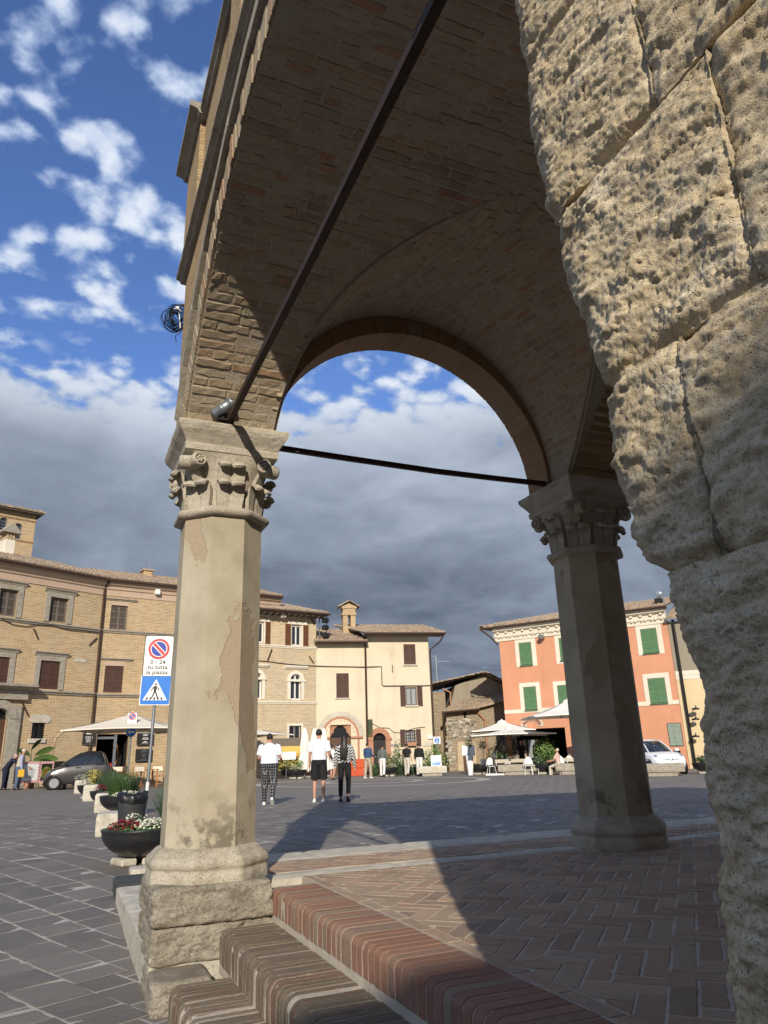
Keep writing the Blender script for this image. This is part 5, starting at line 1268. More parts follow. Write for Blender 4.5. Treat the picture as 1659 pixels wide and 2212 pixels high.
    m.box(xc - w * .24, xc + w * .24, y0, y0 + .75, za + .15, ztb); bf = h.b(m, 'belfry', 'golden_brick'); h.b(MB().box(xc - w - .08, xc + w + .08, y0 - .06, y0 + .8, za, za + .12).box(xc - w - .08, xc + w + .08, y0 - .06, y0 + .8, ztb - .06, ztb + .06), 'band', 'golden_brick', bf)
    pk = h.z(cC, 855, 145, -2.0); h.b(MB().prism([(xc - w - .12, ztb + .06), (xc + w + .12, ztb + .06), (xc, pk - .15)], 'y', y0 + .7, y0), 'pediment', 'golden_brick', bf)
    tiled(h, (xc + w + .3, y0 - .15, ztb + .05), (xc + w + .3, y0 + .95, ztb + .05), (xc, y0 + .95, pk), (xc, y0 - .15, pk), 'belfry_tiles', parent=bf, seed=8, th=.0); tiled(h, (xc - w - .3, y0 + .95, ztb + .05), (xc - w - .3, y0 - .15, ztb + .05), (xc, y0 - .15, pk), (xc, y0 + .95, pk), 'belfry_tiles', parent=bf, seed=9, th=.0)
    # tall house to the right
    f3 = Fac(681, 47.55, 79.0); h3 = House(f3, 'cream_house', 'tall cream plastered house with dark brown shutters and arched dark door'); xr = h3.x(cC, 1535, 900); zt3 = h3.z(cC, 1300, 440)
    A = h3.rc(cC, 1312, 1410, 503, 670); B = h3.rc(cC, 1330, 1422, 860, 1010); G = h3.rc(cC, 1326, 1412, 1215, 1345); Dr = h3.rc(cC, 1060, 1165, 1240, 1560); Dr = (Dr[0], Dr[1], zg, Dr[3])
    h3.wall(xm, xr, zg, zt3, [A, B, G, Dr], 'cream_stucco'); h3.shut(*A, 'shutter_brown', -.02)
    for q in (B, G):
        a, b, c, d = q; w = h3.glazing(a, b, c, d, 'old_wood', .1, (1, 0), .08, 'pane_light'); wd = (b - a) * .5; h3.leaf_(a - wd, a - .02, c - .06, d + .04, 'shutter_brown', w); h3.leaf_(b + .02, b + wd, c - .06, d + .04, 'shutter_brown', w)
    h3.grille(*G, y=.02, nx=5, nz=5)
    for q in (A, B, G): h3.b(MB().rbox(q[0] - .1, q[1] + .1, -.1, .02, q[2] - .1, q[2] - .02, .01), 'sill', 'white_stone')
    a, b, c, d = G; pt = h3.b(MB().prism([(a + .1, c - .02), (a + .62, c - .02), (a + .7, c + .2), (a + .02, c + .2)], 'y', -.02, -.28), 'window_box', 'terracotta_stone')
    a, b, c, d = Dr; cx = (a + b) / 2; r = (b - a) / 2; zs = d - r; h3.arch_fill(a, b, zs, d, 'terracotta_stone'); h3.b(MB().box(a, cx - .01, .16, .22, zg, zs - .03).box(cx + .01, b, .16, .22, zg, zs - .03), 'door', 'door_dark'); dd = h3.b(MB().box(a, b, .2, .24, zs, d), 'fanlight', 'dark_inside')
    for x0, x1 in ((a + .12, cx - .12), (cx + .12, b - .12)):
        for k in range(4): z0 = zg + .4 + k * .5; h3.b(MB().rbox(x0, x1, .135, .165, z0, z0 + .38, .012), 'door_panel', 'door_dark', dd)
    m = MB()
    for k in range(11): t = math.pi * (k + .5) / 11; m.bar((cx, .17, zs), (cx - r * math.cos(t), .17, zs + r * math.sin(t)), .03)
    h3.b(m, 'fanlight_bars', 'dark_iron', dd)
    wst = .32; j = h3.b(MB().box(a - wst, a, -.08, .05, zg, zs).box(b, b + wst, -.08, .05, zg, zs), 'door_jamb', 'terracotta_stone')
    for k in range(11):
        t0, t1 = math.pi * k / 11 + .006, math.pi * (k + 1) / 11 - .006; vs = [(cx - q * math.cos(t), y, zs + q * math.sin(t)) for t in (t0, t1) for q in (r, r + wst) for y in (-.08, .05)]; h3.b(MB().add(vs, [(0, 2, 6, 4), (1, 5, 7, 3), (0, 4, 5, 1), (2, 3, 7, 6), (0, 1, 3, 2), (4, 6, 7, 5)]), 'voussoir', 'terracotta_stone', j)
    h3.b(MB().box(a - wst - .08, a + .0, -.13, .04, zs - .02, zs + .12).box(b, b + wst + .08, -.13, .04, zs - .02, zs + .12), 'impost', 'terracotta_stone', j)
    ze = zt3 + .1; h3.b(MB().box(xm - .2, xr + .9, -.75, .1, zt3, zt3 + .08), 'eaves', 'old_wood'); tiled(h3, (xm - .2, -.8, ze), (xr + 1.0, -.8, ze), (xr + 1.0, 5, ze + 1.45), (xm - 1.6, 5, ze + 1.45), seed=10); h3.pipe([(xm - .2, -.86, ze), (xr + 1.05, -.86, ze)], .07, name='gutter')
    h3.pipe([(xr + .95, -.8, ze), (xr + .7, -.5, ze - .5), (xr + .08, -.08, ze - 1.0), (xr + .06, -.08, zg)], .06); h3.pipe([(xm - .02, -.5, ze), (xm - .02, -.09, ze - .4), (xm - .02, -.09, zg)], .07)
    pts = [(585, 684), (700, 688), (850, 690), (995, 693), (1060, 690), (1128, 688), (1132, 840), (1145, 850), (1300, 848), (1440, 848), (1530, 845)]
    pts = [h3.f(*cC(*p), .06) for p in pts]; h3.pipe([(p[0], -.06, p[1]) for p in pts], .03, 'cable', 'cable')
    pts = [h3.f(*cC(*p), .05) for p in ((1050, 1160), (1110, 1195), (1190, 1200), (1230, 1235), (1290, 1240), (1330, 1225), (1400, 1200), (1490, 1190))]; h3.pipe([(p[0], -.05, p[1]) for p in pts], .015, 'cable', 'cable')
    a, b, c, d = h3.rc(cC, 1215, 1220, 675, 738); h3.b(MB().box(a, b, -.06, .0, c, d), 'wall_tie', 'iron')
    a, b, c, d = h3.rc(cC, 1515, 1550, 1268, 1284); h3.b(MB().rbox(a, b, -.12, .0, c - .05, d + .05, .02), 'meter_box', 'white_plastic')
    a, b, c, d = h3.rc(cC, 1470, 1550, 1318, 1352); h3.b(MB().rbox(a, b, -.04, .0, c, d, .01), 'wall_plaque', 'white_stone')
    for x0 in (1202, 1232): a, b, c, d = h3.rc(cC, x0, x0 + 22, 1332, 1350); h3.b(MB().rbox(a, b, -.06, .0, c, d, .01), 'letter_box', 'zinc')
    # trellis beside the door
    a, b, c, d = h3.rc(cC, 1004, 1052, 1125, 1275); m = MB(); n = 5
    for k in range(-7, n + 1):
        for sg in (1, -1):
            x0 = a + (b - a) * k / n; p, q = (x0, c), (x0 + (d - c) * .55, d); 
            if sg < 0: p, q = (p[0], d), (q[0], c)
            t0 = max(0, (a - p[0]) / (q[0] - p[0])); t1 = min(1, (b - p[0]) / (q[0] - p[0]))
            if t1 > t0: m.bar((p[0] + (q[0] - p[0]) * t0, -.1, p[1] + (q[1] - p[1]) * t0), (p[0] + (q[0] - p[0]) * t1, -.1, p[1] + (q[1] - p[1]) * t1), .022)
    h3.b(m, 'trellis', 'leaf_dark'); return h3
make_cream()

# ---------------------------------------------------------------- old stone house between cream and orange
def make_stone():
    f = Fac(930, 53.0, 84.0); h = House(f, 'stone_house', 'old rubble stone house with mossy tiled roofs between cream and orange houses'); zg = f.z0 - .3
    a = h.x(cD, 48, 800); b = h.x(cD, 470, 700); ap = h.f(*cD(350, 535)); e0 = h.f(*cD(50, 600)); e1 = h.f(*cD(465, 592))
    m = MB().prism([(a, zg), (b, zg), (b, e1[1]), (ap[0], ap[1]), (a + 1.8, e0[1])], 'y', 9, 0); h.b(m, 'wall', 'grey_stucco')
    tiled(h, (a - .6, -.6, e0[1] - .1), (a - .6, 9, e0[1] - .1), (ap[0], 9, ap[1] + .08), (ap[0], -.6, ap[1] + .08), seed=11); tiled(h, (b + .7, 9, e1[1] - .25), (b + .7, -.6, e1[1] - .25), (ap[0], -.6, ap[1] + .09), (ap[0], 9, ap[1] + .09), seed=12)
    c = h.rc(cD, 408, 428, 545, 620); h.b(MB().rbox(c[0], c[1], .3, .8, c[2], c[3], .03).rbox(c[0] - .08, c[1] + .08, .2, .9, c[3], c[3] + .1, .02), 'chimney', 'golden_brick')
    # front part with door
    yo = -2.6; F = lambda x, y: h.f(*cD(x, y), 2.6)
    p0, p1, p2 = F(130, 748), F(300, 738), F(490, 690); L0 = F(60, 800); dr = (F(232, 1050)[0], F(278, 1050)[0], zg, F(255, 955)[1])
    pl = [(p0[0], zg), (dr[0], zg), (dr[0], dr[3]), (dr[1], dr[3]), (dr[1], zg), (p2[0], zg), (p2[0], p2[1]), (p1[0], p1[1]), (p0[0], p0[1])]
    m = MB()
    zz = lambda x: p0[1] + (p1[1] - p0[1]) * min(1, (x - p0[0]) / (p1[0] - p0[0])) if x < p1[0] else p1[1] + (p2[1] - p1[1]) * (x - p1[0]) / (p2[0] - p1[0])
    xs = sorted([p0[0], dr[0], dr[1], p1[0], p2[0]])
    for x0, x1 in zip(xs[:-1], xs[1:]):
        zb = dr[3] if abs(x0 - dr[0]) < 1e-6 else zg; m.add([(x0, yo, zb), (x1, yo, zb), (x1, yo, zz(x1)), (x0, yo, zz(x0))], [(0, 1, 2, 3)])
    m.add([(p0[0], yo, zg), (p0[0], yo, p0[1]), (p0[0], 0.1, p0[1]), (p0[0], 0.1, zg)], [(0, 1, 2, 3)]); m.add([(p2[0], yo, zg), (p2[0], yo, p2[1]), (p2[0], .1, p2[1]), (p2[0], .1, zg)], [(3, 2, 1, 0)])
    h.b(m, 'front_wall', 'rubble_brick'); h.b(MB().box(a - .05, p0[0] + .3, -.9, .2, zg, e0[1] - .5), 'side_wall', 'rubble_brick')
    h.b(MB().box(dr[0], dr[1], yo + .3, yo + .36, zg, dr[3]), 'door', 'door_wood'); h.b(MB().box(dr[0] - .3, dr[1] + .3, yo - .03, yo + .05, dr[3], dr[3] + .3).box(dr[0] - .35, dr[0], yo - .03, yo + .05, zg, dr[3]).box(dr[1], dr[1] + .35, yo - .03, yo + .05, zg, dr[3]), 'door_surround', 'pale_brick')
    tiled(h, (p0[0] - .4, yo - .5, p0[1] - .08), (p1[0] + .2, yo - .5, p1[1] + .02), (p1[0] + 1.2, .6, F(300, 640)[1]), (p0[0] + 2.4, .6, F(300, 650)[1]), seed=13); tiled(h, (p1[0] + .1, yo - .4, p1[1] + .05), (p2[0] + .1, yo - .4, p2[1] + .05), (p2[0] + .1, .6, F(470, 632)[1]), (p1[0] + 1.2, .6, F(300, 640)[1]), seed=14)
    # loose rubble stones showing in the front wall
    rg = random.Random(9)
    for k in range(230):
        u, v = rg.uniform(138, 300), rg.uniform(800, 945) if k < 150 else rg.uniform(945, 1100)
        x, z = F(u, v)
        if z > zz(x) - .3 or (dr[0] - .5 < x < dr[1] + .5 and z < dr[3] + .5): continue
        w, t = rg.uniform(.09, .2), rg.uniform(.06, .11); h.b(MB().rbox(x - w, x + w, yo - .035, yo + .05, z - t, z + t, .035), 'stone', rg.choice(('grey_travertine', 'white_stone', 'grey_travertine', 'rubble_brick')))
    q = [F(300, 742), F(355, 800), F(362, 870), F(375, 1105)]; h.pipe([(p[0], yo - .15, p[1]) for p in q], .06, 'terracotta_stone'); h.pipe([(p0[0] - .4, yo - .55, p0[1] - .1), (p1[0] + .2, yo - .55, p1[1] - .0)], .06, name='gutter')
    q = [h.f(*cD(*p)) for p in ((105, 618), (150, 640), (155, 730))]; h.pipe([(p[0], -.3, p[1]) for p in q], .06, 'terracotta_stone')
    a1 = h.rc(cD, 233, 247, 752, 788, 2.6); h.b(MB().box(a1[0], a1[1], yo - .01, yo + .05, a1[2], a1[3]), 'slit_window', 'dark_inside')
    # television aerials
    for (x, y0, y1, bars) in ((77, 575, 430, ((35, 75, 425), (70, 148, 455))),):
        p = [h.f(*cD(x, y), -3) for y in (y0, y1)]; m = MB().bar((p[0][0], 3, p[0][1] - 1), (p[0][0], 3, p[1][1]), .05)
        for b0, b1, yy in bars: q0, q1 = h.f(*cD(b0, yy), -3), h.f(*cD(b1, yy), -3); m.bar((q0[0], 3, q0[1]), (q1[0], 3, q1[1]), .03)
        for k in range(4): q0 = h.f(*cD(78 + k * 8, 455), -3); m.bar((q0[0], 2.7, q0[1] - .4), (q0[0], 3.3, q0[1] + .4), .025)
        h.b(m, 'aerial', 'zinc')
make_stone()

# ---------------------------------------------------------------- orange house
def make_orange():
    f = Fac(1092, 46.5, 122.0); h = House(f, 'orange_house', 'orange plastered house with green shutters and white window frames, right'); zg = f.z0 - .3
    xl = h.x(cD, 462, 600); xr = h.x(cD, 1500, 700); zt = h.z(cD, 1310, 230) ; zt = .5 * (zt + h.z(cD, 600, 312))
    wins = [(565, 632, 347, 475, 538, 660, 325, 487), (800, 867, 318, 446, 772, 895, 300, 467), (1282, 1370, 265, 403, 1250, 1402, 240, 417), (592, 660, 607, 738, 565, 686, 580, 748), (792, 862, 597, 728, 764, 890, 570, 742), (1325, 1420, 556, 698, 1293, 1450, 525, 714)]
    G = [h.rc(cD, 1452, 1512, 980, 1065)]; P = h.rc(cD, 1440, 1512, 822, 950); Dn = h.rc(cD, 515, 835, 850, 1000); Dn = (Dn[0], Dn[1], zg, Dn[3])
    h.wall(xl, xr, zg, zt, G + [Dn], 'orange_stucco', depth=.3)
    for k, (x0, x1, y0, y1, a0, a1, b0, b1) in enumerate(wins):
        s = h.rc(cD, a0, a1, b0, b1); q = h.rc(cD, x0, x1, y0, y1); sur = h.b(MB().box(s[0], s[1], -.025, .02, s[2], s[3]), 'window_surround', 'white_trim'); w = h.b(MB().box(q[0] - .03, q[1] + .03, -.04, -.027, q[2] - .03, q[3] + .03), 'window', 'old_wood'); mid = (q[0] + q[1]) / 2
        h.leaf_(q[0], mid - .01, q[2], q[3], 'shutter_green', w, -.085); h.leaf_(mid + .01, q[1], q[2], q[3], 'shutter_green', w, -.085); h.b(MB().rbox(q[0] - .05, q[1] + .05, -.14, -.02, q[2] - .08, q[2] - .03, .01), 'sill', 'shutter_green', w)
    z = .5 * (h.z(cD, 660, 744) + h.z(cD, 1390, 703)); h.b(MB().box(xl, xr, -.03, .02, z - .09, z + .13), 'string_course', 'white_trim')
    w = h.b(MB().box(P[0] - .05, P[1] + .05, -.012, .02, P[2] - .05, P[3] + .05), 'window', 'old_wood'); mid = (P[0] + P[1]) / 2; h.leaf_(P[0], mid - .01, P[2], P[3], 'shutter_pale', w, -.07); h.leaf_(mid + .01, P[1], P[2], P[3], 'shutter_pale', w, -.07)
    h.glazing(*G[0], 'old_wood', .15, (1, 0)); h.grille(*G[0], nx=5, nz=4, y=.02)
    # white cornice with dentils
    cor = h.b(MB().prism([(.05, zt - .12), (-.06, zt - .12), (-.08, zt + .08), (-.16, zt + .14), (-.2, zt + .42), (-.42, zt + .5), (-.44, zt + .66), (.05, zt + .66)][::-1], 'x', xl - .25, xr + .0), 'cornice', 'white_trim')
    x = xl; m = MB()
    while x < xr: h.b(MB().box(x, x + .14, -.30, -.17, zt + .34, zt + .46), 'dentil', 'white_trim', cor); h.b(MB().box(x + .05, x + .12, -.2, -.1, zt + .08, zt + .17).box(x + .25, x + .32, -.2, -.1, zt + .08, zt + .17), 'small_dentil', 'white_trim', cor, kind='stuff'); x += .55
    
    ze = zt + .68; h.b(MB().box(xl - .8, xr + .1, -.5, .1, ze, ze + .07), 'eaves', 'old_wood'); tiled(h, (xl - .9, -.55, ze + .06), (xr + .2, -.55, ze + .06), (xr + .2, 5.5, ze + 1.5), (xl + 3.5, 5.5, ze + 1.5), seed=15); tiled(h, (xl - .9, 7, ze + .07), (xl - .9, -.9, ze + .07), (xl + 3.5, 5.5, ze + 1.5), (xl + 3.5, 5.6, ze + 1.5), seed=16); h.pipe([(xl - .9, -.6, ze + .03), (xr + .2, -.6, ze + .03)], .07, name='gutter'); h.pipe([(xl - .85, -.9, ze), (xl - .4, -.4, ze - .5), (xl - .04, -.1, ze - 1.0)], .06)
    a = h.rc(cD, 685, 712, 305, 328); h.b(MB().rbox(a[0], a[1], -.5, -.05, a[2], a[3], .05), 'floodlight', 'zinc')
    for u, v in ((280, 640),): pass
    # pointed stone arch over the wine bar with painted name
    p0, p1, pk = h.f(*cD(572, 842)), h.f(*cD(705, 842)), h.f(*cD(628, 778)); xc = (p0[0] + p1[0]) / 2; hw = (p1[0] - p0[0]) / 2; ht = pk[1] - p0[1]
    def arc(s, k): return [(xc + side * hw * s * math.cos(t) ** .8, p0[1] + ht * s * math.sin(t) ** 1.0) for side, ts in ((-1, np.linspace(0, math.pi / 2, 9)), (1, np.linspace(math.pi / 2, 0, 9)[1:])) for t in ts]
    o, i = arc(1, 0), arc(.5, 0); m = MB()
    for k in range(len(o) - 1): m.add([(o[k][0], -.03, o[k][1]), (o[k + 1][0], -.03, o[k + 1][1]), (i[k + 1][0], -.03, i[k + 1][1]), (i[k][0], -.03, i[k][1])], [(3, 2, 1, 0)]); m.add([(o[k][0], -.03, o[k][1]), (o[k + 1][0], -.03, o[k + 1][1]), (o[k + 1][0], .02, o[k + 1][1]), (o[k][0], .02, o[k][1])], [(0, 1, 2, 3)])
    ar = h.b(m, 'pointed_arch', 'white_stone')
    word = 'Alchimista'
    for k, chh in enumerate(word):
        t = math.pi * (.08 + .84 * (k + .5) / len(word)); rr = .74; x = xc - hw * rr * math.cos(t); z = p0[1] + ht * rr * math.sin(t); lettering(chh, .34, 'alch_red', ar, (x, -.04, z - h.zg), .012, (math.pi / 2 - t) * .8, .003)
    # entrance: pilaster sign, dark room, frames
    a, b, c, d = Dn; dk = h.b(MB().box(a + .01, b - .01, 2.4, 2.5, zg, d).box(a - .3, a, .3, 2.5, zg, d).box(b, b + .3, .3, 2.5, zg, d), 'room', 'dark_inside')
    q = h.rc(cE, 755, 805, 340, 620); pl = h.b(MB().rbox(q[0], q[1], -.06, .12, zg, q[3] + .3, .01), 'sign_pilaster', 'grey_travertine'); n = 7
    for k, chh in enumerate('ENOTECA'): z = h.z(cE, 780, 370 + k * 42); lettering(chh, .34, 'black_paint', pl, ((q[0] + q[1]) / 2, -.068, z - h.zg), .006)
    q = h.rc(cE, 935, 1025, 350, 600); h.b(MB().box(q[0], q[1], .15, .2, zg, q[3]), 'poster_panel', 'pane_light', dk); q = h.rc(cE, 885, 915, 350, 620); h.b(MB().box(q[0], q[1], .02, .14, zg, q[3]), 'door_post', 'pink_plaster', dk)
    # yellow house beyond
    o2 = f.w(xr, 0, 0); f2 = Fac(1092, 46.5, 118.0); f2.o = np.array([o2[0], o2[1], 0.0]); y = House(f2, 'yellow_house', 'pale yellow plastered house with dark drainpipe at the right, behind the pier'); x2 = f2(1750, 1600)[0]; x2 = x2 if 2 < x2 < 20 else 12
    y.wall(.02, x2, zg, zt - .1, [], 'yellow_stucco'); zz = y.z(cD, 1520, 540); y.course(.02, x2, zz - .2, zz + .25, .05, 'white_trim'); y.b(MB().box(.02, 1.2, -.012, .02, zz + .2, zt - .1), 'pale_panel', 'grey_stucco'); tiled(y, (0, -.45, zt), (x2, -.6, zt), (x2, 5, zt + 1.6), (0, 5, zt + 1.6), seed=17)
    q0, q1 = y.f(*cD(1480, 330)), y.f(*cD(1590, 1050)); xx = .5 * (q0[0] + q1[0]); y.pipe([(xx, -.12, zt), (xx, -.12, zg + .15), (xx - .3, -.2, zg + .05)], .075, 'dark_iron')
    for v in (730, 790, 890): q = y.f(*cD(1600, v)); lm = y.b(MB().lathe([(.02, .0), (.18, -.02), (.2, -.1)], 10, c=(q[0], -.5, q[1])).tube([(q[0], 0, q[1] + .05), (q[0], -.25, q[1] + .12), (q[0], -.5, q[1])], .02), 'wall_lamp', 'dark_iron')
    # lamps on the roof edge
    m = MB(); q = h.f(*cD(1370, 55)); q2 = h.f(*cD(1372, 98)); m.lathe([(0, -.05), (.42, -.05), (.46, .1), (.42, .2), (0, .2)], 20)
    rf = h.b(MB().bar((q2[0] + .2, .5, zt + .9), (q2[0] + .2, .5, q[1] + .2), .08), 'lamp_mast', 'zinc')
    lm = MB().lathe([(0, -.05), (.18, -.05), (.2, .05), (.18, .12), (0, .1)], 20).xf(Matrix.Translation((q[0], .4, q[1])) @ Matrix.Rotation(R(90), 4, 'X')); h.b(lm, 'round_floodlight', 'glass_lamp', rf); h.b(MB().rbox(q2[0] - .22, q2[0] + .2, .1, .5, q2[1] - .16, q2[1] + .16, .05), 'spotlight', 'black_paint', rf)
make_orange()
# unseen house added behind the viewer, sized to shade the foot of the pier
def make_rear():
    t = thing('unseen_rear_house', 'unseen plain plastered house behind the viewer, added to shade the near steps', 'building', (-4, -14, -.56)); H_ = 8.4
    MB().box(-14, 22, -6, 0, 0, H_ + .56).build('wall', 'yellow_stucco', t); MB().prism([(-6.6, H_ + .5), (.5, H_ + .5), (-3, H_ + 2.0)], 'x', -14.5, 22.5).build('roof', 'roof_tile', t)
make_rear()
# ================================================================== plants
def rand_dir(rg): 
    v = rg.normal(0, 1, 3); return v / np.linalg.norm(v)
def leaf_cloud(m, c, r, n, size, mi, rg, shell=0.35, up=0.3):         # small leaf faces through an ellipsoid
    for _ in range(n):
        d = rand_dir(rg); q = rg.random() ** shell; p = np.array(c) + d * np.array(r) * q * (1 + .12 * math.sin(d[0] * 7 + d[1] * 5))
        a = rand_dir(rg); nrm = d + rand_dir(rg) * .8; nrm[2] += up; nrm /= np.linalg.norm(nrm); a = a - nrm * (a @ nrm); a /= max(1e-6, np.linalg.norm(a)); b = np.cross(nrm, a); s = size * rg.uniform(.6, 1.3)
        m.add([p - a * s, p + b * s * .42 + nrm * s * .12, p + a * s, p - b * s * .42 + nrm * s * .12], [(0, 1, 2, 3)], mi)
def blades(m, c, spread, h, n, w, mi, rg, lean=.5):
    for _ in range(n):
        a = rg.uniform(0, 2 * math.pi); r0 = spread * rg.random() ** .5 * .5; b = np.array([c[0] + r0 * math.cos(a), c[1] + r0 * math.sin(a), c[2]]); a2 = a + rg.normal(0, .7); L = h * rg.uniform(.6, 1.15); le = lean * rg.uniform(.2, 1.2)
        d = np.array([math.cos(a2), math.sin(a2), 0]); s = np.array([-d[1], d[0], 0]) * w; vs = []
        for k in range(4): t = k / 3; p = b + d * L * le * t ** 1.6 + np.array([0, 0, L * t * (1 - .25 * le * t)]); vs += [p - s * (1 - t * .85), p + s * (1 - t * .85)]
        m.add(vs, [(0, 1, 3, 2), (2, 3, 5, 4), (4, 5, 7, 6)], mi)
def blossoms(m, c, r, n, size, mi, rg, top=0.0):
    for _ in range(n):
        d = rand_dir(rg); d[2] = abs(d[2]) * .9 + top; p = np.array(c) + d * np.array(r) * rg.uniform(.8, 1.08); s = size * rg.uniform(.6, 1.2)
        m.add([p + (s, 0, 0), p + (0, s, 0), p - (s, 0, 0), p - (0, s, 0), p + (0, 0, s * .7), p - (0, 0, s * .7)], [(0, 1, 4), (1, 2, 4), (2, 3, 4), (3, 0, 4), (1, 0, 5), (2, 1, 5), (3, 2, 5), (0, 3, 5)], mi)
LEAFM = ['leaf_dark', 'leaf_mid', 'leaf_light', 'leaf_yellow', 'leaf_blue', 'flower_white', 'flower_red']
def bowl_mesh(r=.5, h=.33):
    pr = [(r * .36, 0), (r * .40, .012)]
    for t in np.linspace(.08, 1, 12): pr.append((r * (.40 + .575 * math.sin(t * math.pi / 2) ** .85), .012 + (h - .05) * t ** 1.25))
    pr += [(r * .99, h - .03), (r, h - .012), (r * .985, h), (r * .95, h), (r * .93, h - .02), (r * .90, h - .06), (0.0, h - .07)]
    return MB().lathe(pr, 40).mesh('bowl', 'black_bowl')
BOWL = bowl_mesh(); SOIL = MB().lathe([(.455, .26), (.40, .285), (0, .30)], 24).mesh('soil', 'soil')
FOOT = MB().rbox(-.17, .17, -.10, .10, 0, .085, .02).mesh('stone_foot', 'white_stone')
def planter(loc, label, plants, group=None, scale=1.0, name='bowl_planter', foot_z=.085):
    t = thing(name, label, 'planter', loc, group=group); t.scale = (scale,) * 3
    put('bowl', BOWL, t, mw=Matrix.Translation((0, 0, foot_z))); put('soil', SOIL, t, mw=Matrix.Translation((0, 0, foot_z)))
    for k in range(3): a = R(200 + k * 120); put('stone_foot', FOOT, t, mw=Matrix.Translation((.22 * math.cos(a), .22 * math.sin(a), 0)) @ Matrix.Rotation(a + R(90), 4, 'Z'))
    rg = np.random.default_rng(abs(hash(label)) % 1000 if 0 else len(label) * 7 + int(loc[1] * 10) % 97); z0 = foot_z + .28
    for k, p in enumerate(plants):
        m = MB(); kind, dx, dy = p[0], p[1], p[2]; nm = 'foliage'
        if kind == 'grass': blades(m, (dx, dy, z0 - .03), .5 * p[3], p[4], int(p[5]), .006, p[6], rg, p[7] if len(p) > 7 else .6); nm = 'grass_tuft'
        elif kind == 'flowers': leaf_cloud(m, (dx, dy, z0 + p[4] * .3), (p[3], p[3], p[4]), int(p[5] * 1.2), .024, p[7] if len(p) > 7 else 1, rg); blossoms(m, (dx, dy, z0 + p[4] * .35), (p[3], p[3], p[4]), int(p[5]), .016, p[6], rg, .15); nm = 'flowers'
        elif kind == 'bush': leaf_cloud(m, (dx, dy, z0 + p[4]), (p[3], p[3], p[4]), int(p[5]), p[7] if len(p) > 7 else .035, p[6], rg); nm = 'bush'
        m.build(nm, LEAFM, t, kind='stuff')
    return t
def stone_block(loc, label, sx, sy, sz, rz=0.0, mat='white_stone', group=None, name='stone_block', cat='stone block', seed=0):
    m = rough_block(-sx / 2, sx / 2, -sy / 2, sy / 2, -.02, sz, 900 + seed, .006, .02, .05); o = m.build(name, mat, label=label, cat=cat, group=group); o.location = loc; o.rotation_euler = (0, 0, rz); return o
def make_left_row():
    g = 'black bowl planters along the left of the square'
    x, y, z = ground(*cB(1265, 1690)); planter((x, y, z), 'black bowl planter with red and white flowers, nearest, beside the left column', [('flowers', -.23, -.12, .20, .11, 150, 6, 0), ('flowers', .12, -.2, .24, .11, 190, 5, 1), ('bush', -.1, -.1, .34, .05, 260, 1, .028), ('grass', .40, .10, .55, .60, 420, 1, .6), ('bush', .42, .0, .2, .26, 420, 2, .05), ('grass', .36, .05, .5, .5, 120, 4, .6), ('flowers', -.1, .05, .18, .16, 40, 5, 1)], g, 1.0)
    rough_block(-.32, .28, -.16, .16, 0, .10, 950, .004, .015, .04).build('stone_slab', 'white_stone', label='cream stone slab lying in front of the nearest bowl planter', cat='stone slab').location = (x + .13, y - .78, float(gz(x, y - .78)))
    for i, (bx, by, lab, pl) in enumerate((
        (1095, 1255, 'black bowl planter with white flowers and grass, behind the litter bin', [('grass', -.05, .05, 1.0, .62, 500, 1, .7), ('flowers', .05, -.28, .3, .1, 200, 5, 1), ('grass', .15, .2, .8, .55, 250, 4, .6)]),
        (978, 1185, 'black bowl planter with small red flowers and tall grass, third from the column', [('grass', .1, .05, 1.0, .58, 500, 4, .7), ('flowers', -.2, -.22, .2, .16, 130, 6, 0), ('flowers', .12, -.25, .18, .1, 90, 5, 1)]),
        (832, 1105, 'black bowl planter with a pale yellow shrub, fourth from the column', [('bush', .0, .05, .24, .28, 320, 3, .05), ('grass', .25, .0, .8, .45, 320, 4, .6), ('flowers', -.25, -.15, .2, .18, 100, 5, 1)]),
        (752, 1040, 'black bowl planter with white blossom, farthest, next to the grey car', [('flowers', -.1, -.1, .3, .2, 130, 5, 0), ('bush', .1, .1, .25, .2, 200, 0, .05)]))):
        x, y, z = ground(*cB(bx, by)); planter((x, y, z), lab, pl, g, 1.0)
    g = 'white stone blocks between the planters'
    for i, (bx, by, s, lab) in enumerate(((1035, 1440, (.55, .75, .34), 'weathered white stone block beside the litter bin'), (940, 1232, (.42, .6, .42), 'pale stone block between the second and third planters'), (815, 1128, (.42, .6, .46), 'pale stone block between the third and fourth planters'), (722, 1058, (.4, .6, .46), 'small pale stone block beside the farthest planter'))):
        x, y, z = ground(*cB(bx, by)); stone_block((x, y + .2, z), lab, *s, rz=R(-6), group=g, seed=i)
make_left_row()

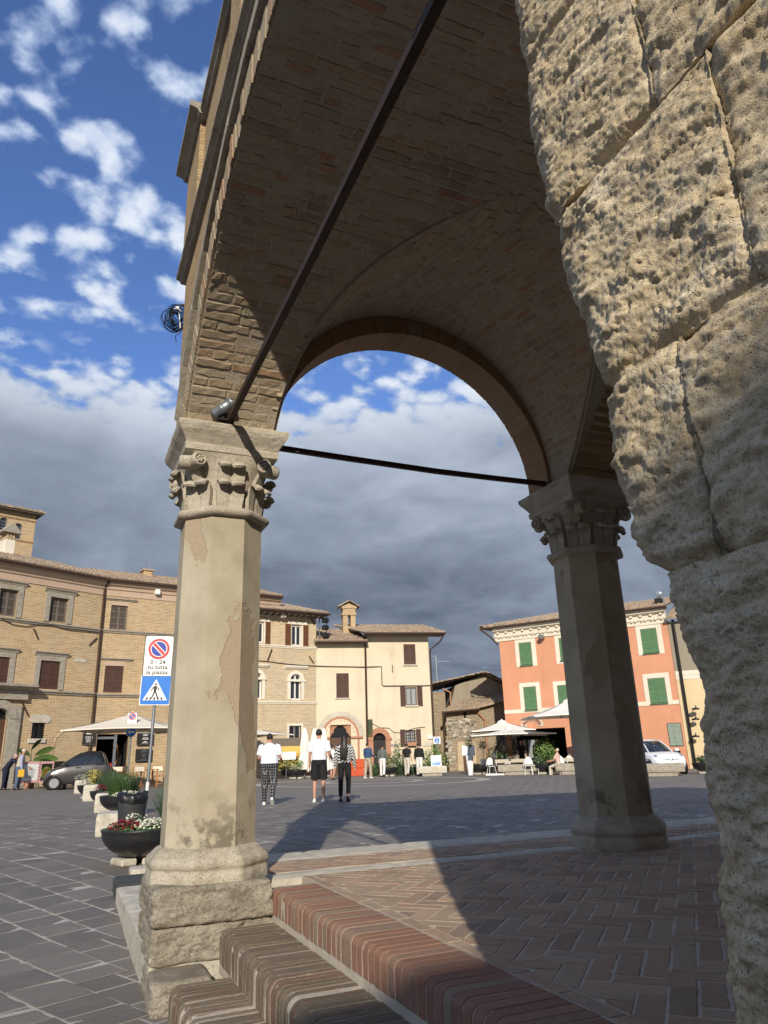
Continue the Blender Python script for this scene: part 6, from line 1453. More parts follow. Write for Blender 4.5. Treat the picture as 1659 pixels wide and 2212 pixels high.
def make_bin():
    x, y, z = at_dist(cB(1225, 1200)[0], 11.75); z = float(gz(x, y)); t = thing('litter_bin', 'dark grey litter bin with black bag and punched lettering, by planters', 'litter bin', (x, y, z), R(-8))
    MB().lathe([(.155, 0), (.16, .01), (.20, .60), (.205, .66), (.19, .66), (.185, .6)], 32).build('body', 'bin_paint', t)
    rg = np.random.default_rng(4); n = 40; rings = []
    for (r, z0, am) in ((.206, .58, .006), (.214, .61, .010), (.212, .66, .010), (.195, .70, .014), (.16, .705, .014), (.14, .66, .01)):
        ph = rg.uniform(0, 6, 4); rings.append([((r + am * (math.sin(5 * q + ph[0]) + .6 * math.sin(11 * q + ph[1]))) * math.cos(q), (r + am * math.sin(7 * q + ph[2])) * math.sin(q), z0 + .02 * math.sin(2 * q + 1.2) + am * math.sin(9 * q + ph[3])) for q in np.linspace(0, 2 * math.pi, n, endpoint=False)])
    MB().loft(rings, caps=False).build('bag', 'bin_bag', t)
    # punched dots spelling the word, running up the body
    F = {'C': ('0111', '1000', '1000', '1000', '0111'), 'O': ('0110', '1001', '1001', '1001', '0110'), 'M': ('10001', '11011', '10101', '10001', '10001'), 'U': ('1001', '1001', '1001', '1001', '0110'), 'N': ('10001', '11001', '10101', '10011', '10001'), 'E': ('1111', '1000', '1110', '1000', '1111')}
    m = MB(); zc = .055; st = .0155
    for chh in 'COMUNE':
        rows = F[chh]; w = len(rows[0])
        for i in range(w):
            for j in range(5):
                if rows[j][i] == '1':
                    zz = zc + i * st; a = R(-90) - (2 - j) * st / .18; rr = .158 + .042 * zz / .6 + .0025; p = (rr * math.cos(a), rr * math.sin(a), zz); nn = Vector((math.cos(a), math.sin(a), 0)); tt = Vector((-math.sin(a), math.cos(a), 0)); P = Vector(p)
                    m.add([P + tt * .0055 * math.cos(q) + Vector((0, 0, .0055 * math.sin(q))) for q in np.linspace(0, 2 * math.pi, 6, endpoint=False)], [tuple(range(6))])
        zc += (w + 1.3) * st
    m.build('lettering', 'black_paint', t)
make_bin()

# ================================================================== signs
def disc(m, r, y, mi, n=40, cx=0, cz=0, r0=0.0):
    for k in range(n):
        a, b = 2 * math.pi * k / n, 2 * math.pi * (k + 1) / n
        if r0 > 0: m.add([(cx + q * math.cos(t), y, cz + q * math.sin(t)) for t, q in ((a, r0), (a, r), (b, r), (b, r0))], [(3, 2, 1, 0)] if 0 else [(0, 1, 2, 3)], mi)
        else: m.add([(cx, y, cz), (cx + r * math.cos(a), y, cz + r * math.sin(a)), (cx + r * math.cos(b), y, cz + r * math.sin(b))], [(0, 1, 2)], mi)
def flip(m): m.f = [f[::-1] for f in m.f]; return m
def rrect(w, h, r, n=5): return [(cx + r * math.cos(t), cz + r * math.sin(t)) for cx, cz, a in ((w / 2 - r, h / 2 - r, 0), (-w / 2 + r, h / 2 - r, 90), (-w / 2 + r, -h / 2 + r, 180), (w / 2 - r, -h / 2 + r, 270)) for t in (R(a + 90 * k / n) for k in range(n + 1))]
def plate(w, h, z, mat, edge, t, name, r=.04, y=-.05):
    p = [(a, b + z) for a, b in rrect(w, h, r)]; o = MB().prism(p, 'y', y + .012, y).build(name, edge, t); q = [(a, b + z) for a, b in rrect(w - .03, h - .03, r)]; m = MB(); m.add([(a, y - .002, b) for a, b in q], [tuple(range(len(q)))[::1]]); flip(m) if 0 else None; m.build('face', mat, o); return o
def noparking(o, cz, R_, y):
    m = MB(); disc(m, R_, y - .003, 0, cz=cz, r0=R_ * .78); m.build('red_ring', 'sign_red', o); m = MB(); disc(m, R_ * .70, y - .0035, 0, cz=cz); m.build('blue_disc', 'sign_navy', o); m = MB(); disc(m, R_ * .775, y - .003, 0, cz=cz, r0=R_ * .70); m.build('white_ring', 'sign_white', o)
    L_ = R_ * .74; c, s = math.cos(R(-45)), math.sin(R(-45))
    for w, mt, yy in ((R_ * .21, 'sign_white', y - .005), (R_ * .13, 'sign_red', y - .0065)): MB().add([(c * a - s * b, yy, cz + s * a + c * b) for a, b in ((-L_, -w), (L_, -w), (L_, w), (-L_, w))], [(0, 1, 2, 3)]).build('diagonal_bar', mt, o)
def pedestrian(o, z, S, y):
    MB().add([(-S * .40, y - .004, z - S * .34), (S * .40, y - .004, z - S * .34), (0, y - .004, z + S * .36)], [(0, 1, 2)]).build('white_triangle', 'sign_white', o)
    m = MB(); yy = y - .006; disc(m, S * .034, yy, 0, 16, .0, z + S * .19); P = lambda x, zz: (x * S, yy, z + zz * S)
    for pl in ([(-.05, .13), (.03, .135), (.045, .06), (.02, -.06), (-.05, -.06), (-.06, .04)], [(.02, -.05), (-.02, -.06), (.02, -.15), (.075, -.27), (.12, -.27), (.06, -.13)], [(-.05, -.05), (.0, -.05), (-.035, -.15), (-.09, -.27), (-.13, -.26), (-.075, -.14)], [(-.05, .125), (-.02, .10), (-.10, .03), (-.125, -.04), (-.15, -.03), (-.125, .045)], [(.03, .13), (.05, .09), (.09, .04), (.08, -.02), (.11, -.02), (.12, .05)]):
        m.add([P(*p) for p in pl[::-1]], [tuple(range(len(pl)))[::-1]] if 0 else [tuple(range(len(pl)))])
    for k in (-.28, -.16, -.03, .10, .22): m.add([P(k - .025, -.32), P(k + .04, -.32), P(k + .035 + .02 * (k < 0) - .02 * (k > .05), -.24), P(k - .015 + .02 * (k < 0) - .02 * (k > .05), -.24)], [(0, 1, 2, 3)])
    m.build('walking_figure', 'black_paint', o)
def make_signs():
    u = 322; x, y, z = at_dist(u, 15.9); rz = math.atan2(-x, y) * 1.0 ; rz = -math.atan2(x, y) - R(6)
    t = thing('sign_pole', 'grey pole with no-parking panel above a blue pedestrian crossing sign', 'road sign', (x, y, z), rz); t.rotation_euler = (0, R(1.0), rz)
    D = 15.9; zz = lambda v: .85 + (1642 - v) * D / 1735 - z
    MB().tube([(0, 0, 0), (0, 0, zz(1372))], .03, 14).build('pole', 'zinc', t); MB().tube([(0, 0, .55), (0, 0, .72)], .0315, 14).build('sticker', 'sign_white', t)
    o = plate(.585, .86, (zz(1374) + zz(1461)) / 2, 'sign_white', 'dark_iron', t, 'no_parking_panel'); c = (zz(1374) + zz(1461)) / 2; noparking(o, c + .15, .212, -.052)
    for s, dz in (('0 - 24', -.125), ('su tutta', -.225), ('la piazza', -.33)): lettering(s, .115, 'black_paint', o, (0, -.054, c + dz), .0015, 0, .0006, sx=1.12)
    c2 = (zz(1463) + zz(1521)) / 2; o = plate(.6, .6, c2, 'sign_blue', 'sign_white', t, 'crossing_panel', .03, -.05); pedestrian(o, c2, .6, -.052)
    MB().box(-.2, .2, -.04, -.028, c + .2, c + .23).box(-.2, .2, -.04, -.028, c2 - .1, c2 - .07).build('bracket', 'zinc', t)
    # far sign with arrow
    u = cB(1165, 700)[0]; D = 35.0; x, y, z = at_dist(u, D); rz = -math.atan2(x, y) - R(4); t = thing('sign_pole', 'slim pole with small no-parking panel and round blue arrow, before restaurant', 'road sign', (x, y, z), rz)
    vz = lambda by: .85 + (1646 - cB(0, by)[1]) * D / 1735 - z
    MB().tube([(0, 0, 0), (0, 0, vz(350))], .03, 10).build('pole', 'zinc', t); c = (vz(348) + vz(470)) / 2; h_ = vz(348) - vz(470); o = plate(.42, h_, c, 'sign_white', 'dark_iron', t, 'no_parking_panel'); noparking(o, c + .12, .16, -.052)
    for s, dz in (('0 - 24', -.09), ('su tutta', -.17), ('la piazza', -.25)): lettering(s, .085, 'black_paint', o, (0, -.054, c + dz), .001, 0, .0006)
    c2 = vz(520); m = MB(); disc(m, .2, -.05, 0, cz=c2); o = m.build('arrow_disc', 'sign_blue', t); m = MB(); disc(m, .215, -.049, 0, cz=c2, r0=.198); m.build('white_rim', 'sign_white', o)
    MB().add([(a, -.054, c2 + b) for a, b in ((-.15, 0), (-.04, -.11), (-.04, -.04), (.14, -.04), (.14, .04), (-.04, .04), (-.04, .11))], [tuple(range(7))]).build('white_arrow', 'sign_white', o)
    x, y, z = at_dist(cB(1147, 900)[0], 31.5); MB().lathe([(.26, 0), (.26, .22), (.245, .34), (.19, .45), (.1, .52), (0, .545)], 24).build('stone_bollard', 'white_stone', label='round-topped pale stone bollard below the arrow sign', cat='bollard').location = (x, y, z)
    # sign near the cream house
    u = cC(1594, 1300)[0]; D = 45.5; x, y, z = at_dist(u, D); rz = -math.atan2(x, y); t = thing('sign_pole', 'white notice with blue walking figure disc on a thin pole, beside cream house', 'road sign', (x, y, z), rz); hz = 1630 - .031 * (u - 829); vz = lambda cy: .85 + (hz - cC(0, cy)[1]) * D / 1735 - z
    MB().tube([(0, 0, 0), (0, 0, vz(1275))], .03, 8).build('pole', 'zinc', t); c = (vz(1274) + vz(1340)) / 2; w = 62 * .26 * D / 1645; o = plate(w, vz(1274) - vz(1340), c, 'sign_white', 'zinc', t, 'panel'); m = MB(); disc(m, .15, -.054, 0, cz=c - .02); m.build('blue_disc', 'sign_blue', o)
    m = MB(); yy = -.056; disc(m, .022, yy, 0, 10, 0, c + .075)
    for pl in ([(-.03, .05), (-.03, -.03), (.03, -.03), (.03, .05)], [(-.03, -.03), (-.06, -.12), (-.03, -.12), (.0, -.03)], [(0, -.03), (.03, -.12), (.06, -.12), (.03, -.03)]): m.add([(a, yy, c - .02 + b) for a, b in pl], [(0, 1, 2, 3)])
    m.build('walking_figure', 'sign_white', o); lettering('AREA', .07, 'sign_red', o, (0, -.054, c + .25), .002, 0, .0006); lettering('PEDONALE', .065, 'black_paint', o, (0, -.054, c + .18), .002, 0, .0006)
make_signs()

# ================================================================== parasols, furniture
def parasol(loc, label, w, ze, zp, rz, mat='canvas', pole=True, canti=None, group=None, flap=.0):
    t = thing('parasol', label, 'parasol', loc, rz, group); n = 7; P = []
    m = MB()
    for k in range(4):
        a = R(45 + 90 * k); b = R(135 + 90 * k); r = w / math.sqrt(2); A, B = np.array([r * math.cos(a), r * math.sin(a), ze]), np.array([r * math.cos(b), r * math.sin(b), ze]); C = np.array([0, 0, zp])
        rows = []
        for i in range(n):
            s = i / (n - 1); row = []
            for j in range(n):
                q = j / (n - 1); p = C * (1 - s) + (A * (1 - q) + B * q) * s; p[2] -= .10 * s * (1 - s) * 2 * 1 + .05 * math.sin(q * math.pi) * s * -1; row.append(p)
            rows.append(row)
        m.grid(np.array(rows), sm=False); m.grid(np.array(rows) - np.array([0, 0, .012]), sm=False, flip=True)
        fr = np.array([rows[-1], [p - np.array([0, 0, .05 + flap]) for p in rows[-1]]]); m.grid(fr, sm=False)
    cn = m.build('canopy', mat, t); MB().lathe([(.30, zp - .10), (.22, zp + .02), (.05, zp + .06), (.03, zp + .12), (0, zp + .13)], 8).build('top_cap', mat, cn)
    for k in range(8):
        a = R(45 * k); r = w / 2 * (1.38 if k % 2 else .98); MB().bar((.05 * math.cos(a), .05 * math.sin(a), zp - .62), (r * .52 * math.cos(a), r * .52 * math.sin(a), ze + (zp - ze) * .42), .03).bar((0, 0, zp - .06), (r * .98 * math.cos(a), r * .98 * math.sin(a), ze + .0), .028).build('rib', 'parasol_frame', cn)
    if canti:
        (bx, by), zk = canti; MB().tube([(bx, by, 0), (bx, by, zk)], .06, 10).build('pole', 'parasol_frame', t); MB().bar((bx, by, zk - .1), (bx * .25, by * .25, zp - .15), .09, .12).build('arm', 'parasol_frame', t); MB().rbox(bx - .5, bx + .5, by - .5, by + .5, 0, .09, .02).build('base', 'white_plastic', t); MB().rbox(bx - .09, bx + .09, by - .09, by + .09, zk - .3, zk - .05, .02).build('crank_box', 'parasol_frame', t)
    elif pole: MB().tube([(0, 0, 0), (0, 0, zp - .02)], .04, 10).build('pole', 'parasol_frame', t); MB().rbox(-.4, .4, -.4, .4, 0, .08, .02).build('base', 'grey_travertine', t)
    return t
def folded_parasol(loc, label, h=2.75):
    t = thing('folded_parasol', label, 'parasol', loc, 0, 'folded parasols before the brick house'); rings = []
    for z, r in ((.35, .34), (.5, .36), (.9, .31), (1.25, .24), (1.35, .20), (1.45, .24), (1.9, .22), (2.35, .15), (2.6, .08), (2.72, .03)):
        z *= h / 2.75; rings.append([(r * (1 + .22 * math.cos(8 * q)) * math.cos(q), r * (1 + .22 * math.cos(8 * q)) * math.sin(q), z + .06 * math.cos(8 * q) * (z < .5)) for q in np.linspace(0, 2 * math.pi, 48, endpoint=False)])
    MB().loft(rings).build('canvas', 'canvas_white', t); MB().tube([(0, 0, 0), (0, 0, h)], .035, 8).build('pole', 'zinc', t); MB().rbox(-.3, .3, -.3, .3, 0, .09, .02).build('base', 'grey_travertine', t); return t
CH = {}
def white_chair(loc, rz, label, group):
    if 'w' not in CH:
        s = MB().lathe([(0, .43), (.21, .43), (.22, .445), (.2, .46), (0, .455)], 16).mesh('seat', 'white_plastic')
        b = MB(); hoop = [(.21 * math.cos(t), -.2 + .03 * math.sin(t), .45 + .42 * math.sin(t)) for t in np.linspace(0, math.pi, 13)]; b.tube(hoop, .012, 6)
        sh = [[(x, -.2 + .03 * abs(math.sin(t)) + .01, z) for x, z in ((-.2 * math.cos(t), .5 + .36 * math.sin(t)), (.2 * math.cos(t), .5 + .36 * math.sin(t)))] for t in np.linspace(0.05, math.pi / 2, 7)]
        for r0, r1 in zip(sh[:-1], sh[1:]): b.add([r0[0], r0[1], r1[1], r1[0]], [(0, 1, 2, 3)])
        ar = MB()
        for k in (-1, 1): ar.tube([(k * .21, -.18, .64), (k * .25, .02, .66), (k * .24, .18, .62), (k * .2, .2, .45)], .012, 6)
        L_ = [MB().tube([(x * .75, y * .75, .44), (x * 1.15, y * 1.15, 0)], .013, 6).mesh('leg', 'white_plastic') for x, y in ((.18, .18), (-.18, .18), (-.18, -.18), (.18, -.18))]
        CH['w'] = (s, b.mesh('backrest', 'white_plastic'), ar.mesh('armrests', 'white_plastic'), L_)
    t = thing('cafe_chair', label, 'chair', loc, rz, group); s, b, a, L_ = CH['w']; put('seat', s, t); put('backrest', b, t); put('armrest', a, t)
    for l in L_: put('leg', l, t)
    return t
def cafe_table(loc, rz, label, group, top='sign_white', w=.75, wood=False):
    t = thing('cafe_table', label, 'table', loc, rz, group); MB().rbox(-w / 2, w / 2, -w / 2, w / 2, .72, .75, .008).build('tabletop', 'chair_wood' if wood else 'zinc', t)
    if not wood: MB().rbox(-w / 2 - .01, w / 2 + .01, -w / 2 - .01, w / 2 + .01, .58, .757, .01).build('tablecloth', 'pane_light' if 0 else 'white_trim', t)
    if wood:
        for x in (-1, 1):
            for y in (-1, 1): MB().box(x * (w / 2 - .05) - .025, x * (w / 2 - .05) + .025, y * (w / 2 - .05) - .025, y * (w / 2 - .05) + .025, 0, .72).build('leg', 'chair_wood', t)
    else:
        MB().tube([(0, 0, .03), (0, 0, .72)], .03, 8).build('pedestal', 'parasol_frame', t); MB().lathe([(.24, 0), (.24, .02), (.04, .04)], 16).build('foot', 'parasol_frame', t)
    return t
GL = MB().lathe([(.03, 0), (.03, .004), (.005, .01), (.005, .08), (.032, .11), (.036, .15), (.028, .19)], 10).mesh('wine_glass', 'glass_lamp')
def glass_on(loc, label): 
    o = put('wine_glass', GL, None, label=label, cat='glass', group='wine glasses on the wine bar tables'); o.location = loc
def wood_chair(loc, rz, label, group):
    t = thing('director_chair', label, 'chair', loc, rz, group)
    for x in (-.24, .24):
        MB().bar((x, -.2, 0), (x, .2, .45), .03).bar((x, .2, 0), (x, -.2, .45), .03).build('leg', 'chair_wood', t); MB().bar((x, -.22, .45), (x, -.26, .88), .035).build('back_post', 'chair_wood', t); MB().box(x - .03, x + .03, -.24, .22, .62, .645).build('armrest', 'chair_wood', t)
    MB().box(-.24, .24, -.2, .2, .44, .455).build('seat', 'canvas', t); MB().box(-.25, .25, -.265, -.25, .68, .87).build('backrest', 'canvas', t); MB().bar((-.24, -.2, .12), (.24, -.2, .12), .025).build('stretcher', 'chair_wood', t); return t
def stone_bench(px, label, L_=1.6, mat='grey_travertine', d=.45, h=.47, rz=None):
    x, y, z = ground(*px); rz = -math.atan2(x, y) if rz is None else rz; t = thing('stone_bench', label, 'bench', (x, y, z), rz, 'stone benches round the square'); MB().rbox(-L_ * .33, L_ * .33, -d * .35, d * .35, 0, .17, .015).build('foot', 'grey_travertine', t); rough_block(-L_ / 2, L_ / 2, -d / 2, d / 2, .172, h + .04, int(abs(x) * 10), .005, .015, .06).build('seat', mat, t); return t
def text_lines(o, x0, x1, z0, z1, n, y, mat='sign_white', seed=0):    # rows of small print too far away to read
    rg = random.Random(seed); m = MB()
    for k in range(n):
        z = z1 - (z1 - z0) * (k + .5) / n; w = (x1 - x0) * rg.uniform(.45, .95) / 2; c = (x0 + x1) / 2; hh = (z1 - z0) / n * .22; x = c - w
        while x < c + w: l = rg.uniform(.03, .09); m.add([(x, y, z - hh), (min(x + l, c + w), y, z - hh), (min(x + l, c + w), y, z + hh), (x, y, z + hh)], [(0, 1, 2, 3)]); x += l + .025
    return m.build('print', mat, o, kind='stuff')
def checker():
    n = NB('gingham'); o = n.coord(); c = n.N('ShaderNodeTexChecker'); n.L(o, c.inputs[0]); c.inputs['Scale'].default_value = 16; c.inputs[1].default_value = (.55, .07, .08, 1); c.inputs[2].default_value = (.75, .72, .68, 1); n.out(c.outputs[0], .7)
    n = NB('food_print'); o = n.coord(); v = n.vor(o, 7, out='Color'); h = n.N('ShaderNodeSeparateColor'); n.L(v, h.inputs[0]); n.out(n.ramp(h.outputs[0], (0, (.5, .06, .03)), (.3, (.12, .32, .04)), (.55, (.65, .5, .3)), (.8, (.7, .25, .05)), (1, (.1, .45, .5))), .5)
    n = NB('banner_print'); o = n.coord(); s = n.N('ShaderNodeSeparateXYZ'); n.L(o, s.inputs[0]); w = n.math('ADD', n.math('MULTIPLY', s.outputs[2], 1.6), n.math('MULTIPLY', s.outputs[0], -.18)); f = n.math('ADD', w, n.math('MULTIPLY', n.noise(o, 2.5, 3), .35)); n.out(n.ramp(n.rng(f, 1.1, 2.1), (0, (.03, .05, .03)), (.35, (.05, .07, .07)), (.5, (.22, .13, .20)), (.62, (.55, .26, .10)), (.8, (.75, .36, .08)), (1, (.8, .45, .12))), .7)
checker()
def make_left_cafe():
    x, y, z = at_dist(cB(1165, 500)[0], 36.5); D = 36.5; vz = lambda by: .85 + (1646 - cB(0, by)[1]) * D / 1735 - z
    parasol((x, y, z), 'large beige square parasol over the restaurant terrace by the palace', 4.7, vz(505), vz(362), R(-20), 'canvas')
    x, y, z = at_dist(cB(1690, 500)[0], 37.5); parasol((x, y, z), 'second beige parasol tip showing just left of the column', 4.0, 2.45, 3.1, R(-20), 'canvas')
    g = 'wooden chairs of the restaurant by the palace'
    for i, (bx, d, rz, lab) in enumerate(((1045, 35.8, 150, 'wooden director chair with canvas back just behind the grey car'), (1240, 35.0, 20, 'wooden director chair seen between the two sign poles'), (1085, 38.5, 60, 'wooden chair in the shade at the restaurant door'), (1440, 36.5, -20, 'wooden director chair half hidden by the left column'))): x, y, z = at_dist(cB(bx, 900)[0], d); wood_chair((x, y, z), R(rz), lab, g)
    for i, (bx, d, lab) in enumerate(((1335, 35.6, 'small wooden table behind the near sign pole'), (1010, 36.8, 'small wooden table behind the grey car'))): x, y, z = at_dist(cB(bx, 900)[0], d); cafe_table((x, y, z), R(10), lab, 'wooden tables of the restaurant by the palace', wood=True, w=.8)
    # menu boards on the wall
    h = PAL2
    for k, (q, lab, n, lines) in enumerate((((95, 315, 455, 670), 'dark menu board left of the restaurant door', 5, 0), ((1045, 1330, 458, 668), 'dark menu board with white lettering right of the restaurant door', 0, 1), ((1020, 1305, 735, 955), 'lower dark menu board right of the restaurant door', 0, 2))):
        a, b, c, d = h.rc(cI, *q, .12); w0 = h.f.w(a, .12, c); t = thing('menu_board', lab, 'menu board', w0, h.f.rz, 'menu boards on the restaurant wall'); w_, h_ = b - a, d - c; MB().rbox(0, w_, -.05, .0, 0, h_, .01).build('panel', 'board_dark', t); MB().box(.03, w_ - .03, -.054, -.051, .03, .045).box(.03, w_ - .03, -.054, -.051, h_ - .045, h_ - .03).build('border', 'zinc', t)
        if lines == 0: text_lines(t, .1, w_ - .1, .12, h_ * .72, 5, -.056, 'sign_white', 5); MB().lathe([(0, 0), (.16, 0), (.12, .07), (.0, .09)], 14, c=(w_ / 2, -.06, h_ * .86), sy=.05).build('emblem', 'sign_white', t)
        rows = {1: ('PORCHETTA', 'IN CROSTA', '', 'STRINGOZZI', 'AL SAGRANTINO', '', 'TRIPPA E', 'MONTEFALCO'), 2: ('BRUSCHETTE', 'AL PROSCIUTTO', '', 'PANCETTA', 'FAGIOLI', '', 'SELEZIONE')}.get(lines, ())
        for i, sx_ in enumerate(rows):
            if sx_: lettering(sx_, h_ / 13, 'sign_white' if lines == 1 else 'zinc', t, (w_ / 2, -.056, h_ * (.9 - .8 * (i + .3) / len(rows))), .003, 0, .0006)
    # display panels in front of the wall
    h = PAL; g = 'menu display panels beside the elderly couple'
    for (q, lab, face) in (((255, 535, 745, 1030), 'white menu display panel with red checked border', 0), ((520, 720, 740, 1030), 'dark menu display panel with a food picture and checked border', 1), ((715, 860, 738, 1000), 'dark display panel partly behind the grey car', 2)):
        off = 3.2; a, b, c, d = h.rc(cH, *q, off); w0 = h.f.w(a, off, float(h.f.z0)); t = thing('display_panel', lab, 'display panel', w0, h.f.rz, g); z0, z1, w_ = c - h.f.z0, d - h.f.z0, b - a
        MB().box(0, w_, -.03, .03, z0, z1).build('frame', 'gingham' if face < 2 else 'board_dark', t); fb = MB().box(.1, w_ - .1, -.036, -.032, z0 + .1, z1 - .1).build('sheet', ('white_plastic', 'board_dark', 'board_dark')[face], t); text_lines(t, .2, w_ - .2, z0 + (.2 if face == 0 else (z1 - z0) * .45), z1 - .25, 14 if face == 0 else 5, -.039, 'zinc' if face == 0 else 'sign_white', 3 + face)
        if face == 1: MB().lathe([(0, 0), (w_ * .40, 0)], 20, c=(0, 0, 0)).xf(Matrix.Translation((w_ * .5, -.04, z0 + .42)) @ Matrix.Rotation(R(90), 4, 'X')).build('picture', 'food_print', t)
        for x in (.08, w_ - .08): MB().bar((x, .05, 0), (x, .0, z0 + .1), .05).bar((x, .55, 0), (x, .02, z0 + .6), .04).build('leg', 'old_wood', t)
    off = 2.2; a, z0 = h.f(*cH(430, 745), off); w0 = h.f.w(a, off, h.f.z0); t = thing('leafy_pot_plant', 'pot plant with huge green leaves behind the display panels', 'plant', w0, h.f.rz); MB().lathe([(.2, 0), (.28, .5), (.3, .52), (.27, .52), (.25, .45), (0, .45)], 20).build('pot', 'terracotta_stone', t)
    for k, (dx, dz, l, ang, mt) in enumerate(((.1, 1.25, 1.1, 12, 'leaf_light'), (.2, 1.45, .95, 32, 'leaf_light'), (-.2, 1.45, .8, 150, 'leaf_mid'), (-.15, 1.7, .7, 60, 'leaf_dark'), (.5, 1.2, .8, -5, 'leaf_dark'), (-.6, 1.3, .6, 120, 'leaf_mid'))):
        d = Vector((math.cos(R(ang)), -.25, math.sin(R(ang)))); s = Vector((-math.sin(R(ang)), -.5, math.cos(R(ang)))).normalized(); o = Vector((dx * .6, 0, dz)); rows = []
        for i in range(9): q = i / 8; w = l * .19 * math.sin(math.pi * (q * .92 + .04)) ** .8; cc = o + d * l * q - Vector((0, 0, .22 * q * q * l)); rows.append([tuple(cc + s * w), tuple(cc + Vector((0, .04, -.02))), tuple(cc - s * w)])
        MB().grid(np.array(rows)).tube([(0, 0, .5), (dx * .3, 0, dz * .7), tuple(o)], .015, 5).build('leaf', mt, t)
make_left_cafe()
def make_centre():
    for i, (cx, d, lab) in enumerate(((490, 45.2, 'folded white parasol, leftmost of the three before the brick house'), (572, 45.8, 'folded white parasol, middle of three, behind the man in black shorts'), (648, 46.3, 'folded white parasol nearest the red stone portal'))): x, y, z = at_dist(cC(cx, 1500)[0], d); folded_parasol((x, y, z), lab, 2.85)
    x, y, z = at_dist(cC(20, 1500)[0], 43.0); parasol((x, y, z), 'white parasol edge peeping out right of the left column', 3.6, 2.35, 2.75, R(20), 'canvas_white')
    x, y, z = ground(*cC(420, 1622)); planter((x, y, z), 'black bowl planter with white blossoms below the folded parasols', [('bush', .15, .0, .24, .26, 200, 2, .05), ('flowers', -.1, -.1, .3, .2, 110, 5, 1)], 'bowl planters across the square', 1.15)
    x, y, z = ground(*cC(1185, 1602)); planter((x, y, z), 'black bowl planter standing before the grey-shirted man', [('bush', .0, .05, .2, .25, 140, 2, .05), ('flowers', .1, -.1, .3, .14, 90, 5, 1)], 'bowl planters across the square', 1.15)
    # yellow-leaved hedge in boxes
    for i, (cx, w, hgt, d) in enumerate(((330, 1.6, .75, 45.0), (425, .9, .95, 45.4))):
        x, y, z = at_dist(cC(cx, 1500)[0], d); t = thing('yellow_shrub', ('wide yellow and green shrub in a trough below the painted banner', 'taller yellow shrub beside the folded parasol')[i], 'shrub', (x, y, z)); MB().rbox(-w / 2, w / 2, -.25, .25, 0, .4, .02).build('trough', 'soil', t); m = MB(); rg = np.random.default_rng(i + 3); leaf_cloud(m, (0, 0, .4 + hgt * .45), (w * .6, .35, hgt * .6), 420, .075, 3, rg); leaf_cloud(m, (0, .1, .4 + hgt * .4), (w * .55, .35, hgt * .5), 320, .075, 0, rg); m.build('foliage', LEAFM, t)
    x, y, z = at_dist(cC(385, 1380)[0], 46.0); t = thing('painted_banner', 'orange and purple landscape banner behind the menu stand', 'banner', (x, y, z), -math.atan2(x, y)); MB().box(-2.1, 2.1, -.03, .03, 1.05, 1.78).build('sheet', 'banner_print', t); MB().bar((-2.05, .04, 0), (-2.05, .04, 1.8), .06).bar((2.05, .04, 0), (2.05, .04, 1.8), .06).build('post', 'old_wood', t); MB().box(-1.2, .6, .04, .08, 1.78, 2.25).build('back_board', 'old_wood', t)
    x, y, z = ground(*cC(335, 1625)); t = thing('menu_stand', 'menu stand with white tilted sheet among the yellow shrubs', 'menu stand', (x, y, z), -math.atan2(x, y)); MB().bar((0, 0, 0), (0, 0, 1.1), .06).build('post', 'parasol_frame', t); MB().box(-.35, .35, -.2, .2, 0, .03).build('foot', 'parasol_frame', t); b = MB().box(-.52, .52, -.02, .02, 0, .45).xf(Matrix.Translation((0, -.05, 1.02)) @ Matrix.Rotation(R(-25), 4, 'X')).build('board', 'sign_white', t); o = text_lines(b, -.45, .45, .05, .4, 6, -.024, 'zinc', 8); o.matrix_local = Matrix.Translation((0, -.05, 1.02)) @ Matrix.Rotation(R(-25), 4, 'X')
    x, y, z = ground(*cC(975, 1600)); t = thing('flower_stall', 'orange-red draped stand beside the man in the blue shirt', 'stand', (x, y + 1.2, z), -math.atan2(x, y)); MB().rbox(-.75, .75, -.3, .3, .45, .95, .02).build('upper_drape', 'flower_red' if 0 else 'stall_red', t); MB().rbox(-.5, .5, -.28, .28, 0, .46, .02).build('lower_drape', 'stall_red', t)
    x2, y2, z2 = ground(*cC(920, 1590)); t = thing('poster_board', 'white poster board with round black pictures on an easel near the portal', 'poster board', (x2, y2 + 1.4, z2), -math.atan2(x2, y2)); MB().box(-.42, .42, -.02, .02, 1.0, 1.95).build('sheet', 'sign_white', t); MB().bar((-.3, .2, 0), (-.1, .02, 1.9), .04).bar((.3, .2, 0), (.1, .02, 1.9), .04).build('easel', 'old_wood', t)
    for k in range(6): m = MB(); disc(m, .1, -.024, 0, 14, -.17 + .36 * (k % 2), 1.75 - .3 * (k // 2)); m.build('picture', 'black_paint' if k % 3 else 'sign_navy', t)
    # bushes by the cream house
    for i, (cx, cy, w, hgt, lab, mi, fl) in enumerate(((1245, 1570, .75, 1.15, 'leafy green bush with pale flowers beside the arched dark door', 1, 25), (1560, 1548, 1.05, 1.15, 'tall leafy bush at the right corner of the cream house', 2, 20), (1320, 1572, .8, .48, 'low clipped green bush left of the two men in black', 0, 0), (1450, 1572, .9, .48, 'low clipped green bush behind the two men in black', 0, 0), (1070, 1580, .35, .6, 'small potted shrub between two men near the arched door', 1, 6))):
        x, y, z = at_dist(cC(cx, cy)[0], 45.6 if i < 2 else 44.5); t = thing('bush', lab, 'bush', (x, y, z)); rg = np.random.default_rng(30 + i); m = MB()
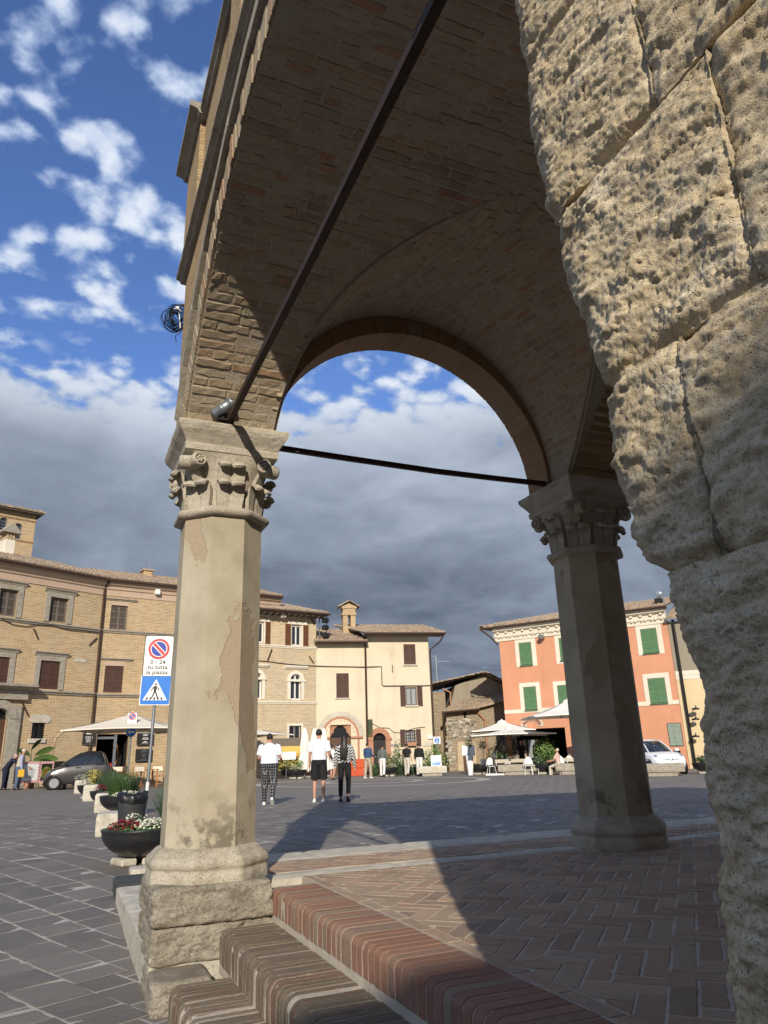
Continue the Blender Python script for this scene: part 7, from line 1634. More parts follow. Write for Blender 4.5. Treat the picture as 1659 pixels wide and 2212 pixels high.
        leaf_cloud(m, (0, 0, hgt * .62), (w, w * .6, hgt * .66), int(900 * w), .07, mi, rg); leaf_cloud(m, (0, 0, hgt * .5), (w * .95, w * .6, hgt * .5), int(450 * w), .07, 0, rg); leaf_cloud(m, (w * .2, 0, hgt * 1.3), (w * .35, w * .3, hgt * .5), int(200 * w), .06, mi, rg) if i < 2 else None
        if fl: blossoms(m, (0, -.1, hgt * .6), (w, w * .6, hgt * .6), fl, .04, 5, rg)
        m.build('crown', LEAFM, t); MB().tube([(0, 0, 0), (.03, 0, hgt * .5)], .04, 6).tube([(.0, 0, .1), (-.15, 0, hgt * .5)], .025, 6).build('stem', 'old_wood', t)
    b = stone_bench(cC(1550, 1600), 'pale stone bench holding a small leaflet, before the cream house', 1.6, 'white_stone'); x, y, z = ground(*cC(1550, 1600)); t = thing('leaflet_sign', 'small white and blue leaflet board standing on the pale stone bench', 'sign', (x + .25, y - .05, z + .51), b.rotation_euler[2]); bd = MB().box(-.28, .28, -.015, .015, 0, .55).xf(Matrix.Rotation(R(-14), 4, 'X')).build('board', 'sign_white', t); MB().box(-.25, .25, -.02, -.017, .03, .2).xf(Matrix.Rotation(R(-14), 4, 'X')).build('blue_field', 'sign_blue', t)

make_centre()
def make_right_cafe():
    e = lambda px: at_dist(cE(px, 700)[0], 1)[0]
    def pos(px, d): return at_dist(cE(px, 700)[0], d)
    D = 41.0; hz = 1615; vz = lambda ey, z: .85 + (hz - cE(0, ey)[1]) * D / 1735 - z
    x, y, z = pos(735, D); parasol((x, y, z), 'white square cantilever parasol, left one at the wine bar', 4.3, vz(262, z), vz(168, z), R(-28), 'canvas_white', canti=((-1.0, -.6), vz(470, z)))
    x, y, z = pos(640, 45.0); parasol((x, y, z), 'lower white parasol behind the left wine bar parasol', 3.6, 2.3, 2.85, R(-30), 'canvas_white')
    x, y, z = pos(1530, 39.5); parasol((x, y, z), 'white square parasol at the wine bar, half hidden by the shaded column', 4.4, 2.75, 3.55, R(-24), 'canvas_white')
    g = 'white garden chairs of the wine bar'
    for px, d, rz, lab in ((460, 40.2, 200, 'white garden chair at far left of the wine bar tables'), (668, 41.6, 160, 'white garden chair left of the parasol pole'), (745, 41.8, 190, 'white garden chair just right of the parasol pole'), (935, 39.5, 175, 'white garden chair in front of the wine bar door'), (1040, 39.8, 150, 'white garden chair behind the bushy planter'), (1365, 38.6, 200, 'white garden chair of the seated guest right of the bushy planter'), (1460, 39.6, 170, 'white garden chair beside the shaded column')): x, y, z = pos(px, d); white_chair((x, y, z), R(rz) - math.atan2(x, y), lab, g)
    k = 0
    for px, d, lab in ((560, 41.0, 'small pale cafe table left of the parasol pole'), (850, 41.4, 'small pale cafe table before the wine bar door'), (1180, 40.6, 'cafe table behind the bushy planter'), (1500, 39.4, 'cafe table laid with glasses beside the shaded column')):
        x, y, z = pos(px, d); cafe_table((x, y, z), R(20), lab, 'cafe tables of the wine bar'); 
        where = ('the cafe table left of the parasol pole', 'the cafe table before the wine bar door', 'the table behind the bushy planter', 'the table beside the shaded column')[k]; k += 1
        for dx, sd in ((-.2, 'left'), (.18, 'right')): glass_on((x + dx, y - .1, z + .758), sd + ' wine glass standing on ' + where)
    x, y, z = ground(*cE(335, 795)); planter((x, y, z), 'black bowl planter, nearly empty, in front of the stone house', [('grass', 0, 0, .3, .1, 60, 4)], 'bowl planters across the square', 1.15)
    x, y, z = ground(*cE(1165, 790)); planter((x, y, z), 'black bowl planter with a big rounded bush at the wine bar', [('bush', .1, .0, .48, .52, 900, 2, .06), ('bush', .05, .1, .42, .45, 600, 0, .06), ('bush', -.32, -.05, .22, .18, 260, 4, .05), ('flowers', .35, -.1, .2, .25, 80, 5, 1)], 'bowl planters across the square', 1.25)
    x, y, z = ground(*cD(1660, 1115)); planter((x, y, z), 'black bowl planter half hidden behind the rough pier', [('bush', -.1, 0, .3, .16, 260, 0, .05)], 'bowl planters across the square', 1.1)
    stone_bench(cE(810, 800), 'grey stone bench in front of the parasol pole', 1.95); stone_bench(cE(1520, 795), 'grey stone bench cut off by the shaded column', 1.6); stone_bench(cD(1405, 1131), 'grey stone bench before the white car', 1.75)
    # menu lectern, pots with clipped olives
    x, y, z = ground(*cE(262, 790)); t = thing('menu_lectern', 'white tilted menu lectern behind the empty bowl planter', 'menu stand', (x, y + .6, z), -math.atan2(x, y)); MB().bar((0, 0, 0), (0, 0, 1.05), .06).build('post', 'white_plastic', t); MB().box(-.3, .3, -.25, .25, 0, .03).build('foot', 'white_plastic', t); MB().box(-.36, .36, -.02, .02, 0, .58).xf(Matrix.Translation((.02, -.05, 1.0)) @ Matrix.Rotation(R(-22), 4, 'X')).build('board', 'sign_white', t)
    for px, d, ph, pw, tz, lab in ((190, 41.5, 1.0, .21, .75, 'tall white pot with a small olive ball by the stone house door'), (367, 43.0, .42, .2, .9, 'short white pot with a small olive tree right of the lectern')):
        x, y, z = pos(px, d); t = thing('potted_olive', lab, 'potted tree', (x, y, z + (.0 if ph > .9 else .35))); MB().lathe([(pw * .62, 0), (pw, ph), (pw * .92, ph), (pw * .88, ph - .08), (0, ph - .08)], 20).build('pot', 'white_plastic', t); MB().tube([(0, 0, ph - .1), (.01, 0, ph + tz * .6)], .015, 6).build('trunk', 'old_wood', t); m = MB(); leaf_cloud(m, (0, 0, ph + tz * .85), (.28, .28, .3), 260, .045, 4, np.random.default_rng(5)); m.build('crown', LEAFM, t)
        if ph < .9: MB().rbox(-.3, .3, -.3, .3, -.36, -.005, .02).build('plinth', 'grey_travertine', t)
    x, y, z = pos(560, 46.0); t = thing('oleander', 'loose flowering shrub against the grey wall left of the wine bar', 'shrub', (x, y, z)); m = MB(); rg = np.random.default_rng(61); leaf_cloud(m, (0, 0, .85), (1.1, .5, .75), 700, .07, 1, rg); blossoms(m, (.2, -.1, 1.1), (1.0, .4, .6), 30, .04, 5, rg); m.build('crown', LEAFM, t); MB().tube([(0, 0, 0), (.1, 0, .7)], .04, 6).tube([(0, 0, .1), (-.3, 0, .8)], .03, 6).build('stem', 'old_wood', t)
make_right_cafe()
# ================================================================== things fixed to the loggia
def make_fixtures():
    t = thing('spotlight', 'grey cylindrical spotlight fixed on the left capital', 'spotlight', (.94, 5.37, 3.44)); t.scale = (.78,) * 3; M_ = Matrix.Translation((0.0, -.02, .13)) @ Matrix.Rotation(R(52), 4, 'Y') @ Matrix.Rotation(R(18), 4, 'X')
    MB().lathe([(0, -.12), (.055, -.12), (.062, -.11), (.064, -.02), (.068, -.015), (.068, .0), (.064, .005), (.064, .09), (.072, .10), (.072, .125), (.062, .125), (.058, .11)], 24).xf(M_).build('housing', 'zinc', t); MB().lathe([(.06, .11), (.03, .118), (0, .12)], 20).xf(M_).build('lens', 'glass_lamp', t); MB().bar((-.0, .0, 0), (-.0, -.01, .1), .03).box(-.05, .05, -.05, .05, -.002, .012).build('bracket', 'dark_iron', t)
    x0, y0, z0 = .635, 6.12, 4.93; t = thing('cable_coil', 'coil of blue and black cable hanging from a bracket on the loggia corner', 'cable coil', (x0, y0, z0)); t.scale = (.66,) * 3; rg = np.random.default_rng(9); 
    for k in range(38):
        r = rg.uniform(.05, .165); c = rg.normal(0, .018, 3); el = rg.uniform(1.0, 1.35); tw = rg.uniform(-.5, .5); pts = [(-.06 + c[0] + r * math.cos(q) * math.cos(tw), c[1] + r * math.cos(q) * math.sin(tw) + .01 * math.sin(3 * q), -.21 + c[2] + r * el * math.sin(q)) for q in np.linspace(0, 2 * math.pi, 25)]; MB().tube(pts, .0065, 5, caps=False).build('cable_loop', 'cable_blue' if k % 5 < 3 else 'rubber', t)
    MB().tube([(.06, -.03, .02), (.0, -.01, .02), (-.06, 0, -.02)], .018, 8).build('bracket', 'dark_iron', t); MB().rbox(-.08, -.02, -.03, .02, -.06, -.01, .008).build('clamp', 'white_plastic', t); MB().tube([(-.02, -.05, -.15), (.0, -.05, -.3), (.01, -.04, -.38)], .008, 6).tube([(-.1, -.06, -.1), (-.04, -.07, -.09), (.0, -.06, -.12)], .006, 6).build('cable_tie', 'white_plastic', t); MB().tube([(.02, -.03, -.3), (.02, -.03, -.45), (-.05, -.05, -.52), (-.03, -.02, -.6)], .006, 6).build('loose_end', 'rubber', t)

make_fixtures()
# ================================================================== people
def fabric(name, col, rough=.85): return plain(name, col, rough, var=.10, scale=14, bump=.002)
for nm, c in (('tee_white', (.78, .79, .82)), ('cloth_black', (.012, .012, .013)), ('cloth_navy', (.012, .016, .035)), ('shirt_blue', (.035, .075, .16)), ('shirt_grey', (.115, .135, .125)), ('chino', (.40, .335, .255)), ('trouser_pale', (.52, .49, .42)), ('trouser_white', (.72, .71, .68)), ('vest_beige', (.46, .41, .31)), ('sleeve_blue', (.33, .36, .52)), ('jeans', (.085, .12, .185)), ('shoe_white', (.78, .77, .74)), ('shoe_black', (.012, .012, .012)), ('shirt_pattern', (.70, .72, .68)), ('pink', (.62, .42, .38)), ('grey_shirt2', (.24, .27, .30)), ('shoe_brown', (.09, .06, .04)), ('cap_cream', (.60, .53, .46)), ('bag_yellow', (.60, .36, .03)), ('sock_red', (.55, .06, .04))): fabric(nm, c)
def m_patterns():
    n = NB('tartan'); o = n.coord(); s = n.N('ShaderNodeSeparateXYZ'); n.L(o, s.inputs[0]); fr = lambda k, q: n.math('LESS_THAN', n.math('FRACT', n.math('MULTIPLY', k, q)), .085)
    f = n.math('MAXIMUM', n.math('MAXIMUM', fr(s.outputs[0], 17.0), fr(s.outputs[2], 15.0)), fr(s.outputs[1], 17.0)); n.out(n.mix(f, (.012, .013, .018), (.30, .30, .29)), .85)
    n = NB('chevron'); o = n.coord(); s = n.N('ShaderNodeSeparateXYZ'); n.L(o, s.inputs[0]); z = n.math('ABSOLUTE', n.math('SUBTRACT', n.math('FRACT', n.math('MULTIPLY', n.math('ADD', s.outputs[0], s.outputs[1]), 9.0)), .5))
    f = n.math('LESS_THAN', n.math('FRACT', n.math('ADD', n.math('MULTIPLY', s.outputs[2], 13.0), n.math('MULTIPLY', z, 1.5))), .52); n.out(n.mix(f, (.60, .60, .57), (.02, .02, .022)), .8)
m_patterns()
def skin_mesh(name, V, E, Rd, mat, sub=1):
    me = bpy.data.meshes.new(name); me.from_pydata(V, E, []); o = bpy.data.objects.new(name, me); COL.objects.link(o)
    md = o.modifiers.new('s', 'SKIN'); md.use_smooth_shade = True
    sv = me.skin_vertices[0].data if me.skin_vertices else None
    if sv is None:
        bpy.context.view_layer.objects.active = o; sv = me.skin_vertices[0].data
    for i, r in enumerate(Rd): sv[i].radius = r if isinstance(r, tuple) else (r, r); sv[i].use_root = (i == 0)
    sb = o.modifiers.new('u', 'SUBSURF'); sb.levels = sub; sb.render_levels = sub
    bpy.context.view_layer.update(); dg = bpy.context.evaluated_depsgraph_get(); out = bpy.data.meshes.new_from_object(o.evaluated_get(dg)); out.name = name; bpy.data.objects.remove(o); bpy.data.meshes.remove(me)
    out.materials.clear(); out.materials.append(MATS[mat])
    for p in out.polygons: p.use_smooth = True
    return out
def ell(c, rx, ry, n=14, tilt=0.0, ax=None): return [(c[0] + rx * math.cos(t), c[1] + ry * math.sin(t), c[2] + tilt * math.sin(t)) for t in np.linspace(0, 2 * math.pi, n, endpoint=False)]
def person(loc, heading, label, H=1.75, build=1.0, legs=((10, -8), (-12, -18)), arms=((6, 12, 8), (-6, 14, 8)), top='tee_white', sleeve='short', bottom='cloth_black', blen='long', shoes='shoe_black', hair='hair_dark', hairlen='short', lean=0.0, turn=0.0, collar=None, extra=None, group='people walking in the square', cat='person', sleeves_mat=None, loose=1.0, sit=False):
    """faces local +y; legs: (thigh pitch, knee bend) left, right; arms: (pitch, elbow bend, outwards) left, right"""
    s = H / 1.75; t = thing('person', label, cat, loc, heading, group); t.scale = (s,) * 3
    hipz = .915; V3 = lambda *a: Vector(a)
    def limb(p, l1, l2, pitch, bend, out, side):
        o = R(out); a = R(pitch); d1 = V3(side * math.sin(o), math.sin(a) * math.cos(o), -math.cos(a) * math.cos(o)); q = p + d1 * l1; b = R(pitch + bend); d2 = V3(side * math.sin(o) * .4, math.sin(b), -math.cos(b)); return q, q + d2.normalized() * l2
    J = {}
    for k, sd, (pi, kb) in (('L', -1, legs[0]), ('R', 1, legs[1])):
        hp = V3(sd * .09, 0, hipz); kn, an = limb(hp, .42, .42, pi, kb, 2.5, sd); J['hip' + k], J['knee' + k], J['ank' + k] = hp, kn, an
    drop = min(J['ankL'].z, J['ankR'].z) - .075
    if sit: drop = 0
    sh = -drop
    for k in J: J[k] = J[k] + V3(0, 0, sh)
    pel = V3(0, 0, hipz + .06 + sh); le = R(lean)
    def up(h, x=0.0, y=0.0): return V3(x, pel.y + math.sin(le) * h + y * math.cos(le), pel.z + math.cos(le) * h - y * math.sin(le))
    for k, sd, (pi, eb, out) in (('L', -1, arms[0]), ('R', 1, arms[1])):
        sp = up(.425, sd * .182 * (.6 + .4 * build), 0); el, wr = limb(sp, .29, .255, pi + lean * .5, eb, out, sd); J['sho' + k], J['elb' + k], J['wri' + k] = sp, el, wr
    neck, head, crown = up(.51), up(.64, 0, .03), up(.745, 0, .02)
    # one continuous body
    V = [pel]; E = []; Rd = [.11]
    def ad(p, r, par): V.append(p); Rd.append(r); E.append((par, len(V) - 1)); return len(V) - 1
    i1 = ad(up(.2), (.12, .095), 0); i2 = ad(up(.40), (.13, .095), i1); i3 = ad(neck, .055, i2); i4 = ad(up(.57, 0, .01), .052, i3); i5 = ad(head, (.076, .088), i4); ad(up(.70, 0, .015), (.074, .088), i5)
    nz = ad(up(.635, 0, .115), .014, i5)
    for sd in (-1, 1): ad(up(.635, sd * .082, .0), (.012, .02), i5)
    for k, sd in (('L', -1), ('R', 1)):
        a = ad(J['sho' + k], .055, i2); b = ad(J['elb' + k], .042, a); c = ad(J['wri' + k], .029, b); d = (J['wri' + k] - J['elb' + k]).normalized(); side = V3(sd, 0, 0); fw = d.cross(side).normalized(); pl = ad(J['wri' + k] + d * .055, (.034, .020), c)
        for f in range(4): off = fw * (.028 - .0187 * f); q = ad(J['wri' + k] + d * (.095 + (0, .008, .004, -.01)[f]) + off, .0095, pl); q = ad(J['wri' + k] + d * (.125 + (0, .012, .006, -.014)[f]) + off - side * .008, .0085, q); ad(J['wri' + k] + d * (.148 + (0, .016, .008, -.018)[f]) + off - side * .024, .0075, q)
        q = ad(J['wri' + k] + d * .045 + fw * .042, .011, pl); ad(J['wri' + k] + d * .085 + fw * .056 - side * .012, .009, q)
        h = ad(J['hip' + k], .085, 0); kk = ad(J['knee' + k], .055, h); m_ = ad(J['knee' + k] * .62 + J['ank' + k] * .38 + V3(0, -.012, 0), .055, kk); ak = ad(J['ank' + k], .036, m_); ad(J['ank' + k] + V3(0, .1, -.035), .03, ak)
    put('body', skin_mesh('body', V, E, Rd, 'skin'), t)
    # shirt or blouse
    m = MB(); B = build * loose; hem = .02 if blen != 'dress' else -.1
    rings = [ell(up(hem), .172 * B, .128 * B), ell(up(.10), .168 * B, .122 * B), ell(up(.22), .172 * B, .12 * B), ell(up(.34), .192 * B, .125 * B), ell(up(.42), .195 * (.55 + .45 * B), .108 * (.5 + .5 * B)), ell(up(.455), .168 * (.7 + .3 * B), .09), ell(up(.49), .105, .075), ell(up(.512), .068, .064)]
    m.loft(rings, caps=True); sm = sleeves_mat or top
    tops = m.build('shirt', top, t)
    for k, sd in (('L', -1), ('R', 1)):
        a, b, c = J['sho' + k], J['elb' + k], J['wri' + k]; st = a + V3(-sd * .045, 0, .01); w = .5 + .5 * loose
        if sleeve == 'short': e_ = a.lerp(b, .72); MB().tube([st, a, a.lerp(b, .35), e_], [.06 * build ** .6, .068 * build ** .6, .07 * build ** .6 * w, .068 * build ** .6 * w], 12).build('sleeve', sm, tops)
        elif sleeve == 'long': MB().tube([st, a, a.lerp(b, .5), b, b.lerp(c, .5), b.lerp(c, .94)], [.068 * build, .07 * build, .062 * w, .056 * w, .05 * w, .042 * w], 12).build('sleeve', sm, tops)
        elif sleeve == 'rolled': MB().tube([st, a, a.lerp(b, .5), b, b.lerp(c, .3)], [.068 * build, .07 * build, .062, .056, .052], 12).build('sleeve', sm, tops)
    # trousers or shorts
    m = MB(); m.loft([ell(up(.10), .162 * build, .118 * build), ell(up(.0), .175 * build, .128 * build), ell(up(-.08), .178 * build, .128 * build), ell(up(-.13) , .12 * build, .10 * build)]); tr = m.build('trousers' if blen == 'long' else 'shorts', bottom, t)
    for k, sd in (('L', -1), ('R', 1)):
        h, kn, an = J['hip' + k], J['knee' + k], J['ank' + k]; wd = .5 + .5 * loose
        if blen == 'long': MB().tube([h + V3(0, 0, .05), h.lerp(kn, .25), h.lerp(kn, .7), kn, kn.lerp(an, .4), kn.lerp(an, .8), kn.lerp(an, .98)], [.10 * build, .102 * build, .082 * build * wd, .074 * build * wd, .070 * wd, .063 * wd, .066 * wd], 14).build('trouser_leg', bottom, tr)
        elif blen == 'crop': MB().tube([h + V3(0, 0, .05), h.lerp(kn, .25), h.lerp(kn, .7), kn, kn.lerp(an, .4), kn.lerp(an, .82)], [.10 * build, .10 * build, .082 * build, .072 * build, .062, .054], 14).build('trouser_leg', bottom, tr)
        else: MB().tube([h + V3(0, 0, .05), h.lerp(kn, .3), h.lerp(kn, .92)], [.10 * build, .108 * build, .10 * build], 14).build('short_leg', bottom, tr)
        # shoe
        fd = (an - kn).normalized(); pit = math.atan2(fd.y, -fd.z) ; m = MB(); rr = []
        for y, w, h0 in ((-.085, .028, .05), (-.06, .042, .085), (0, .045, .095), (.06, .046, .07), (.12, .05, .052), (.165, .042, .045), (.19, .018, .03)): rr.append([(w * math.cos(q), y, (-.072 if math.sin(q) < 0 else -.072 + h0 * math.sin(q)) ) for q in np.linspace(0, 2 * math.pi, 12, endpoint=False)])
        m.loft(rr); m.xf(Matrix.Translation(an) @ Matrix.Rotation(min(0.0, pit) * .9, 4, 'X')); shoe = m.build('shoe', shoes, t)
    # hair
    if hair:
        m = MB(); rr = []; cx = up(.665, 0, -.004)
        for a in np.linspace(-.08 if hairlen == 'short' else -.15, math.pi / 2, 7): rr.append([(.081 * math.cos(a) * math.cos(q), (.092 * math.sin(q) - .012) * math.cos(a) + (.0 if math.sin(q) < .3 else -.035 * math.sin(q) * math.cos(a)), .098 * math.sin(a)) for q in np.linspace(0, 2 * math.pi, 16, endpoint=False)])
        m.loft(rr); m.xf(Matrix.Translation(cx) @ Matrix.Rotation(R(24), 4, 'X')); m.build('hair', hair, t)
        if hairlen == 'long':
            m = MB(); rg = np.random.default_rng(5); rr = []
            for z, w, y, d in ((.70, .05, -.06, .04), (.64, .085, -.06, .045), (.52, .085, -.075, .04), (.42, .105, -.115, .035), (.32, .115, -.135, .03), (.22, .10, -.14, .025), (.13, .07, -.14, .02), (.08, .03, -.138, .01)): rr.append([tuple(up(z, w * math.cos(q) * (1 + .06 * math.sin(9 * q)), y + d * math.sin(q))) for q in np.linspace(0, 2 * math.pi, 20, endpoint=False)])
            m.loft(rr)
            for k in range(26): x = rg.uniform(-.10, .10); m.tube([up(.4, x * .8, -.145), up(.22, x, -.165), up(.06 + rg.uniform(-.08, .08), x * 1.05, -.165)], [.014, .012, .003], 5)
            m.build('long_hair', hair, t)
    if extra: extra(t, J, up)
    return t
def face_az(az): d = azdir(az); return math.atan2(-d[0], d[1])         # heading that makes local +y look along the azimuth
def make_people():
    g = lambda C, x, y: ground(*C(x, y))
    def stub(t, J, up):
        pass
    person(g(cG, 250, 1385), face_az(-3), 'heavy man in white t-shirt and checked black trousers walking away', 1.74, 1.32, ((4, -3), (-4, -34)), ((2, 78, 14), (2, 70, 14)), 'tee_white', 'short', 'tartan', 'long', 'shoe_white', loose=1.02)
    person(g(cG, 1008, 1345), face_az(1), 'man in white t-shirt and black shorts walking away', 1.84, 1.05, ((4, -6), (-3, -4)), ((4, 14, 10), (4, 62, 16)), 'tee_white', 'short', 'cloth_black', 'short', 'shoe_white', loose=1.05)
    person(g(cG, 1395, 1340), face_az(3), 'long-haired woman in zigzag blouse and black trousers', 1.68, .92, ((3, -3), (-3, -28)), ((-2, 10, 12), (2, 12, 14)), 'chevron', 'long', 'cloth_black', 'crop', 'shoe_black', hairlen='long', loose=1.22)
    person(g(cG, 1215, 1005), face_az(25), 'man in pale printed shirt and white shorts behind the couple', 1.74, .95, ((4, -4), (-6, -10)), ((5, 20, 10), (5, 60, 10)), 'shirt_pattern', 'short', 'trouser_white', 'short', 'shoe_brown')
    person(g(cF, 430, 845), face_az(35), 'bearded man in blue shirt and beige trousers standing', 1.80, 1.02, ((-5, -3), (10, -6)), ((6, 40, 8), (6, 70, 8)), 'shirt_blue', 'long', 'chino', 'long', 'shoe_white', loose=1.08)
    person(g(cF, 640, 825), face_az(15), 'man in grey-green jumper and white trousers behind a bowl planter', 1.72, .95, ((6, -4), (-8, -14)), ((-4, 12, 8), (4, 12, 9)), 'shirt_grey', 'long', 'trouser_white', 'long', 'shoe_black', loose=1.1)
    person(g(cF, 990, 818), face_az(20), 'man in black t-shirt and pale grey trousers walking away', 1.74, .95, ((8, -4), (-9, -22)), ((4, 70, 10), (-4, 30, 10)), 'cloth_black', 'short', 'trouser_pale', 'long', 'shoe_brown', loose=1.1)
    person(g(cF, 1165, 812), face_az(15), 'man in loose black shirt and cream trousers walking away', 1.74, 1.0, ((5, -3), (-8, -24)), ((-2, 16, 10), (4, 16, 10)), 'cloth_black', 'long', 'trouser_white', 'long', 'shoe_brown', loose=1.2)
    def cap_(t, J, up): MB().lathe([(.09, 0), (.092, .03), (.075, .075), (.03, .095), (0, .098)], 16).xf(Matrix.Translation(up(.68, 0, .0))).build('cap', 'cap_cream', t); MB().tube([J['shoL'] + Vector((-.03, 0, .05)), up(.1, .2, -.1)], .012, 5).build('strap', 'bag_yellow', t); m = MB().rbox(-.06, .06, -.13, .13, -.2, .12, .02); m.xf(Matrix.Translation(J['wriR'] + Vector((.03, 0, -.12)))); m.build('shoulder_bag', 'bag_yellow', t)
    def stick(t, J, up):
        w = J['wriR']; MB().tube([w + Vector((.02, .1, -.03)), Vector((w.x + .03, w.y + .18, 0))], .012, 6).build('walking_stick', 'zinc', t)
    person(at_dist(cH(285, 1095)[0], 37.6), face_az(70), 'elderly man in cap, beige waistcoat and jeans reading menus', 1.72, 1.3, ((3, -2), (-3, -2)), ((10, 40, 6), (0, 8, 8)), 'vest_beige', 'long', 'jeans', 'long', 'shoe_black', None, lean=8, extra=cap_, sleeves_mat='sleeve_blue', group='elderly couple at the menu panels')
    person(at_dist(cH(110, 1100)[0], 38.4), face_az(75), 'grey-haired person in dark navy clothes bending forward with a stick', 1.66, 1.3, ((4, -2), (-2, -2)), ((35, 25, 6), (45, 20, 6)), 'cloth_navy', 'long', 'cloth_navy', 'long', 'shoe_black', 'hair_grey', lean=34, extra=stick, group='elderly couple at the menu panels')
    # at the wine bar
    person(at_dist(cE(862, 600)[0], 44.0), face_az(180), 'waiter in black standing in the wine bar doorway', 1.74, .95, ((2, -2), (-2, -2)), ((10, 50, 10), (10, 50, 10)), 'cloth_black', 'short', 'cloth_black', 'long', 'shoe_black', group='people at the wine bar')
    person(at_dist(cE(1072, 600)[0], 43.0), face_az(20), 'man in grey shirt standing behind the bushy planter', 1.76, 1.1, ((2, -2), (-2, -2)), ((5, 20, 8), (5, 20, 8)), 'grey_shirt2', 'long', 'cloth_black', 'long', 'shoe_black', 'hair_grey', group='people at the wine bar')
    x, y, z = at_dist(cE(1320, 600)[0], 38.7); t = person((x, y, z - .42), face_az(-60), 'seated guest in pale pink top at the wine bar', 1.68, .95, ((78, -75), (82, -78)), ((30, 50, 8), (30, 50, 8)), 'pink', 'short', 'trouser_pale', 'long', 'shoe_white', 'cap_cream', group='people at the wine bar', sit=True)
make_people()
# ================================================================== cars
def wheel(t, x, y, r, spokes=6, w=.17):
    sd = 1 if y > 0 else -1; M_ = Matrix.Translation((x, y, r)) @ Matrix.Rotation(-sd * R(90), 4, 'X')
    o = MB().lathe([(r * .62, -w / 2), (r * .93, -w / 2), (r, -w / 2 + .03), (r, w / 2 - .03), (r * .93, w / 2), (r * .66, w / 2), (r * .64, w / 2 - .05)], 32).xf(M_).build('tyre', 'rubber', t)
    m = MB().lathe([(r * .66, w / 2 - .005), (r * .6, w / 2 - .01), (r * .58, w / 2 - .06)], 32); m.lathe([(0, w / 2 - .03), (r * .13, w / 2 - .02), (r * .14, w / 2 - .05)], 12)
    for k in range(spokes): a = 2 * math.pi * k / spokes; m.bar((r * .08 * math.cos(a), r * .08 * math.sin(a), w / 2 - .04), (r * .6 * math.cos(a), r * .6 * math.sin(a), w / 2 - .03), .055, .03)
    m.xf(M_).build('rim', 'alloy', o); MB().lathe([(0, w / 2 - .085), (r * .6, w / 2 - .085)], 24).xf(M_).build('brake_disc', 'dark_iron', o)
def car(loc, rz, label, L, W, Hh, paint, roofp, sta, green, wr, wx, group=None, extra=None):
    t = thing('parked_car', label, 'car', loc, rz); hw = W / 2; rings = []
    def ring(x, w, zb, belt, crown):
        pts = [(0, zb), (w * .55, zb), (w * .86, zb + .02), (w * .97, zb + .12), (w, (zb + belt) * .5), (w * .985, belt - .08), (w * .93, belt - .01), (w * .6, belt + crown * .7), (0, belt + crown)]
        return [(x, y, z) for y, z in pts] + [(x, -y, z) for y, z in pts[-2:0:-1]]
    for x, w, zb, belt, cr in sta: rings.append(ring(x, w * hw, zb, belt, cr))
    # denser by interpolation
    R2 = []
    for a, b in zip(rings[:-1], rings[1:]):
        for k in range(4): q = k / 4; R2.append([tuple(np.array(p) * (1 - q) + np.array(s) * q) for p, s in zip(a, b)])
    R2.append(rings[-1]); body = MB().loft(R2).build('body', paint, t)
    gl = []
    for z, x0, x1, w in green:
        r_ = []; n = 28
        for k in range(n):
            q = 2 * math.pi * k / n; c, s = math.cos(q), math.sin(q); e = 3.2; cc = math.copysign(abs(c) ** (2 / e), c); ss_ = math.copysign(abs(s) ** (2 / e), s); r_.append(((x0 + x1) / 2 + (x1 - x0) / 2 * cc, w * hw * ss_, z))
        gl.append(r_)
    MB().loft(gl[:-1], caps=False).build('glasshouse', 'car_glass', t); rf = MB().loft([[(x * 1.0, y, z) for x, y, z in gl[-2]], gl[-1]]).build('roof', roofp, t)
    for sd in (-1, 1):                                              # pillars
        for fr in ((0.0, 1), (.52, .5), (1.0, 0)):
            pts = []
            for z, x0, x1, w in green[:-1]:
                x = x0 + (x1 - x0) * (1 - fr[0] * .86 - .07); edge = 1 - abs(2 * ((x - x0) / (x1 - x0)) - 1) ** 3.2; pts.append((x, sd * w * hw * max(0.05, edge) ** (1 / 3.2) * 1.005, z))
            MB().tube(pts, .03, 6).build('pillar', roofp, t)
    for x in wx:
        for sd in (-1, 1):
            M_ = Matrix.Translation((x, sd * hw * .965, wr)) @ Matrix.Rotation(-sd * R(90), 4, 'X'); MB().lathe([(0, 0), (wr * 1.14, 0), (wr * 1.16, .012), (wr * 1.22, .02), (wr * 1.24, .0)], 32).xf(M_).build('wheel_arch', 'rubber', t); wheel(t, x, sd * (hw - .055), wr)
    if extra: extra(t, hw)
    return t
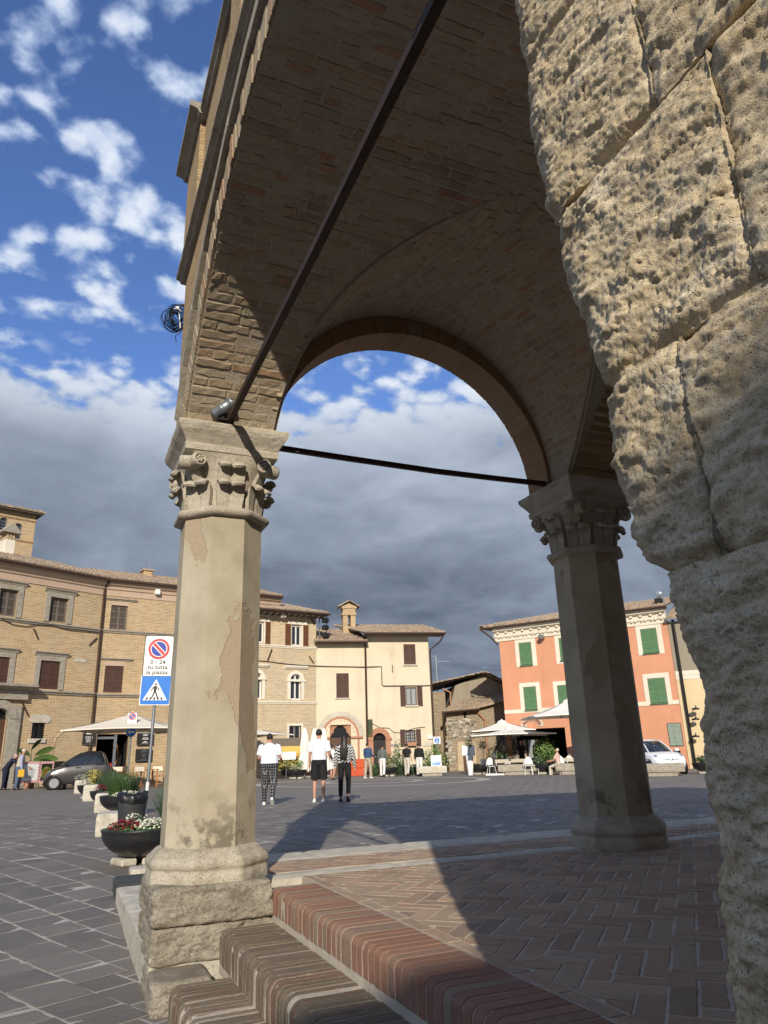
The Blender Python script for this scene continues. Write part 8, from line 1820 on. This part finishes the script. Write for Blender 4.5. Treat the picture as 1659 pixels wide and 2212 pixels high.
def make_cars():
    sta = [(-1.345, .74, .42, .66, .0), (-1.32, .86, .30, .92, .02), (-1.15, .97, .24, 1.02, .03), (-.6, 1.0, .22, 1.03, .03), (0, 1.0, .20, 1.0, .03), (.5, 1.0, .20, .96, .04), (.8, .99, .21, .88, .05), (1.05, .96, .22, .78, .05), (1.22, .88, .24, .66, .05), (1.32, .72, .28, .55, .03), (1.345, .6, .34, .48, .02)]
    green = [(.97, -1.24, .78, .93), (1.18, -1.17, .50, .87), (1.36, -1.08, .20, .79), (1.47, -.98, -.02, .70), (1.535, -.85, -.25, .55)]
    def ex(t, hw):
        for sd in (-1, 1):
            MB().lathe([(0, .05), (.06, .045), (.11, .02), (.125, 0)], 16, sx=1.3).xf(Matrix.Translation((1.16, sd * .50, .67)) @ Matrix.Rotation(R(58), 4, 'Y')).build('headlight', 'glass_lamp', t); MB().rbox(.42, .56, sd * hw + (-.02 if sd > 0 else -.14), sd * hw + (.14 if sd > 0 else .02), .98, 1.1, .03).build('wing_mirror', 'paint_dark', t); MB().rbox(-1.33, -1.27, sd * .58 - .07, sd * .58 + .07, .80, 1.02, .02).build('tail_light', 'sign_red', t)
            m = MB(); y = sd * (hw * .995 + .003); m.add([(-.30, y, .30), (-.62, y, .30), (-1.0, y - sd * .03, 1.0), (-.72, y - sd * .02, 1.02), (-.45, y, .62)], [(0, 1, 2, 3, 4) if sd < 0 else (4, 3, 2, 1, 0)]); m.build('safety_cell', 'paint_dark', t); MB().box(-.1, .1, y - .012, y + .012, .86, .89).build('door_handle', 'paint_dark', t)
        MB().rbox(1.30, 1.352, -.40, .40, .42, .54, .02).build('grille', 'rubber', t); MB().box(1.35, 1.36, -.25, .25, .31, .41).build('number_plate', 'sign_white', t); MB().rbox(1.27, 1.34, -.6, .6, .20, .30, .02).build('bumper', 'rubber', t)
    u = cH(1075, 1090)[0]; loc = at_dist(u, 36.0); d = azdir(-112); car(loc, math.atan2(d[1], d[0]), 'small two-seat grey hatchback car parked below the palace wall', 2.69, 1.56, 1.54, 'paint_grey', 'paint_dark', sta, green, .285, (-.98, .89), extra=ex)
    person((loc[0], loc[1], loc[2] - .32), face_az(-112), 'driver in pale shirt sitting inside the small grey car', 1.70, .95, ((75, -60), (75, -60)), ((50, 20, 8), (50, 20, 8)), 'sleeve_blue', 'long', 'jeans', 'long', 'shoe_black', 'hair_grey', group='driver of the grey car', sit=True)
    sta = [(-1.77, .70, .42, .70, .0), (-1.72, .86, .30, .86, .02), (-1.4, .97, .24, .96, .03), (-.6, 1.0, .22, .97, .03), (.3, 1.0, .20, .95, .03), (.75, 1.0, .20, .93, .05), (1.15, .98, .21, .88, .07), (1.45, .94, .22, .80, .06), (1.64, .84, .25, .68, .05), (1.74, .70, .30, .56, .03), (1.77, .58, .36, .50, .02)]
    green = [(.93, -1.58, 1.02, .92), (1.12, -1.48, .74, .86), (1.28, -1.36, .44, .79), (1.42, -1.15, .12, .68), (1.49, -.9, -.15, .50)]
    def ex2(t, hw):
        for sd in (-1, 1): MB().lathe([(0, .05), (.07, .04), (.11, .015), (.12, 0)], 20).xf(Matrix.Translation((1.50, sd * .58, .74)) @ Matrix.Rotation(R(55), 4, 'Y')).build('headlight', 'glass_lamp', t); MB().rbox(.55, .70, sd * hw + (-.02 if sd > 0 else -.16), sd * hw + (.16 if sd > 0 else .02), .95, 1.08, .03).build('wing_mirror', 'paint_white', t)
        MB().lathe([(0, .01), (.055, .008), (.06, 0)], 18).xf(Matrix.Translation((1.735, 0, .64)) @ Matrix.Rotation(R(80), 4, 'Y')).build('badge', 'alloy', t); MB().box(1.74, 1.75, -.32, -.07, .63, .645).box(1.74, 1.75, .07, .32, .63, .645).build('chrome_strip', 'alloy', t); MB().box(1.772, 1.782, -.26, .26, .40, .51).build('number_plate', 'sign_white', t); MB().box(1.7825, 1.784, -.26, -.22, .405, .505).box(1.7825, 1.784, .22, .26, .405, .505).build('plate_edge', 'sign_blue', t); MB().box(1.745, 1.774, -.45, .45, .33, .385).build('air_intake', 'rubber', t)
    u = cD(1338, 1000)[0]; loc = at_dist(u, 36.6); loc = (loc[0], loc[1], loc[2]); d = azdir(172); car((loc[0], loc[1], loc[2]), math.atan2(d[1], d[0]), 'small white rounded car half hidden by the shaded column', 3.55, 1.63, 1.49, 'paint_white', 'paint_white', sta, green, .30, (-1.15, 1.15), extra=ex2)
make_cars()
